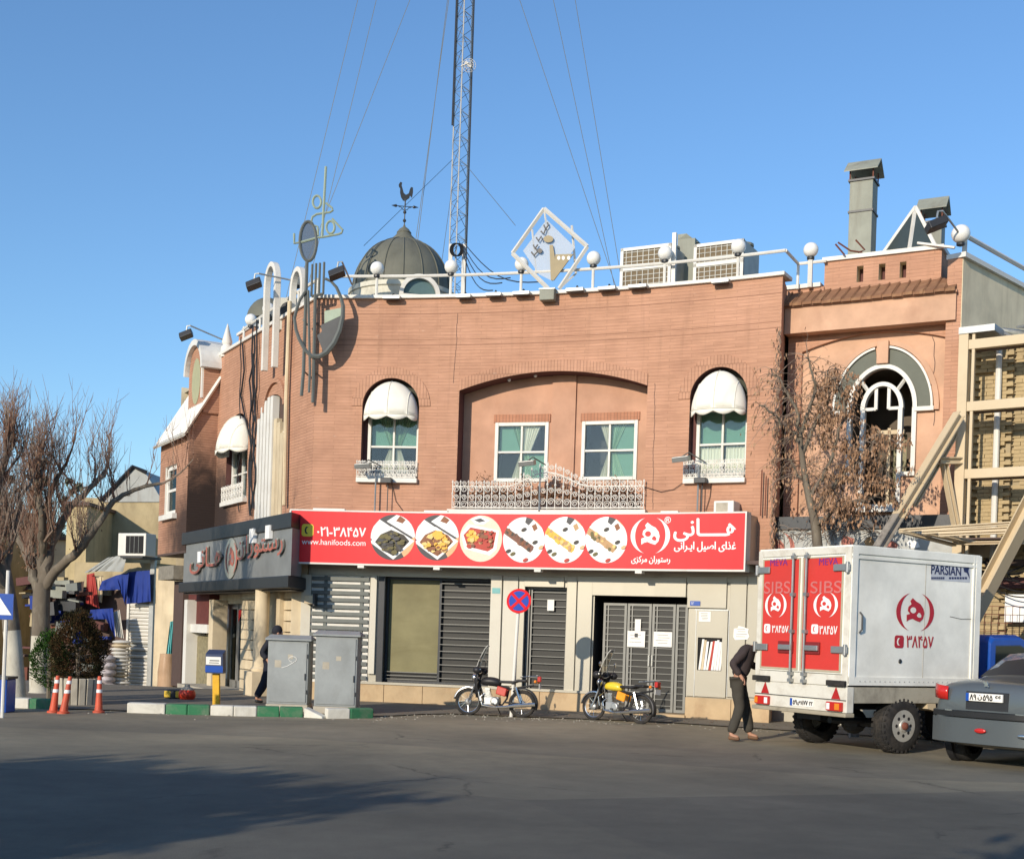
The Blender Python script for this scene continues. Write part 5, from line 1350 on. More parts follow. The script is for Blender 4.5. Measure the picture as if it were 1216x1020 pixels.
a = Rc(WG, 322, 715, 331, 800, .3); mb = MB(WG.T()); mb.box(a[0], a[1], -.01, .3, -.1, 2.4); mb.build("pier", M_cream, B)
mb = MB(FR.T()); mb.box(-.35, -.02, -.4, .03, 0, 3.0); mb.build("corner_pier", M_cream, B)
s, z = FR.inv(370, 712, .2); t = thing("pier_floodlight", "cream floodlight box mounted on the white pilaster beside the louvred bay", "floodlight", FR.P(s, z, .2))
mb = MB(FR.T()); mb.box(s - .13, s + .06, .08, .34, z - .09, z + .09); mb.build("lamp_housing", M_cream, t, bevel=.01); mb = MB(FR.T()); mb.box(s + .061, s + .10, .07, .35, z - .13, z + .13); mb.build("lamp_visor", M_dark, t)
# roof clutter over the wing: rail, globes, ornaments
rl2 = thing("wing_railing", "white pipe railing stepping along the parapet of the side wing", "railing", WG.P(3, TOP, -.1))
mb = MB(WG.T()); mb.tube([(.3, -.1, TOP + .5), (2, -.1, TOP + .5), (5.6, -.1, TOP + .42)], .035, 6); mb.build("top_rail", M_white, rl2)
for s in (.3, 1.5, 2.8, 4.2, 5.5): mb = MB(WG.T()); mb.tube([(s, -.1, TOP + .1), (s, -.1, TOP + .48)], .03, 6); mb.build("post", M_white, rl2)
for (px, py, lb) in ((298, 380, "opal globe lamp farthest along the side wing parapet"), (319, 367, "opal globe lamp seen through the tall white arch ornament"), (353, 332, "opal globe lamp behind the grey trident prongs")):
    s, z = WG.inv(px, py, -.1); globe(WG.P(s, z, -.1), lb, .15)
def u_arch(name, label, pL, pR, topy, o, w=.11, d=.14):
    sl, zl = WG.inv(*pL, o); sr, zr_ = WG.inv(*pR, o); zt = WG.inv((pL[0] + pR[0]) / 2 + 3, topy, o)[1]
    a, b = min(sl, sr), max(sl, sr); za, zb = (zl, zr_) if sl < sr else (zr_, zl); c = (a + b) / 2; r = (b - a) / 2; zs = zt - r * 1.25
    mb = MB(WG.T()); path = [(a, za)] + [(c - r * cos(pi * i / 16), zs + r * 1.25 * sin(pi * i / 16)) for i in range(17)] + [(b, zb)]
    O = []; I = []
    for i, (x, z) in enumerate(path):
        k = 1 - w / r / 1.0
        if i in (0, len(path) - 1): I.append((c + (x - c) * k, z))
        else: I.append((c + (x - c) * k, zs + (z - zs) * (1 - w / (r * 1.25))))
        O.append((x, z))
    mb.flat(O + I[::-1], o + d / 2, d); ob = mb.build(name, M_white, bevel=.01); return tag(ob, label, "ornament")
u_arch("arch_ornament", "tall white inverted U ornament hanging over the side wing parapet", (313, 441), (327, 436), 312.5, .28)
u_arch("arch_ornament", "shorter white arch ornament standing on the parapet behind the grey poles", (346, 372), (361, 362), 316.5, .0)
def arm_flood(hp, ap, Y, label, tilt=.5):
    h = at(*hp, Y); a = at(*ap, Y + .6); t = thing("roof_floodlight", label, "floodlight", h, "floodlights on long arms")
    mb = MB(); mb.obox(h, (.16, 0, .07), (.0, .12, -.03), (-.02, .03, .07)); mb.build("lamp_housing", M_dark, t, bevel=.02)
    mb = MB(); mb.tube([h + Vector((0, 0, .1)), h + Vector((0.02, 0, .24)), h + Vector((.1, 0, .25)), a], .02, 5); mb.build("lamp_arm", M_alu, t)
arm_flood((221, 398), (275, 408), 33, "floodlight on a long arm above the white barrel dormer, leftmost on the roof")
arm_flood((301.5, 338), (362, 336), 28.3, "floodlight on a horizontal arm in front of the white arch ornaments")
arm_flood((400, 325), (418, 338), 26.3, "floodlight perched at the left end of the curved roof edge")
arm_flood((1112, 267), (1139, 277), 22.6, "floodlight on a bracket at the right corner of the roof")
cu = thing("roof_air_conditioner", "small white air conditioner unit on the wing roof behind the arches", "air conditioner", at(340, 362, 29.2))
q = at(343, 360, 29.2); mb = MB(); mb.box(q.x - .35, q.x + .35, q.y, q.y + .5, 8.4, 9.15); mb.build("casing", M_cool, cu, bevel=.02); mb = MB(); mb.lathe((q.x, q.y - .005, 8.85), [(.2, 0), (.2, -.01), (.02, -.012)], 16, 'y'); mb.build("fan_grille", M_dark, cu)

# ---- grey tube sculpture at the corner
SC = Flat((-4.5, 26.86), (1, -.06), 1)
sc_ = thing("tube_sculpture", "tall abstract sculpture of grey tubes, rings and a dark sickle plate on the building corner", "sculpture", SC.P(0, 8, 0))
def tp(pts, r, name="tube", m=M_grey, o=0.0, scale=None, n=6, closed=False):
    mb = MB(SC.T()); q = [SC.inv(x, y, o) for x, y in pts]; mb.tube([(a, o, b) for a, b in q], r, n, closed=closed); return mb.build(name, m, sc_)
c4 = lambda L_: [(260 + x * .2467, 190 + y * .2467) for x, y in L_]
c3 = lambda L_: [(260 + x * .147, 290 + y * .147) for x, y in L_]
tp(c4([(515, 33), (497, 372)]), .028, m=M_greeny)
tp(c4([(472 + 20 * cos(a), 203 + 30 * sin(a)) for a in frange(0, 2 * pi, 20)[:-1]]), .026, "ring", M_greeny, closed=True)
tp(c4([(515, 208), (545, 232), (548, 244), (535, 252), (470, 262), (450, 275), (445, 295), (455, 315), (475, 322), (478, 365)]), .024, m=M_greeny)
tp(c4([(545, 283), (596, 338), (590, 352), (575, 358), (500, 372), (472, 374)]), .024, m=M_greeny)
tp(c4([(537 + 20 * cos(a), 325 + 30 * sin(a)) for a in frange(0, 2 * pi, 20)[:-1]]), .026, "ring", M_greeny, closed=True)
tp(c4([(362, 355), (363, 402), (400, 396), (475, 375)]), .026, m=M_greeny)
tp(c4([(430 + 40 * cos(a), 392 + 95 * sin(a)) for a in frange(0, 2 * pi, 28)[:-1]]), .034, "oval_rim", closed=True)
mb = MB(SC.T()); mb.flat([SC.inv(*c4([(430 + 38 * cos(a), 392 + 92 * sin(a))])[0], 0) for a in frange(0, 2 * pi, 28)[:-1]], 0, .01)
ms_ = bpy.data.materials.new("wire_mesh_plate"); ms_.use_nodes = True; t_ = ms_.node_tree; t_.nodes.clear(); oo = t_.nodes.new("ShaderNodeOutputMaterial"); mx = t_.nodes.new("ShaderNodeMixShader"); tr = t_.nodes.new("ShaderNodeBsdfTransparent"); df = t_.nodes.new("ShaderNodeBsdfDiffuse"); df.inputs[0].default_value = (.12, .14, .17, 1); mx.inputs[0].default_value = .62
lk(t_, tr.outputs[0], mx.inputs[1]); lk(t_, df.outputs[0], mx.inputs[2]); lk(t_, mx.outputs[0], oo.inputs[0]); mb.build("mesh_plate", ms_, sc_)
tp([(364.5, 311), (360.5, 440), (358, 470)], .038, "pole"); tp([(374.5, 350), (372.5, 440), (371.5, 478)], .038, "pole")
tp([(366, 345), (368, 440), (367, 466)], .028, "pole", o=.05)
for a_, b_, c_ in ((371, 314, 352), (375.5, 313, 350), (380, 312.5, 350), (385, 311.5, 349)): tp([(a_, b_), (a_ - 1.2, c_)], .026, "prong")
tp([(370, 352), (384, 349)], .03, "prong_base")
tp(c3([(700, 380), (655, 450), (630, 520), (610, 600), (622, 690), (650, 770), (700, 860), (750, 905), (810, 908), (870, 875), (930, 800), (975, 700), (1000, 590), (1003, 500), (985, 430), (950, 350), (905, 300), (860, 280)]), [.030, .032, .034, .036, .038, .042, .046, .050, .055, .06, .06, .055, .05, .045, .04, .036, .032, .03], "sickle_arc", o=.05)
def plate(pts, m, name, o=.02):
    mb = MB(SC.T()); mb.flat([SC.inv(*c3([p])[0], o) for p in pts], o, .03); mb.build(name, m, sc_)
plate([(852, 540), (1000, 512), (1000, 570), (852, 640)], M_greeny, "light_plate"); plate([(1000, 572), (822, 655), (832, 705), (792, 738), (815, 800), (850, 890), (905, 850), (950, 760), (985, 660)], M_dark, "dark_plate")
mb = MB(SC.T())
for px, py in ((360, 440), (372, 440), (360, 380), (372, 380)): s, z = SC.inv(px, py); mb.tube([(s, 0, z), (s, -.5, z)], .02, 5)
mb.build("wall_fixing", M_grey, sc_)

# ---------------------------------------------------------------- right bay
eT = RT.inv(936, 357, .1)[1]
rw = MB(RT.T()); rwr = MB(RT.T()); LRT = 3.29
cxp = RT.inv(1043, 500)[0]
outer = Rc(RT, 1014, 478, 1083, 577); 
r_out = abs(RT.inv(1103, 480)[0] - cxp); r_mid = abs(RT.inv(1083, 480)[0] - cxp); r_in = abs(RT.inv(1065, 520)[0] - cxp)
zsp = RT.inv(1060, 482)[1]; zto = RT.inv(1041, 410)[1]; ztm = RT.inv(1041, 433)[1]; zti = RT.inv(1040, 454)[1]; zb_out = RT.inv(1075, 563)[1]; zb_in = RT.inv(1045, 598)[1]
opR = [dict(s=(cxp - r_mid, cxp + r_mid), lo=lambda s: zb_in if abs(s - cxp) < r_in else zb_out, hi=archhi(cxp - r_mid, cxp + r_mid, zsp, ztm - zsp), d=.22)]
# split opening where its floor steps
def oph(lo_, a, b): return dict(s=(a, b), lo=lo_, hi=(lambda s: zsp + (ztm - zsp) * sqrt(max(0, 1 - ((s - cxp) / r_mid) ** 2))), d=.22)
wall(rw, rwr, RT, 0, LRT, 3.0, 7.62, [oph(zb_out, cxp - r_mid, cxp - r_in), oph(zb_in, cxp - r_in, cxp + r_in), oph(zb_out, cxp + r_in, cxp + r_mid)], o=-.30)
M_stuccor = streak_mat("peach_render_right", (.58, .36, .24), (.36, .18, .11), .35, vs=(1.2, 1.2, .8))
rw.build("recess_wall", M_stuccor, B)
# reveals of the split opening include inner cheeks between the three strips; only the outer ones belong
mb = MB(RT.T()); 
def fillet(a, za, zb_): mb.add([(a, -.30, za), (a, -.30, zb_), (a, -.52, zb_), (a, -.52, za)], [(0, 1, 2, 3)])
fillet(cxp - r_mid, zb_out, zsp); fillet(cxp + r_mid, zb_out, zsp); fillet(cxp - r_in, zb_in, zb_out); fillet(cxp + r_in, zb_in, zb_out)
for i in range(24):
    a0, a1 = pi * i / 24, pi * (i + 1) / 24; h_ = lambda a: (cxp - r_mid * cos(a), zsp + (ztm - zsp) * sin(a))
    p, q = h_(a0), h_(a1); mb.add([(p[0], -.30, p[1]), (q[0], -.30, q[1]), (q[0], -.52, q[1]), (p[0], -.52, p[1])], [(0, 1, 2, 3)])
for (a, b, z) in ((cxp - r_mid, cxp - r_in, zb_out), (cxp + r_in, cxp + r_mid, zb_out), (cxp - r_in, cxp + r_in, zb_in)): mb.add([(a, -.30, z), (b, -.30, z), (b, -.52, z), (a, -.52, z)], [(0, 1, 2, 3)])
mb.build("window_reveal", M_stucco, B)
interior(RT, cxp - r_mid, cxp + r_mid, zb_in, ztm, -.53, B, 1.5).data.materials[0] = mat('dim_room', (.13, .105, .08), .95)  # room colour lightened to imitate dim daylight inside
# brick frame around the recess: side piers and shallow arch
rec_hi = lambda s: 7.28 + .30 * (1 - ((s - 1.75) / 1.55) ** 2)
fb = MB(RT.T()); fbr = MB(RT.T()); wall(fb, fbr, RT, 0, LRT, 3.0, 7.62, [dict(s=(.28, 3.02), lo=3.0, hi=rec_hi, d=.3)], o=-.22); 
fb.build("wall", M_brick, B); fbr.build("window_reveal", M_stucco, B)
# outer ring panes, white arcs
def arcstrip(F, c, r0, h0, r1, h1, z, a0, a1, o0, o1_, n=20):
    mb = MB(F.T())
    for i in range(n):
        A, C_ = a0 + (a1 - a0) * i / n, a0 + (a1 - a0) * (i + 1) / n
        P = []
        for a in (A, C_):
            P += [(c + r0 * cos(a), o0, z + h0 * sin(a)), (c + r1 * cos(a), o0, z + h1 * sin(a)), (c + r1 * cos(a), o1_, z + h1 * sin(a)), (c + r0 * cos(a), o1_, z + h0 * sin(a))]
        mb.add(P, [(0, 1, 5, 4), (1, 2, 6, 5), (2, 3, 7, 6), (3, 0, 4, 7)])
    return mb
HO, HM, HI = zto - zsp, ztm - zsp, zti - zsp
M_gg = mat("grey_green_pane", (.105, .115, .09), .5, bm=0, spec=.2)
for (a0, a1) in ((0.0, pi * .46), (pi * .555, pi)):
    arcstrip(RT, cxp, r_mid + .05, HM + .05, r_out, HO, zsp, a0, a1, -.29, -.27).build("fan_pane", M_gg, B)
    arcstrip(RT, cxp, r_out - .01, HO - .01, r_out + .03, HO + .03, zsp, a0, a1, -.30, -.22).build("fan_frame", M_white, B)
arcstrip(RT, cxp, r_out + .05, HO + .05, r_out + .14, HO + .14, zsp, -.05, pi + .05, -.30, -.235, 28).build("arch_moulding", M_stuccor, B)
arcstrip(RT, cxp, r_mid - .03, HM - .03, r_mid + .05, HM + .05, zsp, 0, pi, -.34, -.21, 28).build("window_frame", M_white, B)
arcstrip(RT, cxp, r_in - .03, HI - .03, r_in + .05, HI + .05, zsp, 0, pi, -.40, -.24, 24).build("window_frame", M_white, B)
mb = MB(RT.T())
for sg_ in (-1, 1):
    for r, zb_ in ((r_mid, zb_out), (r_in, zb_in)): a = cxp + sg_ * r; mb.box(a - .04, a + .04, -.38, -.22, zb_, zsp)
    mb.box(min(cxp + sg_ * r_in, cxp + sg_ * r_mid), max(cxp + sg_ * r_in, cxp + sg_ * r_mid), -.36, -.22, zb_out, zb_out + .08)
    a, b = sorted((cxp + sg_ * r_mid, cxp + sg_ * (r_out + .05))); mb.box(a, b, -.30, -.2, zsp - .08, zsp)
    mb.tube([(cxp + sg_ * r_in * .72, -.3, zsp + HI * .72), (cxp + sg_ * r_mid * .72, -.3, zsp + HM * .74)], .035, 4)
    mb.box(cxp + sg_ * .12 - .03, cxp + sg_ * .12 + .03, -.36, -.28, zsp, zsp + HI * .93)
    a, b = sorted((cxp + sg_ * .12, cxp + sg_ * r_in)); mb.box(a, b, -.355, -.285, zsp - .02, zsp + .04)
mb.build("window_bars", M_white, B)
mb = MB(RT.T()); mb.box(cxp - .11, cxp + .11, -.30, -.15, ztm + .05, zto + .12); mb.build("keystone", M_stuccor, B, bevel=.01)
mb = MB(RT.T()); mb.box(cxp - r_in - .05, cxp + r_in + .05, -.30, -.12, zb_in - .14, zb_in); mb.build("sill", M_white, B)
# remains of an inner cream frame seen inside the broken window
mb = MB(RT.T()); mb.box(cxp + .03, cxp + .09, -.8, -.7, zb_in, zsp - .3); mb.box(cxp - .3, cxp + r_in, -.8, -.7, zsp - .42, zsp - .34); mb.box(cxp + .1, cxp + r_in, -.8, -.72, zb_in + .03, zb_in + .1); mb.build("inner_frame", M_frame, B)
mb = MB(RT.T()); mb.box(cxp + .09, cxp + r_in, -.95, -.94, zb_in, zsp - .4); mb.build("inner_board", M_olive, B)
# eave, tiled canopy roof, parapet block
mb = MB(RT.T()); mb.box(.0, LRT - .08, -.3, .10, 7.62, 8.12); mb.build("eave_band", M_stuccor, B)
mb = MB(RT.T()); mb.box(-.02, LRT - .06, -.2, .14, 8.12, 8.17); mb.build("eave_lip", M_stucco, B)
nt_ = 17
for i in range(nt_):
    a = -.02 + (LRT - .06) * i / nt_; b = -.02 + (LRT - .06) * (i + 1) / nt_ - .008; j = rr.uniform(-.01, .01)
    mb = MB(RT.T()); mb.add([(a, .20, 8.17 + j), (b, .20, 8.19 + j), (b, -.42, 8.56 + j), (a, -.42, 8.54 + j), (a, .20, 8.13 + j), (b, .20, 8.13 + j), (b, -.42, 8.50), (a, -.42, 8.50)], [(0, 1, 2, 3), (0, 1, 5, 4), (1, 2, 6, 5), (0, 3, 7, 4), (4, 5, 6, 7)])
    mb.tube([(a + .01, .19, 8.18 + j), (a + .01, -.41, 8.56 + j)], .02, 4); mb.build("roof_tile", M_tile, B)
pa = RT.inv(980, 315, -.45)[0]; pb = RT.inv(1118, 292, -.45)[0]; zp = (RT.inv(980, 315, -.45)[1] + RT.inv(1118, 292, -.45)[1]) / 2
sl_ = []
for px in (1021, 1047, 1072):
    a = Rc(RT, px - 3.6, 316 - (px - 1021) * .1, px + 4.2, 335 - (px - 1021) * .1, -.45); sl_.append(dict(s=(a[0], a[1]), lo=a[2], hi=a[3], d=.25))
pbm = MB(RT.T()); pbr = MB(RT.T()); wall(pbm, pbr, RT, pa, pb, 8.3, zp, sl_, o=-.45); pbm.box(pb, pb + .01, -1.6, -.45, 8.3, zp); pbm.box(pa - .01, pa, -1.6, -.45, 8.3, zp); pbm.build("parapet_block", M_brick, B)
pbr.build("slot_reveal", M_plaster, B); mb = MB(RT.T()); mb.box(pa, pb, -.72, -.70, 8.3, zp); mb.build("parapet_back", M_deep, B)
mb = MB(RT.T()); mb.box(pa - .05, pb + .05, -1.6, -.40, zp, zp + .08); mb.build("coping", M_white, B)
mb = MB(RT.T()); mb.box(-.45, pa - .06, -.85, -.35, 8.62, 8.70); mb.build("coping", M_white, B)
mb = MB(RT.T()); mb.box(-.45, pa, -.84, -.4, 8.2, 8.62); mb.build("parapet", M_brick, B)
zs1 = RS.inv(1142, 305)[1]
mb = MB(RT.T()); mb.box(LRT - .26, LRT, -.3, .02, 3.0, zs1); mb.build("corner_pier", M_brick, B)
mb = MB(RS.T()); mb.box(0, 8, -.25, .0, 0, zs1 - .003); mb.build("side_wall", M_plaster, B)
mb = MB(RS.T()); mb.box(-.06, 8, -.3, .07, zs1, zs1 + .09); mb.build("coping", M_white, B)
rr2 = thing("corner_railing", "white pipe railing over the right corner of the roof", "railing", RT.P(3, 8.8, 0))
za_ = RT.inv(1143, 276, -.1)[1]
mb = MB(RS.T()); zz = RS.inv(1150, 277)[1]; mb.tube([(.2, -.1, zz), (3.5, -.1, zz)], .045, 6); mb.tube([(.25, -.1, zs1), (.25, -.1, zz)], .05, 6); mb.build("top_rail", M_white, rr2)
mb = MB(RT.T()); mb.tube([(LRT - .9, -.4, zp + .15), (LRT - .2, -.3, zs1 + .30)], .03, 5); mb.build("side_rail", M_white, rr2)
q = at(1141, 278, 23.3); globe(q, "opal globe lamp at the far right corner of the roof", .17)
s, z = RT.inv(963, 297, -.3); globe(RT.P(s, z, -.3), "opal globe lamp between the curved front and the tiled bay"); mb = MB(RT.T()); mb.tube([(s, -.3, 8.6), (s, -.3, z - .15)], .05, 6); tag(mb.build("lamp_post_stub", M_white), "short white stub post under the globe lamp by the tiled bay", "post")
rr3 = thing("bay_railing", "short cranked white railing between the curved front and the tiled bay", "railing", FR.P(FR.L, TOP, 0))
e_ = FR.P(FR.L, TOP + .1 + hr, RO); mb = MB(); m_ = at(948, 313.5, 25.1); mb.tube([e_, m_, at(981, 310, 24.9)], .033, 6); mb.build("top_rail", M_white, rr3)
mb = MB(); mb.tube([m_, m_ - Vector((0, 0, .5))], .03, 6); mb.build("post", M_white, rr3)
# chimneys with gabled hoods
def chimney(pxc, Y, w, py_top, py_hood0, py_hood1, pipe_x, label, joint=True):
    c = at(pxc, py_top, Y); t = thing("metal_chimney", label, "chimney", (c.x, c.y, 8.3), "metal chimneys on the roof")
    ang = radians(-28); T = lambda x, y, z: Vector((c.x + x * cos(ang) - y * sin(ang), c.y + x * sin(ang) + y * cos(ang), z))
    mb = MB(T); mb.box(-w, w, -w, w, 8.3, c.z); mb.build("flue", M_duct, t, bevel=.01)
    if joint: zj = at(pxc, 256, Y).z; mb = MB(T); mb.box(-w - .02, w + .02, -w - .02, w + .02, zj, zj + .04); mb.build("flue_joint", M_dark, t)
    mb = MB(T); mb.box(-w - .03, w + .03, -w - .03, w + .03, c.z, c.z + .04); mb.build("flue_rim", M_dark, t)
    zh = at(pxc, py_hood1, Y).z; zr_ = at(pxc, py_hood0, Y).z; W = w * 1.45
    for sx in (-1, 1):
        for sy in (-1, 1): mb = MB(T); mb.box(sx * w - .012, sx * w + .012, sy * w - .012, sy * w + .012, c.z + .04, zh + .05); mb.build("hood_leg", M_rust, t)
    mb = MB(T); mb.add([(-W, -W, zh), (W, -W, zh), (W, 0, zr_), (-W, 0, zr_), (-W, W, zh), (W, W, zh), (-W, -W, zh - .02), (W, -W, zh - .02), (W, 0, zr_ - .03), (-W, 0, zr_ - .03), (-W, W, zh - .02), (W, W, zh - .02)],
        [(0, 1, 2, 3), (3, 2, 5, 4), (6, 7, 8, 9), (9, 8, 11, 10), (0, 1, 7, 6), (4, 5, 11, 10), (1, 2, 8, 7), (2, 5, 11, 8), (0, 3, 9, 6), (3, 4, 10, 9)]); mb.build("chimney_hood", M_duct, t)
chimney(1026, 25.6, .23, 219, 191, 207, 0, "tall square metal chimney with gabled hood left of the glass pyramid")
chimney(1108, 27.4, .22, 268, 235, 252, 0, "shorter metal chimney with gabled hood half hidden by the glass pyramid", False)
# glass pyramid roof light
A = at(1087, 246, 25.9); t = thing("pyramid_skylight", "dark glass pyramid skylight with white bars behind the parapet", "skylight", (A.x, A.y, 8.6))
ang = radians(-28); zb_ = 8.55; Wp = 1.0; T = lambda x, y, z: Vector((A.x + x * cos(ang) - y * sin(ang), A.y + x * sin(ang) + y * cos(ang), z))
mb = MB(T); mb.add([(-Wp, -Wp, zb_), (Wp, -Wp, zb_), (Wp, Wp, zb_), (-Wp, Wp, zb_), (0, 0, A.z)], [(0, 1, 4), (1, 2, 4), (2, 3, 4), (3, 0, 4)]); mb.build("dark_glazing", mat("dark_glazing", (.045, .06, .06), .2, bm=0, spec=.6), t)
for x, y in ((-Wp, -Wp), (Wp, -Wp), (Wp, Wp), (-Wp, Wp), (0, -Wp), (Wp, 0)): mb = MB(T); mb.tube([(x, y, zb_), (0, 0, A.z)], .04, 4); mb.build("glazing_bar", M_white, t)
rust = thing("rusty_bracket", "rusty angle brackets lying on the parapet beside the tall chimney", "bracket", at(1010, 300, 24.6))
for P in ([(995, 288), (1010, 298), (1024, 300)], [(992, 290), (1003, 303)], [(1016, 285), (1027, 297), (1019, 300)]): mb = MB(); mb.tube([at(x, y, 24.7) for x, y in P], .018, 4); mb.build("iron_bar", M_rust, rust)
# ground floor strip and sign of the right bay
mb = MB(RT.T()); mb.box(-.4, LRT, -.3, -.1, 0, 3.0); mb.build("ground_floor_wall", M_panel, B)
rs_ = thing("side_sign_right", "grey sign with red brackets logo over the right bay, behind the bare tree", "sign", RT.P(1, 3.4, .3))
a = Rc(RT, 897, 628, 1120, 668, .35); mb = MB(RT.T()); mb.box(-.35, LRT + .2, -.1, .35, a[2] - .2, a[3]); mb.build("sign_panel", mat("pale_sign", (.38, .39, .37), .5, dirt=.5), rs_)
mb = MB(RT.T()); mb.box(-.38, LRT + .25, -.1, .42, a[3] + .002, a[3] + .24); mb.build("top_beam", M_dark, rs_)
logo(RT, (899, 632), (943, 668), .355, M_lred, M_panel, rs_)
for (x0, y0, x1, y1, m) in ((995, 634, 1018, 652, M_lred), (1025, 636, 1040, 655, C_tan), (1050, 640, 1068, 655, M_lred), (1075, 640, 1095, 652, M_wht)):
    s0, s1, z0, z1 = Rc(RT, x0, y0, x1, y1, .356); mb = MB(RT.T()); mb.flat([(s0 + (s1 - s0) * (.5 + .5 * cos(u) * rr.uniform(.6, 1)), z0 + (z1 - z0) * (.5 + .5 * sin(u) * rr.uniform(.6, 1))) for u in frange(0, 2 * pi, 9)[:-1]], .356); mb.build("faded_print", m, rs_)
cr2 = MB(RT.T()); s, z = RT.inv(1107, 400, -.29); pts = []
while z > 5.7: pts.append((s, -.296, z)); z -= .12; s += rr.uniform(-.05, .05)
cr2.tube(pts, .007, 3); cr2.build("wall_crack", M_soffit, B)
# ---------------------------------------------------------------- steel frame and half demolished neighbour
FPp = at(1139, 500, 22.9); FP = Flat((FPp.x, FPp.y), (.80, -.60), 1)
nb = thing("demolished_house_wall", "remains of a yellow brick house wall with piers behind the cream steel frame", "wall", FP.P(1, 0, -1.4))
BW = -1.0
zf = FP.inv(1180, 405, BW)[1]
mb = MB(FP.T()); mb.box(-.6, 4.5, BW - .35, BW, 0, zf); mb.build("wall_core", M_mortar, nb)
rb = random.Random(12); nb_ = 0; stuffm = MB(FP.T())
bl_ = .235; bh_ = .072
protos = []
for k in range(3):
    me_mb = MB(); me_mb.box(-bl_ / 2 + .003, bl_ / 2 - .003, -.05, .05 , -bh_ / 2 + .003, bh_ / 2 - .003); o = me_mb.build("brick", M_ybrick, nb); protos.append(o.data)
    bpy.data.objects.remove(o)
ang_fp = atan2(FP.d.y, FP.d.x)
z = .1; row = 0
while z < zf:
    s = -.35 + (bl_ / 2 if row % 2 else 0)
    while s < 2.3:
        pier_ = (0.05 < s < .62) or (1.25 < s < 1.95)
        o_ = BW + (.16 if pier_ else 0) + rb.uniform(-.012, .012)
        miss = rb.random() < .03
        if not miss:
            if s < 1.75 and z > 2.9 and nb_ < 296:
                b = bpy.data.objects.new("brick", rb.choice(protos)); COL.objects.link(b); b.parent = nb; b.matrix_parent_inverse = wm(nb).inverted()
                b.location = FP.P(s, z, o_); b.rotation_euler = (rb.uniform(-.02, .02), 0, ang_fp + rb.uniform(-.03, .03)); nb_ += 1
            else: stuffm.box(s - bl_ / 2 + .003, s + bl_ / 2 - .003, o_ - .05, o_ + .05, z - bh_ / 2 + .003, z + bh_ / 2 - .003)
        s += bl_
    z += bh_; row += 1
stuffm.build("brickwork", M_ybrick, nb, kind="stuff")
for a, b in ((.05 - .11, .62 + .05), (1.25 - .08, 1.95 + .03)): mb = MB(FP.T()); mb.box(a, b, BW - .01, BW + .115, 0, zf - .05); mb.build("pier_core", M_mortar, nb)
for px in (1184,): s = FP.inv(px, 500, BW + .3)[0]; mb = MB(FP.T()); mb.tube([(s, BW + .3, 3.1), (s, BW + .3, zf - .1)], .055, 8); mb.build("white_pipe", M_white, nb)
# broken roof edge and rubble on top
rbm = MB(FP.T()); 
for i in range(46):
    s = rb.uniform(-.5, 3.5); hgt = max(0, s - .7) * .28
    c = Vector((s, BW + rb.uniform(-.3, .3), zf + rb.uniform(0, .12) + hgt * rb.random())); a = Vector([rb.uniform(-1, 1), rb.uniform(-1, 1), rb.uniform(-.3, .5)]).normalized()
    b = a.cross(Vector((rb.random(), .3, 1))).normalized(); rbm.obox(c, a * rb.uniform(.08, .35), b * rb.uniform(.05, .14), a.cross(b) * .02)
tag(rbm.build("roof_debris", M_alu, None, kind="stuff"), "torn roofing sheets and rubble heaped on the broken wall top", "rubble")
sf = thing("steel_frame", "cream painted steel frame of columns and beams propping the brick wall", "steel frame", FP.P(0, 0, 0))
def hbeam(T, p, q, w=.16, h=.16, name="beam", m=M_frame, up=(0, 0, 1)):
    """I section from p to q in world space"""
    p, q = Vector(p), Vector(q); d = (q - p).normalized(); s = d.cross(Vector(up)).normalized(); u = s.cross(d)
    mb = MB(); 
    mb.obox((p + q) / 2 + u * (h / 2 - .01), (q - p) / 2, s * w / 2, u * .01); mb.obox((p + q) / 2 - u * (h / 2 - .01), (q - p) / 2, s * w / 2, u * .01); mb.obox((p + q) / 2, (q - p) / 2, s * .008, u * (h / 2 - .02))
    return mb.build(name, m, T)
zt_ = FP.inv(1143, 398)[1]
mb = MB(FP.T()); mb.box(-.03, .14, -.1, .08, 0, zt_); mb.build("column", M_frame, sf, bevel=.006)
mb = MB(FP.T()); mb.box(.20, .25, -.02, .05, 3.1, zt_); mb.build("column_strip", M_frame, sf)
mb = MB(FP.T()); mb.box(-.03, .6, -.5, .1, zt_ - .0, zt_ + .12); mb.build("cap_plate", M_alu, sf)
for py in (409, 482.5, 562.5):
    z = FP.inv(1160, py)[1]; mb = MB(FP.T()); mb.box(.141, 4.2, -.08, .06, z - .085, z + .085); mb.build("beam", M_frame, sf, bevel=.005)
    mb = MB(FP.T()); mb.box(.0, 4.2, -.08, -.22, z - .10, z + .06); mb.build("floor_edge", M_soffit, sf)
P1 = at(1139, 492, 22.6); P2 = P1 + (at(1020, 690, 21.7) - P1) * 1.0; hbeam(sf, P1, P1 + (P2 - P1) * .62, .17, .15, "brace"); hbeam(sf, P1 + (P2 - P1) * .621, P2, .17, .15, "brace", M_oldpaint); mb = MB(); mb.box(P2.x - .07, P2.x + .07, P2.y - .07, P2.y + .07, 0, P2.z); mb.build('prop_post', M_oldpaint, sf)
P3 = at(1139, 508, 22.9); P4 = at(1085, 600, 22.6); hbeam(sf, P3, P4, .10, .08, "brace")
P3 = at(1120, 545, 22.7); P4 = at(1138, 640, 22.8); hbeam(sf, P3, P4, .12, .1, "brace"); hbeam(sf, at(1117, 547, 22.6), at(1140, 547, 22.8), .12, .12, "brace")
P3 = at(1252, 545, 19.8); P4 = at(1140, 760, 21.2); P4 = P3 + (P4 - P3) * (P3.z / (P3.z - P4.z)); hbeam(sf, P3, P4, .26, .2, "brace")
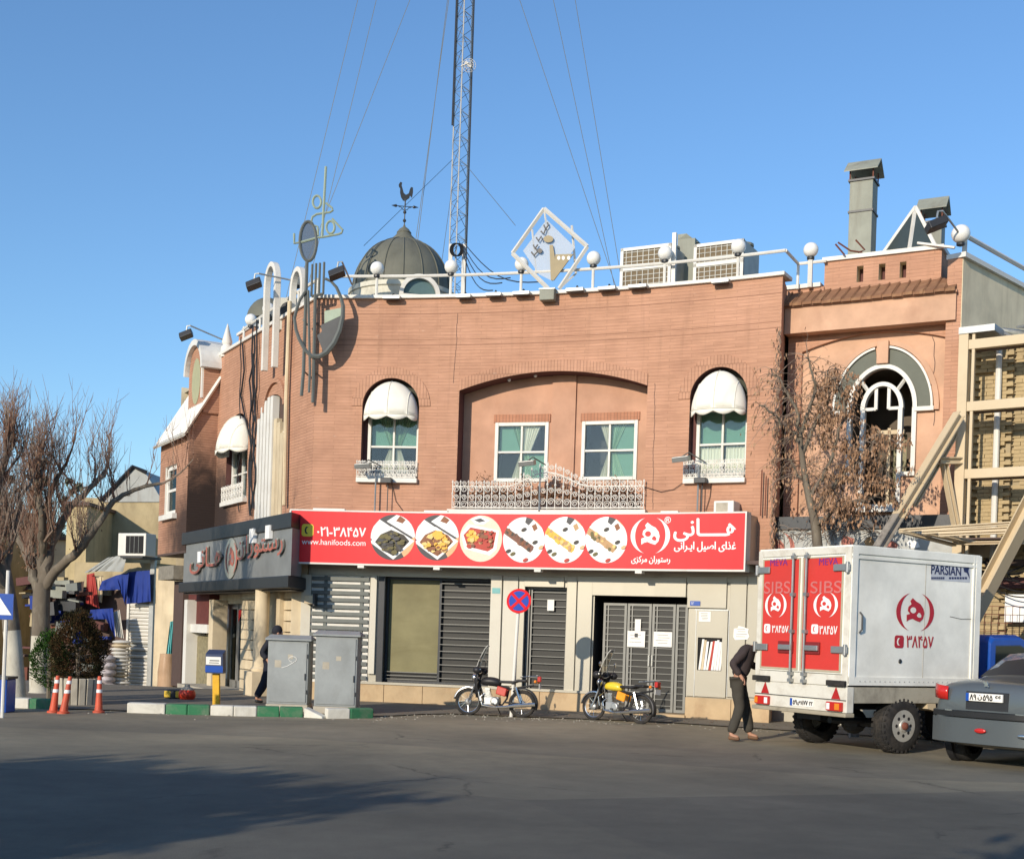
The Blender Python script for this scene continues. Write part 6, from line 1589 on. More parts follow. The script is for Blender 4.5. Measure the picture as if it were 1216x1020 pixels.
for (a, b, Ya, Yb) in (((1068, 630), (1206, 621), 22.0, 21.4), ((1095, 632), (1204, 627), 21.7, 21.0), ((1115, 635), (1204, 631), 21.4, 20.8), ((1140, 645), (1216, 644), 22.3, 21.5)):
    A_, B_ = at(*a, Ya), at(*b, Yb); B_ = A_ + (B_ - A_) * 1.6; hbeam(sf, A_, B_, .10, .06, "canopy_beam")
A_, B_, C_ = at(1068, 632, 22.0), at(1133, 647, 21.9), at(1230, 640, 21.5)
for (a, b) in (((1070, 631), (1133, 647)), ((1100, 633), (1150, 645)), ((1120, 636), (1165, 646))): hbeam(sf, at(*a, 21.9), at(*b, 22.4), .12, .05, "canopy_beam")
dk_ = MB(FP.T()); dk_.box(.0, 4.4, -.95, .30, FP.inv(1160, 640)[1] - .03, FP.inv(1160, 640)[1]); dk_.build("canopy_deck", M_soffit, sf)
# openwork mesh fence and stacked rubble below
mf = thing("mesh_fence", "rusty wire mesh fence in front of the ruined ground floor beside the truck", "fence", FP.P(1, 0, -.3))
mb = MB(FP.T())
for i in range(30): s = .0 + i * .12; mb.tube([(s, -.3, 0), (s, -.3, 2.35)], .006, 3, cap=False)
for i in range(16): z = .1 + i * .15; mb.tube([(0, -.3, z), (3.5, -.3, z)], .006, 3, cap=False)
mb.build("wire_mesh", M_rust, mf)
for s in (0, 1.7, 3.4): mb = MB(FP.T()); mb.tube([(s, -.3, 0), (s, -.3, 2.5)], .03, 6); mb.build("fence_post", M_rust, mf)
for (px, py, w, h, m, lb) in ((1205, 722, .35, .5, M_wht, "white board leaning behind the mesh fence"), (1168, 655, .6, .22, M_frame, "timber plank stuck under the frame canopy"), (1196, 668, .8, .12, M_soffit, "dark plank jammed in the ruin below the canopy"), (1205, 692, .7, .2, M_deep, "brick red board fixed behind the mesh fence")):
    s, z = FP.inv(px, py, -.7); mb = MB(FP.T()); mb.box(s - w / 2, s + w / 2, -.75, -.70, z - h / 2, z + h / 2); tag(mb.build("board", m), lb, "board")
cbn = thing("hanging_cables", "tangle of dark cables sagging under the frame canopy", "cable", FP.P(1, 3, -.2))
for i in range(9):
    x0 = 1150 + rb.uniform(0, 40); y0 = 655 + rb.uniform(0, 25); x1 = x0 + rb.uniform(30, 70); y1 = y0 + rb.uniform(-10, 40)
    mb = MB(FP.T()); a = FP.inv(x0, y0, -.2); b = FP.inv(x1, y1, -.2); mb.tube([(a[0] + (b[0] - a[0]) * t, -.2, a[1] + (b[1] - a[1]) * t - .15 * sin(pi * t)) for t in frange(0, 1, 8)], .012, 4); mb.build("cable", M_blk, cbn)

# ---------------------------------------------------------------- trees
M_bark = streak_mat("plane_bark", (.15, .125, .095), (.28, .25, .19), .6, vs=(5, 5, 2), bm=.5)
M_lime = streak_mat("whitewashed_bark", (.52, .49, .40), (.25, .21, .16), .6, vs=(8, 8, 3), bm=.5)
M_twig = mat("twigs_reddish", (.16, .088, .060), .85, var=.35, bm=0)
M_twigg = mat("twigs_grey", (.22, .165, .125), .85, var=.25, bm=0)
def smooth_path(pts, n=4):
    P = [Vector(p) for p in pts]; out = []
    for i in range(len(P) - 1):
        p0, p1, p2, p3 = P[max(i - 1, 0)], P[i], P[i + 1], P[min(i + 2, len(P) - 1)]
        for k in range(n):
            t = k / n; out.append(.5 * ((2 * p1) + (p2 - p0) * t + (2 * p0 - 5 * p1 + 4 * p2 - p3) * t * t + (3 * p1 - p0 - 3 * p2 + p3) * t ** 3))
    out.append(P[-1]); return out
def tree(label, trunk, tr, limbs, shoots, seed, lime=None, group=None, shoot_len=(.5, 1.3), per=1, leafc=0, lean=0.0):
    """trunk: list of points, limbs: list of (points, r0, r1); long upright shoots spring from the limbs"""
    r = random.Random(seed); t = thing("bare_tree", label, "tree", trunk[0], group)
    tp_ = smooth_path(trunk); n = len(tp_)
    rad = [tr[0] + (tr[1] - tr[0]) * i / (n - 1) for i in range(n)]; rad[0] *= 1.25
    if lime:
        k = max(2, min(range(n), key=lambda i: abs(tp_[i].z - lime)))
        mb = MB(); mb.tube(tp_[:k + 1], [x * 1.01 for x in rad[:k + 1]], 14); mb.build("whitewashed_trunk", M_lime, t, smooth=True)
        mb = MB(); mb.tube(tp_[k:], rad[k:], 14); mb.build("trunk", M_bark, t, smooth=True)
    else: mb = MB(); mb.tube(tp_, rad, 12); mb.build("trunk", M_bark, t, smooth=True)
    src = []
    for (pts, r0, r1) in limbs:
        p = smooth_path(pts, 5); m = len(p)
        p = [q + Vector([r.gauss(0, r0 * .12) for _ in range(3)]) if 0 < i else q for i, q in enumerate(p)]
        mb = MB(); mb.tube(p, [r0 + (r1 - r0) * i / (m - 1) for i in range(m)], 9); mb.build("branch", M_bark, t, smooth=True)
        for i in range(int(m * .3), m):
            if r1 > .03 or i % 3 == 0: src.append((p[i], i / m))
    ma, mc = MB(), MB()
    # secondary branches
    sec = []
    for _ in range(per * 12):
        p, f = r.choice(src); d = Vector((r.gauss(lean, .5), r.gauss(0, .5), r.uniform(.4, 1.1))).normalized(); L = r.uniform(.4, 1.0)
        pts = [p]; 
        for k in range(4): d = (d + Vector((r.gauss(0, .22), r.gauss(0, .22), .18))).normalized(); pts.append(pts[-1] + d * L / 4)
        mb_ = MB(); (ma if r.random() < .5 else mc).tube(pts, [.030, .026, .020, .016, .012], 5, cap=False); sec += [(q, 1) for q in pts[1:]]
    src2 = src + sec * 2
    for _ in range(shoots):
        p, f = r.choice(src2); L = r.uniform(*shoot_len); d = Vector((r.gauss(lean * .3, .25), r.gauss(0, .25), 1)).normalized(); pts = [p + Vector([r.gauss(0, .04) for _ in range(3)])]
        for k in range(4): d = (d + Vector((r.gauss(0, .07), r.gauss(0, .07), .05))).normalized(); pts.append(pts[-1] + d * L / 4)
        w = r.uniform(.006, .011); mm = ma if r.random() < .6 else mc
        mm.tube(pts, [w, w * .8, w * .6, w * .45, w * .25], 3, cap=False)
        for _k in range(3):
            q = r.choice(pts[1:4]); e = Vector((r.gauss(0, .5), r.gauss(0, .5), 1)).normalized() * r.uniform(.15, .45); mm.tube([q, q + e * .5, q + e + Vector((0, 0, .03))], [.005, .004, .002], 3, cap=False)
    ma.build("twigs", M_twig, t, kind="stuff"); mc.build("twigs", M_twigg, t, kind="stuff")
    if leafc:
        mb = MB(); leaves(mb, [p for p, f in src2], .03, r, leafc); mb.build("dry_leaves", M_dry, t, kind="stuff")
    return t
Yt = 26.2
A_ = lambda x, y, dy=0.0: at(x, y, Yt + dy)
g0 = lambda p: Vector((p.x, p.y, gz(p.x, p.y)))
tree("bare pollarded tree with whitewashed trunk directly left of the round shrub", [g0(A_(46, 836)), A_(46, 800), A_(48, 755), A_(49, 715), A_(50, 692)], (.19, .17),
     [([A_(47, 708), A_(40, 685), A_(30, 655, .4), A_(16, 622, .7), A_(3, 600, 1)], .12, .05), ([A_(50, 700), A_(50, 665), A_(50, 630, -.3), A_(47, 590, -.5), A_(40, 560, -.6)], .11, .05),
      ([A_(51, 698), A_(56, 668), A_(64, 640, .5), A_(80, 608, .7), A_(104, 583, .8), A_(126, 562, 1)], .12, .045), ([A_(52, 700), A_(72, 672, -.3), A_(96, 652, -.5), A_(115, 624, -.6), A_(132, 598, -.6), A_(158, 582, -.5), A_(192, 574, -.4)], .11, .03),
      ([A_(64, 640, .5), A_(58, 600, .2), A_(66, 570, 0), A_(78, 552, 0)], .07, .03)], 600, 31, lime=1.25, group="bare pollarded trees on the left pavement", per=4, leafc=1500, lean=.1)
Yt = 23.0
tree("bare pollarded tree with whitewashed trunk beside the blue triangle sign", [g0(A_(20, 842)), A_(18, 800), A_(15, 760), A_(10, 715), A_(4, 680)], (.17, .14),
     [([A_(5, 685), A_(-5, 650), A_(-6, 610), A_(0, 570, .4), A_(10, 540, .6)], .10, .04), ([A_(8, 700), A_(-12, 670, -.3), A_(-40, 630), A_(-70, 590)], .10, .04), ([A_(6, 690), A_(12, 655, .4), A_(20, 620, .5), A_(24, 590, .6)], .07, .03)], 440, 32, lime=1.3, group="bare pollarded trees on the left pavement", per=3, leafc=900, shoot_len=(.45, 1.25))
# dry leafed tree right of the sign, behind the truck
Yt = 23.0
r = random.Random(77)
def dry_tree():
    base = A_(985, 800); base = Vector((base.x, base.y, 0.02)); t = thing("dry_leaf_tree", "slender tree with hanging brown dead leaves between the red sign and the arched window", "tree", base)
    tk = smooth_path([base, A_(978, 720), A_(972, 660), A_(968, 622), A_(962, 596), A_(955, 560), A_(950, 520)])
    mb = MB(); mb.tube(tk, [.12 - .075 * i / (len(tk) - 1) for i in range(len(tk))], 10); mb.build("trunk", M_bark, t, smooth=True)
    limbs = [[A_(950, 520), A_(944, 490), A_(930, 460, .2), A_(915, 440, .3)], [A_(950, 525), A_(940, 512), A_(922, 498, -.3), A_(905, 480, -.4)], [A_(951, 515), A_(962, 480), A_(966, 450, -.2), A_(958, 425, -.3)],
             [A_(958, 580), A_(946, 560, .2), A_(938, 545, .3)], [A_(966, 610), A_(985, 585, -.3), A_(1005, 560, -.5), A_(1030, 540, -.7), A_(1045, 515, -.8)], [A_(962, 590), A_(980, 560, -.2), A_(995, 520, -.4), A_(1003, 480, -.4), A_(990, 450, -.5)],
             [A_(968, 622), A_(1000, 600, -.6), A_(1035, 590, -.8), A_(1055, 560, -.9)], [A_(952, 540), A_(970, 500), A_(985, 475), A_(980, 440)]]
    tips = []
    for L_ in limbs:
        p = smooth_path(L_, 4); m = len(p); p = [q + Vector([r.gauss(0, .02) for _ in range(3)]) for q in p]
        mb = MB(); mb.tube(p, [.045 - .032 * i / (m - 1) for i in range(m)], 6); mb.build("branch", M_bark, t, smooth=True); tips += p[2:]
    mw, lp = MB(), []
    for _ in range(560):
        p = r.choice(tips); d = Vector((r.gauss(0, .8), r.gauss(0, .6), r.uniform(-.4, .9))).normalized(); L = r.uniform(.25, .75); pts = [p]
        for k in range(5): d = (d + Vector((r.gauss(0, .2), r.gauss(0, .2), -.28))).normalized(); pts.append(pts[-1] + d * L / 5)
        mw.tube(pts, [.007, .006, .005, .004, .003, .002], 3, cap=False); lp += pts[2:]
    mw.build("twigs", M_twigg, t, kind="stuff")
    a, b = MB(), MB()
    low = [q for q in lp if q.x > A_(975, 500).x] or lp; low = r.sample(low, max(20, len(low) // 5))
    def hang(mb, pts, n):
        for _ in range(n):
            p = Vector(r.choice(pts)) + Vector([r.gauss(0, .05) for _ in range(3)]); w = Vector((r.uniform(-1, 1), r.uniform(-1, 1), 0)).normalized() * r.uniform(.012, .024); h = Vector((r.uniform(-.02, .02), r.uniform(-.02, .02), -r.uniform(.05, .11)))
            mb.add([p, p + w + h * .5, p + h, p - w + h * .5], [(0, 1, 2, 3)])
    hang(a, lp, 500); hang(a, low, 2100); hang(b, r.sample(lp, len(lp) // 4), 900); hang(b, low, 900)
    a.build("dead_leaves", mat("dead_leaf", (.22, .125, .07), .85, var=.4, scale=15, bm=0), t, kind="stuff"); b.build("dead_leaves", mat("dead_leaf_pale", (.36, .22, .13), .85, var=.3, scale=15, bm=0), t, kind="stuff")
    # vine creeping up the corner
    vm = MB()
    for k in range(3):
        pts = []; z = 3.0; s = FR.L + .0
        while z < 7.6: p = FR.P(FR.L - .02, z, .06); pts.append(p + Vector((r.uniform(-.10, .06), -.05, 0))); z += .12
        vm.tube(pts, .008, 3, cap=False)
    vv = thing("dried_vine", "thin dried vine climbing the corner between curved front and right bay", "vine", FR.P(FR.L, 3, .1)); vm.build("stems", M_twigg, vv)
    m2 = MB(); hang(m2, [Vector(FR.P(FR.L - .02, z, .1)) for z in frange(3, 7.6, 24)], 200); m2.build("dead_leaves", MATS["dead_leaf_pale"], vv, kind="stuff")
    # twig tangle along the ledge over the right sign
    m3 = MB(); lp2 = []
    for _ in range(150):
        p = RT.P(r.uniform(-.3, 2.2), 3.62 + r.uniform(0, .15), .35 + r.uniform(-.1, .15)); d = Vector((r.gauss(0, 1), r.gauss(0, .5), r.gauss(0, .5))).normalized(); pts = [p]
        for k in range(4): d = (d + Vector((r.gauss(0, .3), r.gauss(0, .3), r.gauss(0, .3)))).normalized(); pts.append(pts[-1] + d * .09)
        m3.tube(pts, .006, 3, cap=False); lp2 += pts
    tg = m3.build("dry_twigs", M_twigg, None, kind="stuff"); tag(tg, "tangle of dry twigs lying on the ledge over the faded grey sign", "twigs")
dry_tree()
# ---------------------------------------------------------------- old street on the left
GL = -.62
def ppart(F, q, o0, o1_, m, name, parent, bev=0): a = Rc(F, *q, o1_); mb = MB(F.T()); mb.box(a[0], a[1], o0, o1_, a[2], a[3]); return mb.build(name, m, parent, bevel=bev)
M_mud = streak_mat("ochre_render", (.42, .34, .20), (.22, .17, .10), .7, vs=(2, 2, .8), bm=.4)
M_corr = streak_mat("corrugated_zinc", (.34, .35, .33), (.16, .12, .09), .5, rough=.5)
OB = Flat((at(80, 700, 47).x, 47), (1, -.06), 1)
ob = thing("old_plaster_house", "ochre plastered old house with grey metal gable behind the bare trees", "building", OB.P(0, GL, 0))
a = Rc(OB, 88, 592, 200, 840, 0); mb = MB(OB.T()); mb.box(a[0], a[1] + 2, -6, 0, GL - .3, a[3]); mb.build("wall", M_mud, ob)
gp_ = [OB.inv(x, y, .05) for x, y in ((122, 592), (158, 554), (172, 560), (190, 590), (190, 596), (122, 596))]; mb = MB(OB.T()); mb.flat(gp_, .05, 3.0); mb.build("roof", M_corr, ob)
mb = MB(OB.T()); q = [OB.inv(*p, .1) for p in ((120, 594), (158, 554), (174, 561))]; mb.tube([(s, .1, z) for s, z in q], .08, 4); mb.build("roof_edge", M_dark, ob)
ppart(OB, (83, 620, 93, 660), .01, .03, M_black, "window", ob)
mb = MB(OB.T()); s = OB.inv(97, 640, .1)[0]; z0, z1 = OB.inv(97, 700, .1)[1], OB.inv(99, 595, .1)[1]; mb.tube([(s, .1, z0), (s, .1, z1)], .09, 6); mb.build("flue_pipe", M_alu, ob)
M_ochre2 = streak_mat("yellow_render", (.50, .40, .22), (.28, .21, .12), .6)
for (q, Y, m, lb, hh) in (((76, 600, 100, 830), 44, M_ochre2, "narrow yellow plastered house edge seen between the tree branches", 0), ((-10, 640, 78, 830), 50, M_cream, "cream row of old shop houses far behind the left trees", 0), ((-160, 600, -12, 830), 46, M_mud, "brown plastered house beyond the left edge of the trees", 0)):
    F_ = Flat((at(q[0], 700, Y).x, Y), (1, 0), 1); a = Rc(F_, *q, 0); t = thing("old_house", lb, "building", F_.P(a[0], GL, 0)); mb = MB(F_.T()); mb.box(a[0], a[1], -5, 0, GL - .3, a[3]); mb.build("wall", m, t)
    mb = MB(F_.T()); mb.box(a[0] - .1, a[1] + .1, -5, .15, a[3], a[3] + .12); mb.build("roof_edge", M_soffit, t)
    rw_ = random.Random(int(Y * 10))
    x = a[0] + .5
    while x < a[1] - .9:
        for z in (GL + .1, 3.2):
            w = rw_.uniform(.6, 1.0); h = 2.2 if z < 1 else 1.0
            if z + h < a[3] - .3:
                mb = MB(F_.T()); mb.box(x, x + w, .005, .06, z, z + h); wn = mb.build("window" if z > 1 else "door", M_soffit, t)
                mb = MB(F_.T()); mb.box(x + .08, x + w - .08, .06, .07, z + .1, z + h - .1); mb.build("pane", M_glassd, wn)
        x += rw_.uniform(1.2, 1.9)
    if q[0] == -10:
        for k in range(3):
            F2 = Flat((F_.P(a[0] + k * 1.1, 0, .5).x, Y - .5), (1, 0), 1); mb = MB(F_.T()); mb.add([(a[0] + .9 * k, .9, 2.6 - .1 * k), (a[0] + .9 * k + .8, .9, 2.6), (a[0] + .9 * k + .8, 0, 3.0), (a[0] + .9 * k, 0, 3.0)], [(0, 1, 2, 3)]); mb.build("shop_awning", [M_corr, M_deep, M_soffit][k], t)
far = MB(); rf_ = random.Random(6); bg_pts = [Vector((rf_.uniform(-26, -17), 56 + rf_.uniform(-2, 2), abs(rf_.gauss(2.5, 2.0)))) for _ in range(600)]
ft = thing("distant_tree", "grey green tree crown far behind the houses at the left", "tree", (-21, 56, GL)); leaves(far, bg_pts, .28, rf_, 5200); far.build("crown", mat("far_foliage", (.10, .11, .075), .9, var=.4), ft, kind="stuff"); mb = MB(); mb.tube([(-21, 56, GL), (-21, 56, 3)], .2, 6); mb.build("trunk", M_bark, ft)

# shops beyond the wing: shutter, tarps, goods
SF = Flat((at(184, 760, 38.6).x, 38.6), (-.93, .36), -1)
def T_(px, py, o=0.0): s, z = SF.inv(px, py, o); return (s, o, z)
shop = thing("shuttered_shop", "small shop hut with closed white roller shutter under blue tarpaulins", "shop", SF.P(0, GL, 0))
ppart(SF, (86, 668, 184, 835), -2.5, -.02, M_mud, "wall", shop); ppart(SF, (60, 700, 150, 840), -.019, .02, M_soffit, 'dark_shop_sheet', shop); ppart(SF, (176, 660, 181, 835), -.02, .1, M_alu, "pole", shop); ppart(SF, (183, 672, 205, 832), -.02, .15, M_cream, "pillar", shop)  # flat dark sheet added to darken the lower shop front
a = Rc(SF, 151.5, 716, 176, 828, .02)
for i in range(26):
    z0 = a[2] + (a[3] - a[2]) * i / 26; z1 = a[2] + (a[3] - a[2]) * (i + 1) / 26; op_ = i in (10, 12, 14)
    mb = MB(SF.T()); mb.add([(a[0], .02, z0), (a[1], .02, z0), (a[1], .05 if not op_ else 0, (z0 + z1) / 2), (a[0], .05 if not op_ else 0, (z0 + z1) / 2), (a[1], .02, z1 - .02), (a[0], .02, z1 - .02)], [(0, 1, 2, 3), (3, 2, 4, 5)]); mb.build("shutter_slat", M_corr if op_ else M_white, shop)
ppart(SF, (149, 716, 151.5, 828), -.02, .08, M_white, "shutter_rail", shop); ppart(SF, (176.5, 716, 178, 828), -.02, .08, M_white, "shutter_rail", shop)
def rag(name, label, cat, pts, m, seed, o=.3, fold=.05, thick=True):
    """hanging cloth through photo points, top row then bottom row, folded in depth"""
    r = random.Random(seed); top, bot = pts; n = 18; P = []; Fc = []
    def lerp(L_, t):
        k = t * (len(L_) - 1); i = min(int(k), len(L_) - 2); f = k - i; return (L_[i][0] + (L_[i + 1][0] - L_[i][0]) * f, L_[i][1] + (L_[i + 1][1] - L_[i][1]) * f)
    ph = r.uniform(0, 6)
    for j in range(7):
        for i in range(n + 1):
            a_, b_ = lerp(top, i / n), lerp(bot, i / n); x = a_[0] + (b_[0] - a_[0]) * j / 6; y = a_[1] + (b_[1] - a_[1]) * j / 6
            P.append(T_(x, y, o + fold * (.3 + j / 6) * sin(i * 1.7 + ph) + fold * .5 * sin(i * .6 + j)))
    for j in range(6):
        for i in range(n): Fc.append((j * (n + 1) + i, j * (n + 1) + i + 1, (j + 1) * (n + 1) + i + 1, (j + 1) * (n + 1) + i))
    mb = MB(SF.T()); mb.add(P, Fc); return tag(mb.build(name, m, smooth=True), label, cat)
rag("blue_tarpaulin", "blue tarpaulin hanging flat above the white roller shutter", "tarpaulin", ([(152, 679), (165, 678), (178, 677)], [(150, 717), (163, 716), (179, 714)]), M_blue, 1, .35, .02)
rag("blue_tarpaulin", "folded blue tarpaulin end hanging in a point left of the shutter", "tarpaulin", ([(121, 690), (138, 683), (153, 680)], [(117, 701), (143, 700), (149, 720)]), M_blue, 2, .6, .03)
rag("blue_tarpaulin", "small lower blue tarpaulin over the stall with its corner drooping", "tarpaulin", ([(107, 724), (120, 723), (134, 722)], [(104, 735), (126, 735), (137, 757)]), M_blue, 3, .9, .03)
rag("red_banner", "red and white painted panel at the left end of the stall", "banner", ([(103, 682), (112, 680)], [(102, 716), (118, 722)]), mat("faded_red", (.36, .05, .04), .7, var=.4, scale=4), 4, .5, .02)
rag("white_banner", "pale curtain panel under the zinc awning beside the red banner", "banner", ([(112, 684), (123, 684)], [(113, 712), (121, 716)]), M_cream, 5, .45, .03)
rag("awning_sheet", "grey zinc awning sheet sloping over the stall", "awning", ([(128, 662), (140, 660), (150, 662)], [(100, 680), (118, 678), (146, 679)]), M_corr, 6, .8, .02)
rag("turquoise_cloth", "turquoise cloth hanging on the cream pillar", "cloth", ([(202, 738), (210, 736)], [(197, 778), (210, 777)]), mat("turquoise_cloth", (.13, .42, .42), .9, var=.2), 7, 1.3, .04)
rag("dark_rag", "dark sagging sheet over the stalls behind the round shrub", "sheet", ([(55, 700), (75, 694), (100, 690)], [(58, 716), (80, 722), (98, 708)]), M_soffit, 8, .6, .1)
rag("striped_bag", "white printed sacks hanging beside the roller shutter", "sack", ([(134, 727), (142, 724)], [(136, 755), (147, 758)]), M_white, 9, .7, .04)
for (q, o, m, nm, lb, ct) in (((140, 633, 173, 660), .9, M_white, "x", "", ""),):
    a = Rc(SF, *q, o); t = thing("window_air_conditioner", "white window air conditioner with dark grille on the awning roof of the old shops", "air conditioner", SF.P(a[0], a[2], o))
    mb = MB(SF.T()); mb.box(a[0], a[1], o - .5, o, a[2], a[3]); mb.build("casing", M_white, t, bevel=.02); w = a[1] - a[0]
    mb = MB(SF.T()); mb.box(a[0] + w * .08, a[0] + w * .70, o + .001, o + .02, a[2] + .08, a[3] - .08); g_ = mb.build("grille", M_black, t)
    for i in range(1, 4): mb = MB(SF.T()); x = a[0] + w * (.08 + .62 * i / 4); mb.box(x - .01, x + .01, o + .021, o + .03, a[2] + .08, a[3] - .08); mb.build("grille_bar", M_grey, g_)
    mb = MB(SF.T()); mb.box(a[0] + .1, a[1] - .1, -.02, o, a[2] - .06, a[2] - .003); mb.build("shelf", M_dark, t)
mb = MB(SF.T()); 
for (p, q) in (((78, 671), (185, 668)), ((80, 678), (150, 676)), ((82, 690), (120, 686)), ((113, 722), (150, 719)), ((86, 671), (84, 705)), ((150, 720), (160, 712))): mb.tube([T_(*p, 1.0), T_(*q, 1.0)], .035, 5)
rc_ = random.Random(44); cm_ = [M_soffit, M_deep, M_duct, M_mud, M_dark, M_grey, M_blue, M_rust, M_corr]
for i_, m_ in enumerate(cm_):
    mb = MB(SF.T())
    for _ in range(16):
        x = rc_.uniform(60, 127); y = rc_.uniform(692, 828); s, z = SF.inv(x, y, 0); o = rc_.uniform(.1, 1.6); a = rc_.gauss(0, .12); w = rc_.uniform(.05, .35); h = rc_.choice([.02, .03, .05, .12, .2])
        mb.obox((s, o, z), (w * cos(a), .02, w * sin(a)), (0, .1, 0), (-h * sin(a), 0, h * cos(a)))
    q_ = mb.build("stall_clutter", m_, None, kind="stuff"); tag(q_, "jumble of boards, boxes and hanging wares in the old stalls, %s pieces" % ["dark brown", "dark red", "dull metal", "ochre", "near black", "tube grey", "blue", "rust red", "zinc grey"][i_], "wares", "jumbled wares of the old stalls")
fr2 = thing("pipe_scaffold", "rusty pipe framework carrying the tarpaulins of the old shops", "frame", SF.P(1, 2, 1)); mb.build("pipe_frame", M_dark, fr2)
# stack of white net rolls, sacks, bundles
def blob_stack(name, label, cat, q, o, m, n, seed, w=.3):
    r = random.Random(seed); a = Rc(SF, *q, o); mb = MB(SF.T()); t = thing(name, label, cat, SF.P((a[0] + a[1]) / 2, a[2], o)); cx = (a[0] + a[1]) / 2; hw = (a[1] - a[0]) / 2
    for i in range(n):
        z = a[2] + (a[3] - a[2]) * (i + .5) / n; mb = MB(SF.T()); mb.ball((cx + r.uniform(-.05, .05), o - .15, z), 1, 12, 6, hw * r.uniform(.9, 1.05), w, (a[3] - a[2]) / n * .58); mb.build(name + "_item", m if r.random() < .8 else M_cream, t, smooth=True)
blob_stack("net_stack", "tall stack of white netted bundles standing left of the roller shutter", "stack", (129, 760, 148, 826), .8, M_white, 15, 1)
blob_stack("sack_pile", "leaning pile of printed white sacks between shrub and net bundles", "sacks", (119, 778, 131, 828), 1.3, mat("printed_sack", (.55, .50, .50), .8, var=.5, scale=9), 6, 2)
t = thing("wrapped_bundle", "upright tan bundle wrapped in clear plastic at the pillar foot", "bundle", SF.P(-.4, GL, .5)); a = Rc(SF, 189, 776, 208, 831, 1.4)
mb = MB(SF.T()); mb.lathe(((a[0] + a[1]) / 2, 1.4, a[2]), [((a[1] - a[0]) / 2 * k, h * (a[3] - a[2])) for k, h in ((1.0, 0), (1.06, .2), (.98, .35), (1.0, .6), (.86, .85), (.80, 1.0))], 14); mb.build("bundle", streak_mat("tan_wrap", (.46, .30, .18), (.62, .48, .34), .6, rough=.3), t, smooth=True)
# goods under the projecting block (between pillar and side door)
ppart(WG, (223, 705, 248, 750), -.02, .25, mat("maroon_cloth", (.11, .03, .025), .9, var=.4), "hanging_cloth", B); ppart(WG, (217.5, 712, 221, 812), .0, .5, M_white, "white_post", B)
ppart(WG, (226, 741, 246, 751), .0, .4, M_white, "small_sign", B); ppart(WG, (224, 755, 247, 818), -.02, .2, mat("mosaic_stone", (.22, .19, .11), .9, var=.7, scale=9), "stone_display", B)
ppart(WG, (247, 712, 252, 818), -.02, .35, M_cream, "pier", B); ppart(WG, (205, 690, 216, 815), -.02, .4, M_soffit, "dark_doorway", B); ppart(WG, (188, 672, 206, 688), .2, .72, mat("old_sign_board", (.22, .20, .16), .8, var=.6, scale=8), "old_sign_board", B)

def spot(px, py, h=0.02): x, y = rel(px, py); Y = (EYE - h) * FPX / y; return Vector((x / FPX * Y, Y, h))
def proto_place(): pass
# yellow case and red pot on the pavement
p = spot(206, 829); t = thing("yellow_tool_case", "grey and yellow plastic case on the pavement beside the red pot", "case", p)
mb = MB(lambda x, y, z: p + Vector((x, y, z))); mb.box(-.16, .16, -.1, .1, 0, .18); mb.build("case_body", M_dark, t, bevel=.02); mb = MB(lambda x, y, z: p + Vector((x, y, z)))
mb.box(-.17, -.03, -.11, .11, .02, .16); mb.box(.06, .17, -.11, .11, .02, .16); mb.build("yellow_shell", mat("yellow_plastic", (.62, .42, .04), .5), t, bevel=.02)
p = spot(222, 830); t = thing("red_pot", "round red plastic container with white lid near the painted kerb", "container", p); mb = MB(); mb.lathe(p, [(.13, 0), (.17, .05), (.17, .14), (.14, .19)], 18); mb.build("body", mat("red_plastic", (.62, .05, .02), .4), t, smooth=True)
mb = MB(); mb.lathe(p, [(.145, .191), (.14, .22), (.06, .25), (.05, .30), (0, .30)], 16); mb.build("lid", M_conc, t, smooth=True)

# charity box on yellow post
p = spot(257, 838); t = thing("charity_box", "blue charity box with white label on a leaning yellow post at the kerb", "donation box", p); T = lambda x, y, z: p + Vector((x - z * .035, y, z))
mb = MB(T); mb.box(-.065, .065, -.05, .05, 0, .62); mb.build("post", mat("yellow_paint", (.72, .40, .02), .5, dirt=.3), t, bevel=.01)
mb = MB(T); mb.box(-.17, .15, -.14, .14, .62, .98); mb.add([(-.17, -.14, .98), (.15, -.14, .98), (.15, .14, 1.06), (-.17, .14, 1.06), (-.17, .14, .98), (.15, .14, .98)], [(0, 1, 2, 3), (0, 3, 4), (1, 2, 5), (2, 3, 4, 5)]); bx_ = mb.build("box", mat("dark_blue_box", (.03, .05, .11), .5), t)
mb = MB(T); mb.box(-.175, .155, -.15, -.141, .64, .76); mb.build("blue_band", M_blued, bx_); mb = MB(T); mb.box(-.16, .12, -.152, -.142, .78, .93); mb.build("label", M_paper, bx_); mb = MB(T); mb.box(-.09, .09, -.156, -.153, .85, .87); mb.box(-.1, .08, -.156, -.153, .81, .825); mb.build("writing", M_grey, bx_)

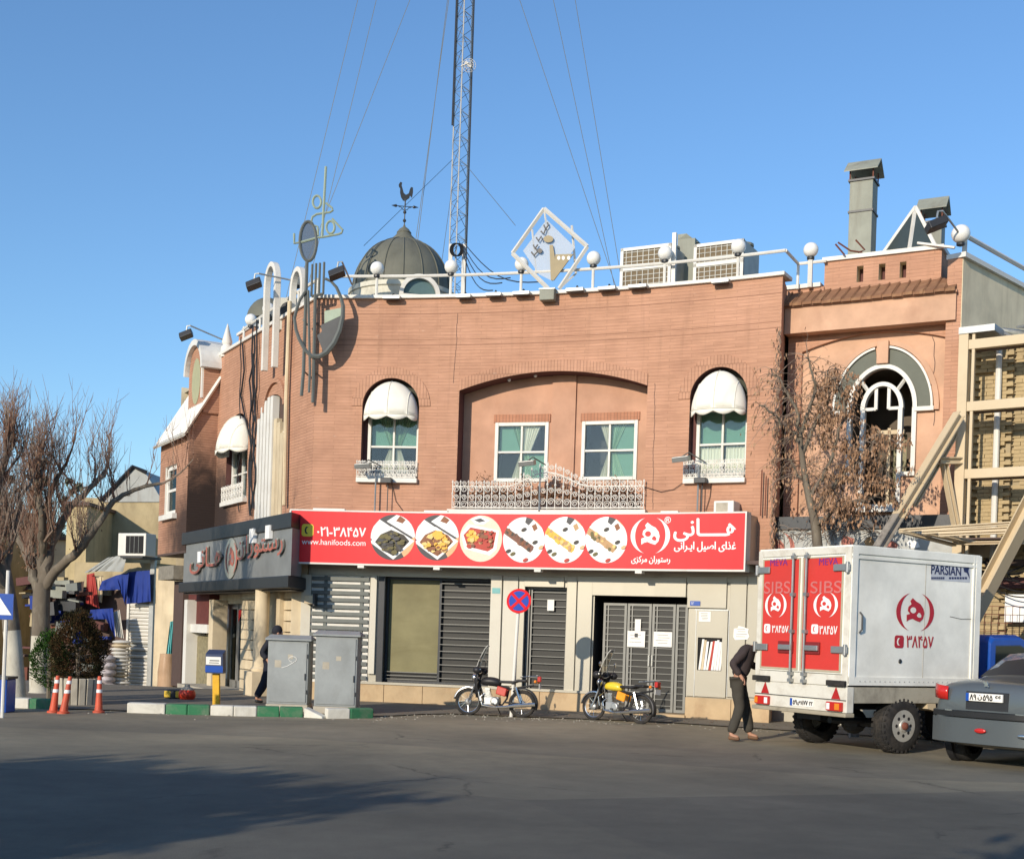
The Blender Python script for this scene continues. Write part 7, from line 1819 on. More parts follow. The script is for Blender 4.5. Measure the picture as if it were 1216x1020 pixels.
# two grey cable cabinets
def cabinet(pxl, pxr, pyb, pyt, Y, depth, label, scrib):
    a = at(pxl, (pyb + pyt) / 2, Y); b = at(pxr, (pyb + pyt) / 2, Y); F_ = Flat((a.x, a.y), (1, -.02), 1); w = b.x - a.x; zt = at((pxl + pxr) / 2, pyt, Y).z; zb = .05
    t = thing("cable_cabinet", label, "cabinet", (a.x + w / 2, a.y, 0), "grey street cabinets")
    mb = MB(F_.T()); mb.box(-.01, w + .01, -depth, .01, 0.02, zb + .10); mb.build("plinth", M_conc, t, bevel=.01)
    mb = MB(F_.T()); mb.box(0, w, -depth, 0, zb + .10, zt - .08); bd = mb.build("body", M_cab, t, bevel=.012)
    mb = MB(F_.T()); ov = .05; mb.add([(-ov, ov, zt - .08), (w + ov, ov, zt - .08), (w + ov, -depth - ov, zt - .08), (-ov, -depth - ov, zt - .08), (-ov, ov, zt - .05), (w + ov, ov, zt - .05), (w + ov, -depth - ov, zt - .05), (-ov, -depth - ov, zt - .05), (0, -depth * .4, zt + .02), (w, -depth * .4, zt + .02)],
        [(0, 1, 2, 3), (0, 1, 5, 4), (1, 2, 6, 5), (2, 3, 7, 6), (3, 0, 4, 7), (4, 5, 9, 8), (6, 7, 8, 9), (5, 6, 9), (7, 4, 8)]); mb.build("lid", M_cab, t)
    mb = MB(F_.T()); mb.box(.03, w - .03, .002, .016, zb + .14, zt - .12); dr_ = mb.build("door", M_cab, t, bevel=.006)
    mb = MB(F_.T()); mb.box(w - .06, w - .04, .017, .03, .6, .72); mb.box(w - .03, w - .01, .0, .03, .35, .42); mb.box(w - .03, w - .01, .0, .03, 1.0, 1.07); mb.build("hinge", M_dark, dr_)
    mb = MB(F_.T())
    rs9 = random.Random(int(w * 999)); mb.box(w * .18, w * .34, .017, .018, .82, .95); mb.box(w * .5, w * .62, .017, .019, .98, 1.06); mb.build("torn_sticker", M_conc, dr_)
    if scrib:
        mb = MB(F_.T()); sx = w * .62; sz = zt - .42; mb.tube([(sx + .07 * cos(a), .02, sz + .05 * sin(a)) for a in frange(-1, 4.5, 12)], .006, 4); mb.tube([(sx + .03, .02, sz - .05), (sx - .1, .02, sz - .13), (sx - .2, .02, sz - .16)], .006, 4); mb.build("chalk_scribble", M_paper, dr_)
    return t
cabinet(317.5, 366, 838, 755, 23.0, .5, "left grey metal cable cabinet with a white chalk scribble", True); cabinet(374, 424, 842, 750, 22.75, .55, "right larger grey metal cable cabinet standing on the kerb end", False)

# round planter with clipped shrub, second shrub, cones
p = spot(92, 838, 0.0); p.y = 23.2; p = Vector((at(92, 830, 23.2).x, 23.2, .0)); t = thing("round_planter", "round planter of upright concrete staves under the brown shrub", "planter", p)
for k in range(18):
    a = 2 * pi * k / 18; T = lambda x, y, z, a=a: p + Vector(((.36 + y + z * .06) * cos(a) - x * sin(a), (.36 + y + z * .06) * sin(a) + x * cos(a), z)); mb = MB(T); mb.box(-.058, .058, -.03, .03, 0, .50); mb.build("stave", M_conc, t, bevel=.012)
mb = MB(); mb.lathe(p, [(.3, 0), (.34, .44), (0, .44)], 18); mb.build("soil", M_soffit, t)
def shrub(label, c, rx, rz, m, seed, n=5200, stem=None):
    r = random.Random(seed); t = thing("clipped_shrub", label, "shrub", stem or c); mb = MB()
    for _ in range(n):
        u = r.uniform(-1, 1); a = r.uniform(0, 2 * pi); k = (.62 + .38 * r.random() ** .5) * (1 + .10 * sin(5 * a + 3 * u) + .07 * sin(9 * u + 2 * a)); tap = 1 - .35 * max(0, u) ** 1.5
        q = Vector((rx * k * sqrt(1 - u * u) * cos(a) * tap, rx * k * sqrt(1 - u * u) * sin(a) * tap, rz * u * (k + .05))); d = (q.normalized() * .6 + Vector((r.gauss(0, .3), r.gauss(0, .3), .5))).normalized() * r.uniform(.03, .06)
        b = d.cross(Vector([r.uniform(-1, 1) for _ in range(3)])).normalized() * .013; mb.add([c + q - b, c + q + b, c + q + d], [(0, 1, 2)])
    mb.build("foliage", m, t, kind="stuff"); mb = MB(); mb.tube([stem or c, c], .04, 6); mb.build("stem", M_bark, t)
def fol(name, c1, c2):
    m, tt, pp = nt(name); v = coords(tt, 'Object'); n_ = noise(tt, v, 5, 5); c = mix(tt, ramp(tt, n_.outputs[0], [(.38, (0, 0, 0)), (.62, (1, 1, 1))]).outputs[0], c1, c2); lk(tt, c, pp.inputs['Base Color']); pp.inputs['Roughness'].default_value = .8; pp.inputs['Specular IOR Level'].default_value = .08; return m
shrub("large rounded shrub turning brown in the stave planter", p + Vector((-.02, 0, 1.02)), .50, .66, fol("brown_green_foliage", (.020, .026, .010), (.060, .030, .014)), 3, 9000, p + Vector((0, 0, .45)))
q = Vector((at(50, 780, 23.9).x, 24.3, .78)); shrub("smaller fresh green shrub half hidden behind the brown one", q, .36, .52, fol("green_foliage", (.02, .055, .01), (.035, .08, .015)), 4, 4200, Vector((q.x, q.y, .02)))
def cone(px, pyb, h, label, tilt=0.0, sc=1.0):
    p = spot(px, pyb, 0); t = thing("traffic_cone", label, "traffic cone", p, "orange traffic cones by the planter"); T = lambda x, y, z: p + Vector((x + z * tilt, y, z)); H = h
    mb = MB(T); mb.lathe((0, 0, 0), [(.10, .0), (.10, .03), (.068, .04), (.062, .1), (.035, H * .9), (.03, H), (0, H)], 16); mb.build("cone_body", M_orange, t, smooth=True)
    for za in (.55, .8): mb = MB(T); R_ = lambda z: .065 - (z - .1) / (H * .9 - .1) * .027; mb.lathe((0, 0, 0), [(R_(H * za), H * za), (R_(H * (za + .09)), H * (za + .09))], 16); mb.build("reflective_band", M_wht, t)
cone(63, 846, .62, "orange cone leaning right, leftmost in front of the planter", .10); cone(75, 847, .62, "orange cone leaning right, in front of the planter middle", .16); cone(117, 846, .62, "orange cone standing upright right of the planter", .0)
# blue warning sign and blue box at the far left
p = spot(1, 852, 0); p.x += .02; t = thing("triangle_road_sign", "blue square road sign with white triangle on a white post at the left edge", "sign", p); mb = MB(); mb.tube([p, p + Vector((.02, 0, 2.3))], .03, 8); mb.build("post", M_white, t)
zc_ = at(2, 720, p.y).z; F_ = Flat((p.x, p.y - .03), (1, 0), 1); mb = MB(F_.T()); mb.box(-.34, .13, -.01, .01, zc_ - .20, zc_ + .20); mb.build("sign_plate", M_blued, t)
mb = MB(F_.T()); mb.flat([(-.32, zc_ - .13), (.11, zc_ - .13), (-.10, zc_ + .17)], .014); mb.build("white_triangle", M_wht, t); mb = MB(F_.T()); mb.tube([(-.10, .02, zc_ - .10), (-.10, .02, zc_ + .0)], .02, 4); mb.ball((-.10, .02, zc_ + .04), .025, 8, 5, sy=.3); mb.build("pictogram", M_blk, t)
p2 = spot(-6, 846, 0); t = thing("blue_bin", "blue metal bin at the left edge of the picture behind the sign post", "bin", p2); mb = MB(lambda x, y, z: p2 + Vector((x, y, z))); mb.box(-.3, .18, 0, .4, 0.0, .55); mb.build("bin_body", M_blued, t, bevel=.02); mb = MB(lambda x, y, z: p2 + Vector((x, y, z))); mb.box(-.32, .2, -.02, .42, .551, .59); mb.build("lid", M_dark, t)

# no stopping sign
p = spot(607, 851, 0); t = thing("no_stopping_sign", "round red and blue no stopping sign on a leaning white pole", "sign", p)
tx = at(617, 700, p.y) ; dx_ = (tx.x - p.x) / tx.z; T = lambda x, y, z: p + Vector((x + z * dx_, y, z))
zc_ = at(617, 713.5, p.y).z; mb = MB(T); mb.tube([(0, 0, 0), (0, 0, zc_ + .1)], .035, 10); mb.build("pole", M_white, t, smooth=True)
R_ = .232; mb = MB(T); mb.lathe((0, -.045, zc_), [(R_, 0), (R_, -.012), (0, -.0125)], 32, 'y'); mb.build("disc", M_red, t)
mb = MB(T); mb.lathe((0, -.06, zc_), [(R_ * .80, 0), (R_ * .80, -.003), (0, -.0031)], 32, 'y'); mb.build("blue_field", mat("sign_blue", (.03, .08, .42), .4, bm=0), t)
for k in (1, -1): mb = MB(T); a = pi / 4 * k; c, s_ = cos(a), sin(a); mb.flat([(x * c - y * s_, zc_ + x * s_ + y * c) for x, y in ((-R_ * .84, -.026), (R_ * .84, -.026), (R_ * .84, .026), (-R_ * .84, .026))], -.066 - .001 * k, .001); mb.build("red_bar", M_red, t)

# ---------------------------------------------------------------- motorcycles
def moto(name, label, loc, yaw, tank, side, sc=.86, screen=True, headtilt=0):
    t = thing(name, label, "motorcycle", (0, 0, 0), "motorcycles parked before the restaurant"); t.location = (0, 0, 0); WM[t.name] = Matrix.Identity(4)
    ident_ = MB
    R = .30
    def wheel(x, rear=False):
        mb = MB(); pts = [(x + R * cos(a), 0, R + R * sin(a)) for a in frange(0, 2 * pi, 28)[:-1]]; mb.tube([(q[0] + (x - q[0]) * .10, 0, q[2] + (R - q[2]) * .10) for q in pts], .042 if rear else .036, 8, closed=True); w = mb.build("wheel", M_rubber, t, smooth=True)
        mb = MB(); mb.tube([(x + (R - .065) * cos(a), 0, R + (R - .065) * sin(a)) for a in frange(0, 2 * pi, 28)[:-1]], .014, 6, closed=True); mb.build("rim", M_chrome, w, smooth=True)
        mb = MB()
        for k in range(20): a = 2 * pi * k / 20; mb.tube([(x + .05 * cos(a + .5), .03 * (-1) ** k, R + .05 * sin(a + .5)), (x + (R - .07) * cos(a), 0, R + (R - .07) * sin(a))], .0035, 3, cap=False)
        mb.build("spokes", M_chrome, w); mb = MB(); mb.lathe((x, -.05, R), [(.03, -.03), (.075, 0), (.075, .10), (.03, .13)], 14, 'y'); mb.build("hub", M_alu, w, smooth=True)
    wheel(.62); wheel(-.60, True)
    def P(name, pts, r, m, n=8, sm=True): mb = MB(); mb.tube(pts, r, n); return mb.build(name, m, t, smooth=sm)
    for s in (-1, 1): P("fork_leg", [(.62, s * .075, .30), (.50, s * .075, .62), (.42, s * .075, .86)], .021, M_chrome)
    def fender(x, a0, a1, r, w, m, nm):
        mb = MB(); n = 14; Pp = []; Fc = []
        for i in range(n + 1):
            a = a0 + (a1 - a0) * i / n
            for y, k in ((-w, -.03), (-w * .6, .0), (w * .6, 0), (w, -.03)): Pp.append((x + (r + k) * cos(a), y, R + (r + k) * sin(a)))
        for i in range(n):
            for k in range(3): Fc.append((4 * i + k, 4 * i + k + 1, 4 * i + 5 + k, 4 * i + 4 + k))
        mb.add(Pp, Fc); o = mb.build(nm, m, t, smooth=True); o.modifiers.new("s", 'SOLIDIFY').thickness = .006
    fender(.62, .15, 2.5, .345, .06, M_chrome, "front_mudguard"); fender(-.60, .9, 3.5, .355, .08, M_blk, "rear_mudguard")
    # frame
    P("frame_tube", [(.40, 0, .80), (.34, 0, .55), (.22, 0, .28), (-.15, 0, .26), (-.25, 0, .40), (-.30, 0, .62), (-.85, 0, .72)], .022, M_blk)
    P("frame_tube", [(.40, 0, .78), (.1, 0, .70), (-.3, 0, .64)], .028, M_blk)
    for s in (-1, 1): P("swing_arm", [(-.2, s * .09, .32), (-.60, s * .09, .30)], .020, M_blk); P("shock_absorber", [(-.58, s * .11, .32), (-.46, s * .11, .66)], .030, M_chrome)
    # tank
    mb = MB(); secs = [(.36, .05, .70, .80), (.30, .10, .68, .86), (.14, .13, .66, .885), (-.02, .125, .66, .86), (-.12, .08, .67, .80)]; Pp = []; Fc = []; n = 12
    for (x, w, z0, z1) in secs:
        for k in range(n): a = 2 * pi * k / n; Pp.append((x, w * cos(a), (z0 + z1) / 2 + (z1 - z0) / 2 * sin(a)))
    for i in range(len(secs) - 1):
        for k in range(n): Fc.append((i * n + k, i * n + (k + 1) % n, (i + 1) * n + (k + 1) % n, (i + 1) * n + k))
    Fc += [tuple(range(n)), tuple(range(4 * n, 5 * n))]; mb.add(Pp, Fc); tk = mb.build("fuel_tank", tank, t, smooth=True); md = tk.modifiers.new("s", 'SUBSURF'); md.levels = md.render_levels = 1
    # seat
    mb = MB(); mb.box(-.70, -.08, -.12, .12, .74, .83, 6); mb.l = [(x, y, z + .04 * (x < -.4) - (.03 if abs(y) > .1 and z > .8 else 0)) for x, y, z in mb.l]; mb.v = [Vector(q) for q in mb.l]; mb.build("seat", M_blk, t, bevel=.03, seg=3)
    # side panels, engine
    for s in (-1, 1): mb = MB(); mb.obox((-.14, s * .115, .56), (.11, 0, .03), (0, .02, 0), (-.02, 0, .09)); mb.build("side_panel", side, t, bevel=.02)
    mb = MB(); mb.obox((.08, 0, .34), (.17, 0, 0), (0, .12, 0), (0, 0, .09)); mb.lathe((.0, -.16, .33), [(.08, 0), (.10, .04), (.10, .28), (.08, .32)], 14, 'y'); en = mb.build("engine", M_alu, t, bevel=.015)
    mb = MB()
    for k in range(6): z = .44 + k * .03; mb.obox((.17 + k * .01, 0, z), (.085, 0, .01), (0, .085, 0), (0, 0, .006))
    mb.obox((.19, 0, .52), (.05, 0, 0), (0, .05, 0), (0, 0, .10)); mb.build("cylinder_fins", M_alu, en)
    P("exhaust", [(.24, .08, .50), (.33, .10, .42), (.28, .12, .24), (.0, .13, .20), (-.25, .14, .22), (-.5, .15, .26), (-.92, .15, .30)], [.02, .02, .022, .024, .03, .045, .045], M_chrome); P("exhaust", [(.24, -.08, .50), (.33, -.10, .42), (.28, -.12, .24), (.0, -.13, .20), (-.25, -.14, .22), (-.5, -.15, .26), (-.92, -.15, .30)], [.02, .02, .022, .024, .03, .045, .045], M_chrome)
    P("foot_peg", [(.02, -.26, .28), (.02, .26, .28)], .014, M_blk); P("crash_bar", [(.26, -.06, .30), (.30, -.28, .34), (.34, -.28, .52), (.36, -.05, .62), (.36, .05, .62), (.34, .28, .52), (.30, .28, .34), (.26, .06, .30)], .013, M_chrome); P("side_stand", [(.0, -.12, .24), (-.08, -.30, .01)], .012, M_blk)
    # lamps, bars, covers
    mb = MB(); mb.ball((.50, 0, .84), .09, 14, 8, sx=.8); mb.build("headlight", M_chrome, t, smooth=True)
    P("handlebar", [(.30, -.38, 1.02), (.36, -.22, 1.02), (.40, -.06, .94), (.40, .06, .94), (.36, .22, 1.02), (.30, .38, 1.02)], .014, M_chrome)
    for s in (-1, 1):
        mb = MB(); mb.ball((.38, s * .33, 1.0), .10, 12, 8, sx=1.0, sy=.85, sz=.8); mb.build("hand_muff", M_blk, t, smooth=True)
        P("mirror_stem", [(.34, s * .22, 1.02), (.33, s * .28, 1.2)], .007, M_blk, 5); mb = MB(); mb.ball((.33, s * .30, 1.24), .055, 12, 7, sx=.25); mb.build("mirror", M_chrome, t, smooth=True)
    mb = MB(); Pp = []; Fc = []
    for j, (x, z, w) in enumerate(((.46, .40, .10), (.50, .62, .17), (.52, .78, .18), (.48, .92, .20), (.42, 1.06, .14))):
        for i in range(7): u = i / 6 * 2 - 1; Pp.append((x - .10 * u * u, w * u, z))
    for j in range(4):
        for i in range(6): Fc.append((7 * j + i, 7 * j + i + 1, 7 * j + 8 + i, 7 * j + 7 + i))
    mb.add(Pp, Fc); lg = mb.build("leg_apron", M_blk, t, smooth=True); lg.modifiers.new("s", 'SOLIDIFY').thickness = .01
    # bent clear screen with pale rim
    xs_ = [(.44, 1.05), (.40, 1.2), (.34, 1.35), (.27, 1.50), (.22, 1.56)]; rim = [(x, -.16 + .1 * i / 5, z) for i, (x, z) in enumerate(xs_)]; rim2 = [(x, .16 - .1 * i / 5, z) for i, (x, z) in enumerate(xs_)]
    P("screen_rim", rim + rim2[::-1], .009, M_dark if headtilt else M_cool, 5); mb = MB(); Pp = rim + rim2; k = len(rim); mb.add(Pp, [(i, i + 1, k + i + 1, k + i) for i in range(k - 1)]); mb.build("screen", glass_mat("cloudy_screen", (.6, .6, .55), .1) if "cloudy_screen" not in MATS else MATS["cloudy_screen"], t)
    # rack, tail lamp, plate
    for s in (-.10, 0, .10): P("rack_bar", [(-.55, s, .89), (-.95, s, .93)], .009, M_chrome, 5)
    for x in (-.6, -.75, -.93): P("rack_bar", [(x, -.13, .90 + (-x - .55) * .1), (x, .13, .90 + (-x - .55) * .1)], .009, M_chrome, 5)
    mb = MB(); mb.obox((-.97, 0, .86), (.04, 0, 0), (0, .075, 0), (0, 0, .06)); mb.build("tail_lamp", mat("tail_red", (.42, .02, .015), .3, bm=0), t, bevel=.015)
    for s in (-1, 1): P("indicator", [(-.90, s * .05, .80), (-.90, s * .17, .80)], .014, M_blk, 6); mb = MB(); mb.ball((-.91, s * .19, .80), .035, 10, 6); mb.build("indicator_lens", mat("amber", (.7, .22, .02), .3, bm=0), t, smooth=True)
    mb = MB(); mb.obox((-.985, 0, .70), (.004, 0, -.001), (0, .11, 0), (0, 0, .055)); mb.build("number_plate", M_paper, t)
    t.location = loc; t.rotation_euler = (0.06, 0, yaw); t.scale = (sc, sc, sc); return t
moto("motorcycle", "black motorcycle with red side panel parked behind the no stopping sign", (-.14, 23.85, 0.0), radians(180 - 12), M_blk, mat("red_side_panel", (.5, .05, .03), .35, coat=.5), .85)
moto("motorcycle", "yellow tanked motorcycle with orange side panel parked before the grille door", (2.12, 23.4, 0.0), radians(180 - 38), mat("yellow_tank", (.75, .55, .04), .3, coat=.6), mat("orange_side_panel", (.80, .30, .01), .3, coat=.5), .85)
# ---------------------------------------------------------------- delivery truck
TO = Vector((4.91, 18.0)); PSI = radians(60); fw2 = Vector((sin(PSI), cos(PSI))); rt2 = Vector((cos(PSI), -sin(PSI)))
BLn, BWd, BZ0, BZ1 = 2.68, 1.95, 1.02, 2.98
TT = lambda x, y, z: Vector((TO.x + fw2.x * x + rt2.x * y, TO.y + fw2.y * x + rt2.y * y, z))      # x forward, y to the right, from the near rear corner
TS = Flat(TO, fw2, 1); TRr = Flat((TT(0, -BWd, 0).x, TT(0, -BWd, 0).y), rt2, 1)                    # visible side and rear planes
trk = thing("delivery_truck", "white box delivery truck with red rear doors and blue cab parked by the building", "truck", TT(1.5, -1, 0))
mb = MB(TT); mb.box(0.0, BLn, -BWd, 0, BZ0, BZ1); M_tred = mat("faded_truck_red", (.60, .045, .035), .45, var=.06, dirt=.15, scale=3, bm=.02); M_tw = mat("worn_truck_white", (.66, .64, .56), .5, var=.06, dirt=.55, scale=7, dirtcol=(.34, .27, .19)); body = mb.build("cargo_box", M_box, trk, bevel=.015)
mb = MB(TT)
for z0, z1 in ((BZ1 - .10, BZ1 + .01), (BZ1 - .17, BZ1 - .13), (BZ0 - .02, BZ0 + .10)): mb.box(-.012, BLn + .012, 0.001, .022, z0, z1)
for x0, x1 in ((-.012, .10), (BLn - .10, BLn + .012), (BLn - .16, BLn - .13)): mb.box(x0, x1, 0.0, .024, BZ0, BZ1)
mb.box(.0, BLn, -BWd, 0, BZ1 + .0, BZ1 + .025); mb.build("edge_profile", M_box, body)
for i in range(28):
    x = .2 + i * .1; mb = MB(TT); mb.ball((x, .024, BZ0 + .04), .009, 6, 4); mb.build("rivet", M_alu, body)
mb = MB(TT); mb.box(1.50, 1.506, .0, .004, BZ0 + .1, BZ1 - .17); mb.build("panel_seam", M_conc, body)
mb = MB(TT); mb.ball((1.02, .005, 1.36), .035, 10, 6, sy=.4); mb.build("fuel_cap", M_dark, body)
mb = MB(TT); mb.tube([(2.05, .004, 2.05), (2.3, .004, 2.02), (2.6, .004, 2.03)], .004, 4); mb.build("scratch", M_dark, body)
mb = MB(TT); mb.tube([(.16, .02, 1.75), (.18, .05, 1.80), (.18, .05, 2.0), (.16, .02, 2.05)], .014, 5); mb.build("grab_handle", M_dark, body)
MRk = mat("truck_print_red", (.42, .02, .035), .5, var=.1, bm=0)
logo(TS, (1065, 703), (1108.5, 750), .006, MRk, M_box, trk)
phone_icon(TS, (1062.5, 754), (1073, 769.5), .006, MRk, M_box, trk)
lettering(TS, .006, "\u06F3\u06F8\u06F4\u06F5\u06F7", (1077, 755), (1108, 769), MRk, trk, "phone_number", .006)
a = Rc(TS, 1105.5, 670.5, 1152, 690, .004); mb = MB(TS.T()); mb.box(a[0], a[1], .002, .004, a[2], a[3]); mb.build("maker_sticker", mat("sticker_white", (.50, .52, .56), .5, bm=0), trk)
M_navy = mat("navy_print", (.02, .03, .10), .5, bm=0)
lettering(TS, .006, "PARSIAN", (1106, 672), (1141, 682.5), M_navy, trk, "maker_name", .006)
for (x0, x1) in ((1106, 1122), (1127, 1149)):
    for k in range(7): xa = x0 + (x1 - x0) * k / 7; b = Rc(TS, xa, 685, xa + (x1 - x0) / 9, 687.6, .006); mb = MB(TS.T()); mb.box(b[0], b[1], .005, .006, b[2], b[3]); mb.build("fine_print", M_navy, trk)
b = [TS.inv(x, y, .006) for x, y in ((1144, 674), (1151, 673.5), (1150, 678), (1152, 688), (1148, 680), (1145, 679))]; mb = MB(TS.T()); mb.flat(b, .006); mb.build("maker_mark", M_navy, trk)
# rear
mb = MB(TRr.T()); W = BWd
for q in ((0, .10, BZ0 - .04, BZ1), (W - .10, W, BZ0 - .04, BZ1), (.10, W - .10, BZ1 - .10, BZ1), (.10, W - .10, BZ0 - .04, BZ0 + .12)): mb.box(q[0], q[1], .001, .03, q[2], q[3])
mb.build("door_surround", M_tw, trk, bevel=.008)
mid = W / 2
for k, (a0, b0) in enumerate(((.10, mid - .005), (mid + .005, W - .10))):
    z0, z1 = BZ0 + .13, BZ1 - .11; mb = MB(TRr.T()); mb.box(a0, b0, .001, .035, z0, z1); d = mb.build("rear_door", M_box, trk, bevel=.006)
    mb = MB(TRr.T()); mb.box(a0 + .05, b0 - .05 if k == 0 else b0 - .05, .036, .040, z0 + .05, z1 - .04); mb.build("red_panel", M_tred, d)
    mb = MB(TRr.T()); fx = .035
    for q in ((a0 + .02, a0 + .05, z0 + .02, z1 - .02), (b0 - .05, b0 - .02, z0 + .02, z1 - .02), (a0 + .05, b0 - .05, z0 + .02, z0 + .05), (a0 + .05, b0 - .05, z1 - .04, z1 - .02)): mb.box(q[0], q[1], .036, .046, q[2], q[3])
    mb.build("door_seal", mat("cream_rubber", (.42, .37, .26), .7), d)
    xb = mid - .22 if k == 0 else mid + .22
    xb = mid - .14 if k == 0 else mid + .14
    mb = MB(TRr.T()); mb.tube([(xb, .085, BZ0 - .02), (xb, .085, BZ1 - .06)], .019, 8); lb = mb.build("lock_bar", M_alu, d, smooth=True)
    for zz in (BZ0 + .0, BZ0 + .1, BZ1 - .12, 1.75, 2.3): mb = MB(TRr.T()); mb.box(xb - .035, xb + .035, .04, .105, zz - .025, zz + .025); mb.build("bar_bracket", M_alu, lb)
    hx = (xb - .30, xb + .02) if k == 0 else (xb - .02, xb + .30)
    mb = MB(TRr.T()); mb.box(hx[0], hx[1], .041, .07, 1.42, 1.60); mb.build("lock_case", mat("dark_red_metal", (.20, .02, .02), .5), lb, bevel=.01)
    mb = MB(TRr.T()); mb.box(hx[0] + .04, hx[1] - .0, .071, .11, 1.47, 1.55); mb.build("lever", M_alu, lb, bevel=.01)
    for zz in (1.50, 2.68):
        s0 = -.02 if k == 0 else W + .02; s1 = .30 if k == 0 else W - .30; s0, s1 = sorted((s0, s1)); mb = MB(TRr.T()); mb.box(s0, s1, .047, .075, zz - .05, zz + .05); mb.lathe((.02 if k == 0 else W - .02, .07, zz - .08), [(.03, 0), (.03, .16)], 8); mb.build("hinge", M_alu, d, bevel=.008)
    cs = .50 if k == 0 else 1.46
    x0_, x1_ = ((909, 933.5), (966.5, 994.5))[k]
    def L_(px, py): return TRr.inv(px, py, .045)
    logo(TRr, (x0_, 704 if k == 0 else 703.5), (x1_, 733), .045, M_wht, M_tred, d)
    phone_icon(TRr, ((907.5, 740.5), (963.5, 741))[k], ((914.5, 751.5), (971.5, 752.5))[k], .045, M_wht, M_tred, d)
    lettering(TRr, .045, "\u06F3\u06F8\u06F4\u06F5\u06F7", ((917, 742.5), (973.5, 743))[k], ((936, 751), (994, 753))[k], M_wht, d, "phone_number", .004)
    M_ghost = mat("ghost_lettering", (.55, .16, .15), .6, bm=0)
    lettering(TRr, .0445, "SIBS", ((908, 690.5), (963, 690))[k], ((938, 704.5), (999, 704))[k], M_ghost, d, "old_lettering", .004)
    lettering(TRr, .0445, "MEVA", ((915, 663.5), (973, 662.5))[k], ((935, 671.5), (995, 670.5))[k], mat("violet_print", (.20, .03, .20), .6, bm=0), d, "small_lettering", .003)
# step bar, lamps and plate
mb = MB(TT); mb.box(-.02, .12, -BWd + .0, -.0, .60, BZ0 - .045); bp = mb.build("rear_valance", M_tw, trk, bevel=.012)
mb = MB(TT); mb.box(-.06, .12, -BWd - .02, .02, .54, .598); mb.build("step_bar", mat("worn_bumper", (.34, .30, .22), .7, dirt=.6), trk, bevel=.01)
mb = MB(TT); mb.box(-.035, -.021, -BWd + .01, -.01, .775, .785); mb.build("valance_seam", M_dark, bp)
for s in (0, 1):
    a0 = .06 if s == 0 else W - .36
    mb = MB(TRr.T()); mb.box(a0, a0 + .30, .022, .075, .62, .75); lm = mb.build("tail_lamp", mat("lamp_red", (.50, .02, .015), .2, bm=0, spec=.6), trk, bevel=.01)
    c = (a0 + .0, a0 + .07) if s == 0 else (a0 + .18, a0 + .27); mb = MB(TRr.T()); mb.box(c[0], c[1], .076, .080, .64, .73); mb.build("amber_lens", mat("amber", (.7, .22, .02), .3, bm=0), lm)
    c = (a0 + .22, a0 + .29) if s == 0 else (a0 + .02, a0 + .08); mb = MB(TRr.T()); mb.box(c[0], c[1], .076, .080, .64, .73); mb.build("white_lens", M_wht, lm)
    tcx = a0 + .18 if s == 0 else a0 + .15; mb = MB(TRr.T()); mb.flat([(tcx - .09, .79), (tcx + .09, .79), (tcx, .97)], .028); mb.build("triangle_reflector", mat("reflector_red", (.40, .02, .02), .3, bm=0), trk)
    mb = MB(TRr.T()); b0 = 0.0 if s == 0 else W - .36; mb.box(b0, b0 + .36, .03, .09, .98, 1.06); mb.build("rubber_buffer", M_rubber, trk, bevel=.01)
mb = MB(TRr.T()); mb.box(.80, 1.30, .022, .030, .64, .75); pt = mb.build("number_plate", M_paper, trk); mb = MB(TRr.T()); mb.box(.80, .85, .0305, .0315, .64, .75); mb.build("plate_blue_strip", M_blued, pt)
[lettering(TRr, .033, s_, None, None, M_blk, pt, "plate_number", .004, raw=r_) for s_, r_ in (("\u06F5\u06F9", (.87, .73, .95, .66)), ("\u0635", (.965, .72, 1.03, .655)), ("\u06F8\u06F7\u06F7", (1.04, .73, 1.18, .66)), ("\u06F2\u06F2", (1.21, .72, 1.28, .665)))]
# chassis, wheels
mb = MB(TT); mb.box(.1, 4.5, -BWd + .45, -BWd + .60, .62, .80); mb.box(.1, 4.5, -.60, -.45, .62, .80); mb.box(.2, BLn, -BWd + .2, -.2, .9, BZ0 - .001); mb.build("chassis", M_dark, trk)
mb = MB(TT); mb.box(.12, BLn, -.06, -.01, .74, BZ0 - .045); mb.build("side_skirt", mat("skirt_metal", (.40, .37, .29), .6, dirt=.6), trk, bevel=.01)
mb = MB(TT); mb.tube([(1.12, -BWd + .25, .41), (1.12, -.25, .41)], .07, 8); mb.ball((1.12, -BWd / 2, .41), .2, 12, 8); mb.build("rear_axle", M_dark, trk)
mb = MB(TT); mb.tube([(.35, -.7, .45), (2.3, -.7, .42)], .05, 6); mb.box(.45, .95, -1.5, -1.0, .42, .72); mb.build("underbody", M_dark, trk)
mb = MB(TT); mb.add([(1.62, -.02, .98), (1.78, -.02, .95), (1.85, -.02, .62), (1.66, -.02, .66), (1.62, -.3, .98), (1.78, -.3, .95), (1.85, -.3, .62), (1.66, -.3, .66)], [(0, 1, 2, 3), (4, 5, 6, 7), (0, 1, 5, 4), (1, 2, 6, 5), (2, 3, 7, 6), (3, 0, 4, 7)]); mb.build("mudguard_flap", M_frame, trk)
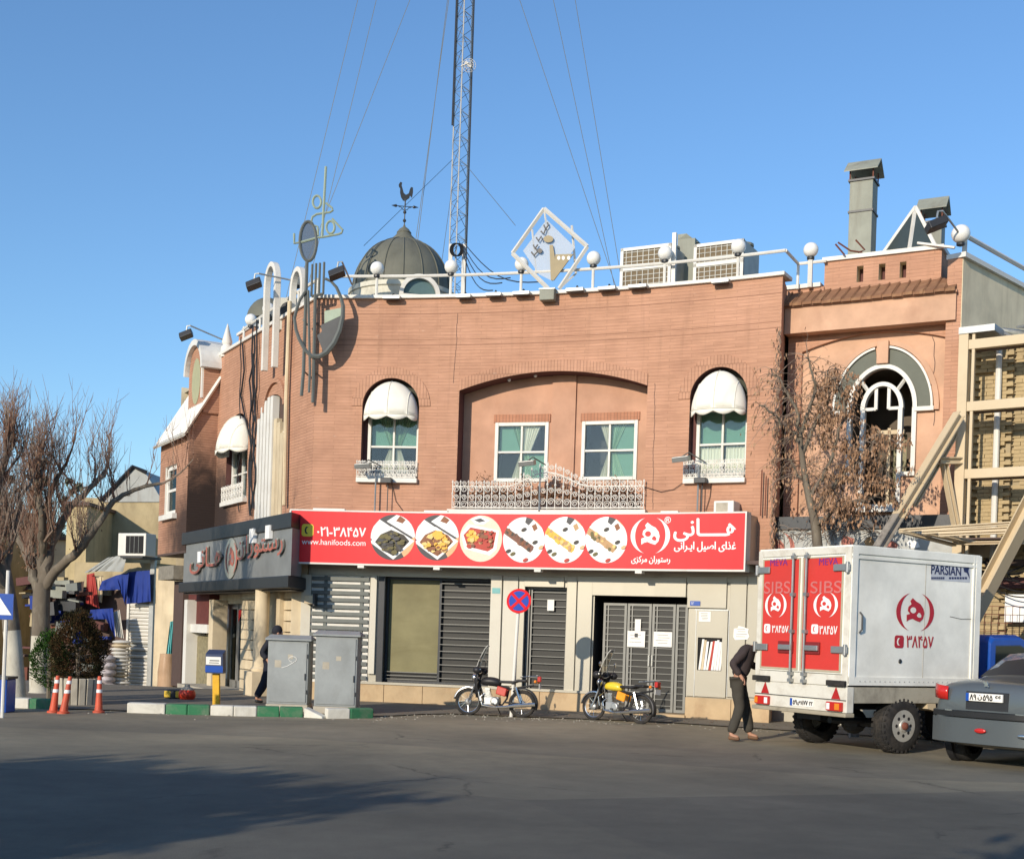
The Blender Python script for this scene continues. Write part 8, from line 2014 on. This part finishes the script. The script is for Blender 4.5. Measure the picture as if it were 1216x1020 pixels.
def truck_wheel(x, yc, side):
    R, w = .41, .13; T = lambda a, b, c: TT(x + a, yc + b * side, R + c)
    mb = MB(T); prof = [(.23, -w), (.27, -w - .005), (.35, -w), (.395, -w + .03), (R, -w + .06), (R, w - .06), (.395, w - .03), (.35, w), (.27, w + .005), (.23, w)]
    mb.lathe((0, 0, 0), prof, 36, 'y'); mb.f = [f for f in mb.f if len(f) == 4]; ty = mb.build("wheel", M_rubber, trk, smooth=True)
    mb = MB(T)
    for k in range(28):
        a = 2 * pi * k / 28; 
        for yy, off in ((-.08, 0), (-.01, .5), (.06, 0)): b = a + off * 2 * pi / 28; c_ = Vector((cos(b), 0, sin(b))); mb.obox(c_ * (R - .004) + Vector((0, yy, 0)), Vector((-sin(b), 0, cos(b))) * .030, (0, .028, 0), c_ * .009)
        c_ = Vector((cos(a), 0, sin(a))); mb.obox(c_ * (R - .035) + Vector((0, w - .016, 0)), Vector((-sin(a), 0, cos(a))) * .016, (0, .010, 0), c_ * .026)
    mb.build("tread_blocks", M_rubber, ty, kind="stuff")
    mb = MB(T); mb.lathe((0, 0, 0), [(.235, w + .003), (.225, w - .03), (.19, w - .06), (.17, w - .03), (.10, w - .015), (.08, w + .02), (.0, w + .022)], 28, 'y'); rm = mb.build("rim", mat("rim_paint", (.50, .49, .44), .45, .3, dirt=.5), ty, smooth=True)
    for k in range(8): a = 2 * pi * k / 8; mb = MB(T); mb.lathe((.145 * cos(a), w - .001, .145 * sin(a)), [(.028, 0), (.028, .004), (0, .0045)], 8, 'y'); mb.build("rim_hole", M_blk, rm)
    mb = MB(T); mb.lathe((0, w + .018, 0), [(.06, 0), (.055, .03), (.03, .05), (0, .052)], 14, 'y'); mb.build("hub_cap", M_rust, rm, smooth=True)
for x in (1.14, 3.9): truck_wheel(x, -.13, 1); truck_wheel(x, -BWd + .16, -1)
# wheel arch and the blue cab
mb = MB(TT); mb.box(3.20, 5.05, -BWd + .15, -.15, .55, 1.15); mb.build("cab_lower", M_blued, trk, bevel=.06, seg=3)
cabm = MB(TT); y0, y1 = -BWd + .2, -.2; prof = [(3.22, 1.15), (3.22, 1.72), (3.30, 1.80), (3.95, 1.82), (4.12, 1.76), (4.45, 1.15)]
Pc = [(x, y, z) for y in (y0 + .0, y0 + .12, y1 - .12, y1) for x, z in prof]; 
k6 = len(prof); Pc = [(x, y, z - (.05 if y in (y0, y1) and z > 1.5 else 0)) for x, y, z in Pc]
Fc = [(j * k6 + i, j * k6 + i + 1, (j + 1) * k6 + i + 1, (j + 1) * k6 + i) for j in range(3) for i in range(k6 - 1)] + [tuple(range(k6)), tuple(range(3 * k6, 4 * k6))]
cabm.add(Pc, Fc); cab = cabm.build("cab", M_blued, trk, bevel=.03, seg=3)
mb = MB(TT); mb.add([(3.34, y1 + .004, 1.18), (3.34, y1 + .004, 1.64), (3.92, y1 + .004, 1.66), (4.10, y1 + .004, 1.60), (4.34, y1 + .004, 1.18)], [(0, 1, 2, 3, 4)]); mb.build("side_window", M_glassg, cab); mb = MB(TT); mb.add([(3.36, y1 + .002, 1.2), (3.36, y1 + .002, 1.62), (3.92, y1 + .002, 1.64), (4.08, y1 + .002, 1.58), (4.3, y1 + .002, 1.2)], [(0, 1, 2, 3, 4)]); mb.build("dark_interior", M_interior, cab)
mb = MB(TT); mb.add([(4.16, y0 + .15, 1.72), (4.16, y1 - .15, 1.72), (4.46, y1 - .12, 1.17), (4.46, y0 + .12, 1.17)], [(0, 1, 2, 3)]); mb.build("windscreen", M_glassd, cab)
mb = MB(TT); mb.box(4.3, 5.1, -BWd + .2, -.2, .6, 1.13); mb.build("bonnet", M_blued, trk, bevel=.08, seg=3)

# ---------------------------------------------------------------- grey saloon car at the right edge
CP = radians(50); cf = Vector((sin(CP), cos(CP))); cr2_ = Vector((cos(CP), -sin(CP)))
pc = at(1172, 828, 16.75); CO_ = Vector((pc.x, pc.y)) 
CT = lambda x, y, z: Vector((CO_.x + cf.x * x + cr2_.x * y, CO_.y + cf.y * x + cr2_.y * y, z * 1.1))
CW = lambda x, y, z: Vector((CO_.x + cf.x * x + cr2_.x * y, CO_.y + cf.y * x + cr2_.y * y, z))
M_car = mat("car_paint", (.11, .125, .13), .34, .35, var=.08, scale=2, bm=0, coat=.6, dirt=.35, dirtcol=(.12, .11, .09))
car = thing("parked_car", "dark grey saloon car cut off by the right picture edge behind the truck", "car", CT(2, 0, 0))
st_ = [(.00, .60, .34, .66, .74, .50, .80), (.03, .74, .30, .72, .90, .60, .97), (.09, .80, .26, .80, .98, .64, 1.035), (.30, .825, .22, .86, 1.0, .64, 1.065), (.75, .835, .20, .90, 1.02, .62, 1.085), (1.00, .84, .19, .92, 1.05, .60, 1.12), (1.35, .84, .18, .93, 1.22, .56, 1.31), (1.62, .84, .18, .93, 1.33, .54, 1.42),
       (2.1, .84, .18, .93, 1.37, .54, 1.455), (2.6, .84, .18, .92, 1.34, .54, 1.43), (3.0, .84, .18, .90, 1.14, .56, 1.20), (3.25, .83, .18, .87, .95, .58, 1.0), (3.8, .80, .20, .80, .88, .56, .93), (4.12, .70, .26, .70, .76, .46, .80), (4.2, .55, .32, .55, .62, .36, .66)]
Pp = []; Fc = []; nS = 0
for (x, w, zb, zbelt, zsh, wt, zt) in st_:
    half = [(0, zb), (w * .8, zb), (w * .97, zb + .07), (w, (zb + zbelt) * .48), (w * 1.0, zbelt - .10), (w * .965, zbelt), (w * .965 * .5 + wt * .55, (zbelt + zsh) / 2 + .02), (wt * 1.10, zsh), (wt * .86, zt - .02), (wt * .45, zt), (0, zt + .006)]
    loop = [(x, y, z) for y, z in half] + [(x, -y, z) for y, z in half[-2:0:-1]]; nS = len(loop); Pp += loop
for i in range(len(st_) - 1):
    for k in range(nS): Fc.append((i * nS + k, i * nS + (k + 1) % nS, (i + 1) * nS + (k + 1) % nS, (i + 1) * nS + k))
Fc += [tuple(range(nS)), tuple(range((len(st_) - 1) * nS, len(st_) * nS))]
mb = MB(CT); mb.add(Pp, Fc); cb_ = mb.build("body", M_car, car, smooth=True); cb_.data.set_sharp_from_angle(angle=radians(80)); md = cb_.modifiers.new("s", 'SUBSURF'); md.levels = md.render_levels = 2
def patch(xs, rows, m, name, parent, off=.012, nrm='z'):
    mb = MB(CT); P = [p for r_ in rows for p in r_]; k = len(rows[0]); mb.add(P, [(j * k + i, j * k + i + 1, (j + 1) * k + i + 1, (j + 1) * k + i) for j in range(len(rows) - 1) for i in range(k - 1)]); return mb.build(name, m, parent, smooth=True)
rows = [[(x, w * u, z - .035 * u * u) for u in (-1, -.75, -.4, 0, .4, .75, 1)] for (x, w, z) in ((.96, .60, 1.135), (1.15, .575, 1.235), (1.34, .55, 1.328), (1.55, .53, 1.415))]
rw_ = patch(None, rows, mat("rear_glass_sky_tint", (.05, .085, .15), .08, bm=0, spec=.9, coat=.8), "rear_window", car)  # blue base colour imitates the reflected sky
rows2 = [[(x - .02, w * u * 1.035, z - .042 * u * u - .004) for u in (-1, -.75, -.4, 0, .4, .75, 1)] for (x, w, z) in ((.95, .605, 1.13), (1.15, .58, 1.232), (1.34, .555, 1.325), (1.58, .53, 1.42))]; patch(None, rows2, M_blk, "window_rubber", car)
# bumper, black band, lamps, plate
def cband(z0, z1, wide, x0, m, name, parent, dep=.03, n=16, curve=.10):
    mb = MB(CT); P = []; Fc = []
    for i in range(n + 1):
        u = -1 + 2 * i / n; y = wide * u; x = x0 + curve * abs(u) ** 3.2
        P += [(x, y, z0), (x - dep, y, z0 + .01), (x - dep, y, z1 - .01), (x, y, z1)]
    for i in range(n):
        for k in range(3): Fc.append((4 * i + k, 4 * i + k + 1, 4 * i + 5 + k, 4 * i + 4 + k))
    Fc += [(0, 1, 2, 3), (4 * n, 4 * n + 1, 4 * n + 2, 4 * n + 3)]; mb.add(P, Fc); return mb.build(name, m, parent, smooth=True)
bm_ = cband(.28, .60, .83, -.02, M_car, "rear_bumper", car, .06, curve=.16); cband(.595, .68, .835, -.015, mat("black_plastic", (.018, .019, .02), .5, bm=0), "bumper_strip", bm_, .055, curve=.16)
cband(.69, .92, .30, .012, M_dark, "plate_recess", car, .012, curve=.0)
cp_ = Flat((CT(-.03, -1, 0).x, CT(-.03, -1, 0).y), cr2_, 1)
pl_ = MB(cp_.T()); pl_.box(1 - .28, 1 + .24, -.02, .012, .885, .99); plt = pl_.build("number_plate", M_paper, car, bevel=.004)
mb = MB(cp_.T()); mb.box(1 - .28, 1 - .235, .0125, .014, .885, .99); mb.build("plate_blue_strip", M_blued, plt)
[lettering(cp_, .015, s_, None, None, M_blk, plt, "plate_number", .004, raw=r_) for s_, r_ in (("\u06F8\u06F9", (.78, .975, .87, .90)), ("\u0646", (.895, .97, .95, .90)), ("\u06F5\u06F9\u06F5", (.97, .975, 1.10, .90)), ("\u06F6\u06F6", (1.14, .97, 1.22, .905)))]
lg_ = [(.90, 1.035), (.95, 1.045), (.985, 1.03), (1.0, 1.045), (1.02, 1.03), (1.03, 1.0), (1.05, .985), (1.02, .98), (1.0, 1.0), (.985, .985), (.97, 1.0), (.96, .98), (.945, .99), (.95, 1.015), (.93, 1.02)]
mb = MB(cp_.T()); mb.flat([((x - 1) * .62 + 1.0, z * 1.1) for x, z in lg_], -.015, .01); mb.build("maker_badge", M_chrome, car)
for q in ((.42, .52), (1.42, 1.62)): mb = MB(cp_.T()); mb.box(q[0], q[1], .0, .012, .735, .75); mb.build("chrome_script", M_chrome, car)
for s in (-1, 1):
    mb = MB(CT); P = []; Fc = []
    for i, u in enumerate(frange(0, 1, 6)):
        y = s * (.56 + .275 * u); x = .0 + .30 * max(0, u - .45) ** 1.3; P += [(x - .012, y, .80 + .02 * u), (x - .02, y, .90), (x - .006, y, .985 - .02 * (1 - u) + .01 * u)]
    for i in range(6):
        for k in range(2): Fc.append((3 * i + k, 3 * i + k + 1, 3 * i + 4 + k, 3 * i + 3 + k))
    mb.add(P, Fc); tl = mb.build("tail_light", mat("lamp_red", (.50, .02, .015), .2, bm=0), car, smooth=True)
    md = tl.modifiers.new("s", 'SOLIDIFY'); md.thickness = .006; md.offset = 1
mb = MB(cp_.T()); mb.ball((1.03 - .05, .085, .50), .055, 14, 8, sx=1.5, sy=.3, sz=.6); mb.build("fog_lamp", mat("lamp_red", (.50, .02, .015), .2), bm_, smooth=True); mb = MB(cp_.T()); mb.ball((1.55, .06, .47), .05, 14, 8, sx=1.4, sy=.3, sz=.5); mb.build("reversing_lamp", M_chrome, bm_, smooth=True)
for s in (-1, 1):
    for x in (.78, 3.3):
        T = lambda a, b, c, x=x, s=s: CW(x + a, s * (.70 + b), .30 + c); mb = MB(T); mb.lathe((0, 0, 0), [(.19, -.10), (.27, -.10), (.30, -.06), (.30, .06), (.27, .10), (.19, .10)], 28, 'y'); mb.f = [f for f in mb.f if len(f) == 4]; w_ = mb.build("wheel", M_rubber, car, smooth=True)
        mb = MB(T); mb.lathe((0, 0, 0), [(.195, .09), (.17, .06), (.05, .08), (0, .085)], 24, 'y'); mb.build("rim", M_alu, w_, smooth=True)
        mb = MB(T); mb.lathe((0, .0, .02), [(.355, .05), (.355, .148), (.0, .149)], 28, 'y'); mb.build("wheel_arch", M_blk, car)
sw = [(1.15, .90), (1.75, .95), (1.8, 1.30), (1.6, 1.24)]
for s in (-1, 1):
    for q in ([(1.28, .98), (1.45, 1.20), (1.95, 1.28), (1.95, .97)], [(2.03, .97), (2.03, 1.28), (2.6, 1.24), (2.95, .97)]):
        mb = MB(CT); mb.add([(x, s * (.80 - (z - .93) * .50 + .012), z) for x, z in q], [(0, 1, 2, 3)]); mb.build("side_window", M_glassd, car)

# ---------------------------------------------------------------- people
def skin(name, V, E, R, m, parent, lev=2, root=0):
    me = bpy.data.meshes.new(name); me.from_pydata([tuple(v) for v in V], E, []); me.materials.append(m); o = bpy.data.objects.new(name, me); COL.objects.link(o)
    sk = o.modifiers.new("skin", 'SKIN'); sk.use_smooth_shade = True; L = me.skin_vertices[0].data if me.skin_vertices else None
    if L is None:
        bm = bmesh.new(); bm.from_mesh(me); bm.verts.layers.skin.verify(); bm.to_mesh(me); bm.free(); L = me.skin_vertices[0].data
    for i, q in enumerate(R): L[i].radius = q if isinstance(q, tuple) else (q, q); L[i].use_root = (i == root)
    ss = o.modifiers.new("sub", 'SUBSURF'); ss.levels = ss.render_levels = lev
    par(o, parent); return o
def person(label, J, cloth, trouser, hairc=None, shoe=None, hood=False):
    """J: joints in world space"""
    g = lambda k: Vector(J[k]); pel = g('pelvis'); t = thing("person", label, "person", (pel.x, pel.y, 0))
    ch = g('chest'); nk = g('neck'); hd = g('head'); wa_ = (pel + ch) / 2
    V = [pel, wa_, ch, nk, hd - (hd - nk).normalized() * .03, hd + (hd - nk).normalized() * .09]; E = [(0, 1), (1, 2), (2, 3), (3, 4), (4, 5)]; R = [(.13, .11), (.12, .10), (.14, .11), .055, .085, .07]
    def chain(base, pts, rs):
        i0 = base
        for p, r_ in zip(pts, rs): V.append(Vector(p)); R.append(r_); E.append((i0, len(V) - 1)); i0 = len(V) - 1
        return i0
    for s in 'LR':
        h = chain(2, [g('sh' + s), g('el' + s), g('wr' + s)], [.055, .042, .028]); w = g('wr' + s); d = (w - g('el' + s)).normalized(); side = d.cross(Vector((0, 0, 1))); side = side.normalized() if side.length > .05 else Vector((1, 0, 0)); up = side.cross(d)
        palm = chain(h, [w + d * .05], [(.036, .018)])
        for k, (o_, ln) in enumerate(((-.028, .055), (-.010, .065), (.010, .06), (.028, .045))): b = w + d * .09 + side * o_; chain(palm, [b, b + d * ln * .6 - up * .018, b + d * ln * .75 - up * .045], [.010, .009, .008])
        chain(palm, [w + d * .04 + side * .045, w + d * .075 + side * .06 - up * .015], [.011, .009])
        chain(0, [g('hip' + s), g('kn' + s), g('an' + s)], [.085, .055, .038]); chain(len(V) - 1, [g('an' + s) + Vector((J['foot' + s][0], J['foot' + s][1], -.04)) * 1.0], [.035])
    bo = skin("body", V, E, R, M_skin, t)
    # jacket
    V = [pel + (ch - pel) * .02, wa_, ch, ch + (nk - ch) * .7]; E = [(0, 1), (1, 2), (2, 3)]; R = [(.185, .15), (.18, .145), (.205, .155), (.10, .09)]
    for s in 'LR': chain(2, [g('sh' + s), (g('sh' + s) + g('el' + s)) / 2, g('el' + s), g('wr' + s) + (g('el' + s) - g('wr' + s)) * .12], [.088, .078, .070, .052])
    jk = skin("jacket", V, E, R, cloth, t)
    tx = bpy.data.textures.new("folds", 'CLOUDS'); tx.noise_scale = .11; dm_ = jk.modifiers.new("folds", 'DISPLACE'); dm_.texture = tx; dm_.strength = .035; dm_.texture_coords = 'GLOBAL'
    V = [pel + Vector((0, 0, .0))]; E = []; R = [(.12, .105)]
    for s in 'LR': chain(0, [g('hip' + s), (g('hip' + s) + g('kn' + s)) / 2, g('kn' + s), g('an' + s) + Vector((0, 0, .02))], [.115, .104, .088, .082])
    tr_ = skin("trousers", V, E, R, trouser, t); dm_ = tr_.modifiers.new("folds", 'DISPLACE'); dm_.texture = tx; dm_.strength = .03; dm_.texture_coords = 'GLOBAL'
    for s in 'LR':
        a_ = g('an' + s); f = Vector((J['foot' + s][0], J['foot' + s][1], 0)); 
        skin("shoe", [a_ + Vector((0, 0, -.035)) - f * .25, a_ + Vector((0, 0, -.045)) + f * .4, a_ + Vector((0, 0, -.055)) + f * 1.1], [(0, 1), (1, 2)], [(.05, .042), (.05, .038), (.046, .030)], shoe or M_blk, t)
    # head details
    up = (hd - nk).normalized(); fc = Vector(J['face']).normalized(); sd_ = fc.cross(up).normalized(); c = hd + up * .02
    hb = lambda a, b, cc: c + sd_ * a + fc * b + up * cc
    mb = MB(hb); mb.ball((0, 0, .03), 1, 18, 12, .082, .098, .115); mb.ball((0, .098, .0), .016, 8, 5, sz=1.4)
    for s in (-1, 1): mb.ball((s * .084, 0, .0), .026, 8, 6, sx=.35)
    mb.build("head", M_skin, t, smooth=True)
    for s in (-1, 1): mb = MB(hb); mb.ball((s * .033, .088, .035), .013, 8, 6); mb.build("eye", M_wht, t); 
    mb = MB(hb); mb.ball((0, .092, -.045), 1, 8, 5, .025, .008, .006); mb.build("mouth", mat("lips", (.30, .10, .08), .6), t)
    mb = MB(hb); mb.ball((0, -.012, .05), 1, 18, 10, .094, .104, .112, z0=-.5 if not hood else -1.2, z1=pi / 2); h_ = mb.build("hood" if hood else "hair", cloth if hood else M_blk, t, smooth=True)
    if hood: pass
    return t
M_jk = mat("brown_jacket", (.045, .033, .032), .85, var=.25, scale=12); M_tr = mat("dark_trousers", (.05, .045, .035), .9, var=.25, scale=12); M_shoe = mat("tan_shoes", (.16, .085, .045), .7, var=.3)
X0, Y0 = 3.70, 20.05
person("man in brown jacket and dark trousers leaning behind the rear corner of the truck", dict(pelvis=(X0 + .02, Y0, .98), chest=(X0 + .12, Y0, 1.36), neck=(X0 + .32, Y0 - .03, 1.54), head=(X0 + .46, Y0 - .04, 1.64), face=(.8, -.1, -.5),
    shL=(X0 + .14, Y0 + .17, 1.44), elL=(X0 + .25, Y0 + .28, 1.2), wrL=(X0 + .45, Y0 + .25, 1.15), shR=(X0 + .08, Y0 - .17, 1.42), elR=(X0 - .13, Y0 - .26, 1.20), wrR=(X0 + .01, Y0 - .30, 1.02),
    hipL=(X0 + .05, Y0 + .09, .92), knL=(X0 + .17, Y0 + .06, .50), anL=(X0 + .23, Y0 + .02, .10), hipR=(X0 - .01, Y0 - .09, .92), knR=(X0 + .03, Y0 - .16, .50), anR=(X0 - .12, Y0 - .25, .10), footL=(.13, -.04), footR=(.13, -.05)), M_jk, M_tr, shoe=M_shoe)
M_nv = mat("navy_hoodie", (.016, .017, .024), .85, var=.3, scale=12); M_nt = mat("navy_trousers", (.014, .016, .026), .9, var=.3, scale=12)
X0, Y0 = at(322, 800, 25.2).x, 25.2
person("person in dark hooded jacket walking behind the left grey cabinet", dict(pelvis=(X0, Y0, 0.855), chest=(X0 + .04, Y0, 1.170), neck=(X0 + .07, Y0, 1.305), head=(X0 + .09, Y0, 1.404), face=(.9, .4, -.15),
    shL=(X0 + .02, Y0 + .18, 1.260), elL=(X0 - .02, Y0 + .24, 1.026), wrL=(X0 + .14, Y0 + .2, 0.882), shR=(X0 - .02, Y0 - .18, 1.260), elR=(X0 - .16, Y0 - .22, 1.026), wrR=(X0 - .02, Y0 - .28, 0.882),
    hipL=(X0 + .02, Y0 + .09, 0.810), knL=(X0 + .22, Y0 + .08, 0.468), anL=(X0 + .30, Y0 + .06, 0.108), hipR=(X0 - .02, Y0 - .09, 0.810), knR=(X0 - .10, Y0 - .10, 0.450), anR=(X0 - .26, Y0 - .12, 0.108), footL=(.13, .03), footR=(.12, .04)), M_nv, M_nt, hood=True)

# ---------------------------------------------------------------- unseen, behind the camera: trees added to cast shade, houses opposite that also mirror
dX = Vector((-1.5, -1.5, 0)); tree("unseen bare street tree added behind the viewpoint at the left to shade the road", [Vector((-12.5, -2.5, 0)), Vector((-12.4, -2.5, 1.5)), Vector((-12.3, -2.4, 3))], (.22, .17),
     [([Vector((-12.3, -2.4, 3)), Vector((-12.9, -2.2, 4)), Vector((-13.4, -2, 5.2))], .13, .06), ([Vector((-12.3, -2.4, 3)), Vector((-11.8, -2.3, 4.2)), Vector((-11.2, -2.2, 5.4))], .13, .06), ([Vector((-12.3, -2.4, 2.8)), Vector((-12.2, -3, 4)), Vector((-12.1, -3.4, 5.4))], .12, .05)], 500, 51, per=5)
def leafy(label, x, y, h, rx, rz, seed, n=8000):
    r = random.Random(seed); t = thing("shade_caster_tree", label, "tree", (x, y, 0), "unseen evergreen trees added to cast shade"); mb = MB(); mb.tube([(x, y, 0), (x + .1, y, h * .4), (x, y, h)], [.2, .15, .08], 8); mb.build("trunk", M_bark, t, smooth=True)
    cl = [(x + r.gauss(0, rx * .5), y + r.gauss(0, rx * .5), h + r.gauss(0, rz * .45)) for _ in range(70)]; mb = MB()
    for _ in range(n):
        q = Vector(r.choice(cl)) + Vector([r.gauss(0, .22) for _ in range(3)]); a = Vector([r.uniform(-1, 1) for _ in range(3)]).normalized() * .15; b = a.cross(Vector([r.uniform(-1, 1) for _ in range(3)])).normalized() * .09; mb.add([q - a, q + b, q + a, q - b], [(0, 1, 2, 3)])
    mb.build("crown", MATS.get("far_foliage"), t, kind="stuff")
for i, (x, y, h, rx, rz, lb) in enumerate(((-12.6, .2, 4.5, 1.3, .5, "unseen evergreen tree added to shade the road, nearest to the bare tree"), (-11.0, .0, 4.5, 1.1, .45, "low unseen evergreen tree added behind the viewpoint to shade the road"), (-9.3, -6.2, 4.2, 1.5, .6, "flat crowned unseen evergreen tree added right behind the viewpoint to cast shade"), (-19.0, -3.5, 6.0, 2.2, 1.3, "tallest unseen evergreen tree added at the far left to cast shade"), (-2.4, -1.5, 4.2, .6, .35, "small unseen evergreen tree added behind the viewpoint to shade the right corner"))): leafy(lb, x, y, h, rx, rz, 60 + i)
for i, (x, w, h, m, lb) in enumerate(((-34, 16, 5.0, M_mud, "ochre low house across the road at the left"), (-12, 18, 4.5, M_plaster, "long grey low house across the road behind the viewpoint"), (12, 20, 6.0, M_brick, "brick house across the road at the right"), (34, 18, 5.5, M_cream, "cream house across the road at the far right"))):
    y = -26 if i != 1 else -30; t = thing("opposite_house", lb, "building", (x, y, 0)); mb = MB(); mb.box(x - w / 2, x + w / 2, y - 8, y, 0, h); mb.build("wall", m, t); mb = MB(); mb.box(x - w / 2 - .2, x + w / 2 + .2, y - 8.2, y + .3, h, h + .25); mb.build("roof", M_conc, t)
    for k in range(int(w / 3)):
        xx = x - w / 2 + 1 + 3 * k; mb = MB(); mb.box(xx, xx + 1.4, y + .002, y + .06, 1.0, 2.4); wn = mb.build("window", M_white, t); mb = MB(); mb.box(xx + .1, xx + 1.3, y + .061, y + .07, 1.1, 2.3); mb.build("pane", M_dark, wn)
# fallen leaves and scraps along the foot of the building
mb = MB(); rl_ = random.Random(15)
for _ in range(520):
    x = rl_.uniform(-6, 9); y = kerb_y(x) + abs(rl_.gauss(0, .9)) + .1; p_ = Vector((x, y, gz(x, y) + .024)); a = rl_.uniform(0, 6); w = rl_.uniform(.012, .03)
    mb.add([p_ + Vector((w * cos(a + k * pi / 2), w * .6 * sin(a + k * pi / 2), rl_.uniform(0, .012))) for k in range(4)], [(0, 1, 2, 3)])
tag(mb.build("fallen_leaves", M_dry, None, kind="stuff"), "dry fallen leaves scattered over the pavement before the shopfront", "leaves")
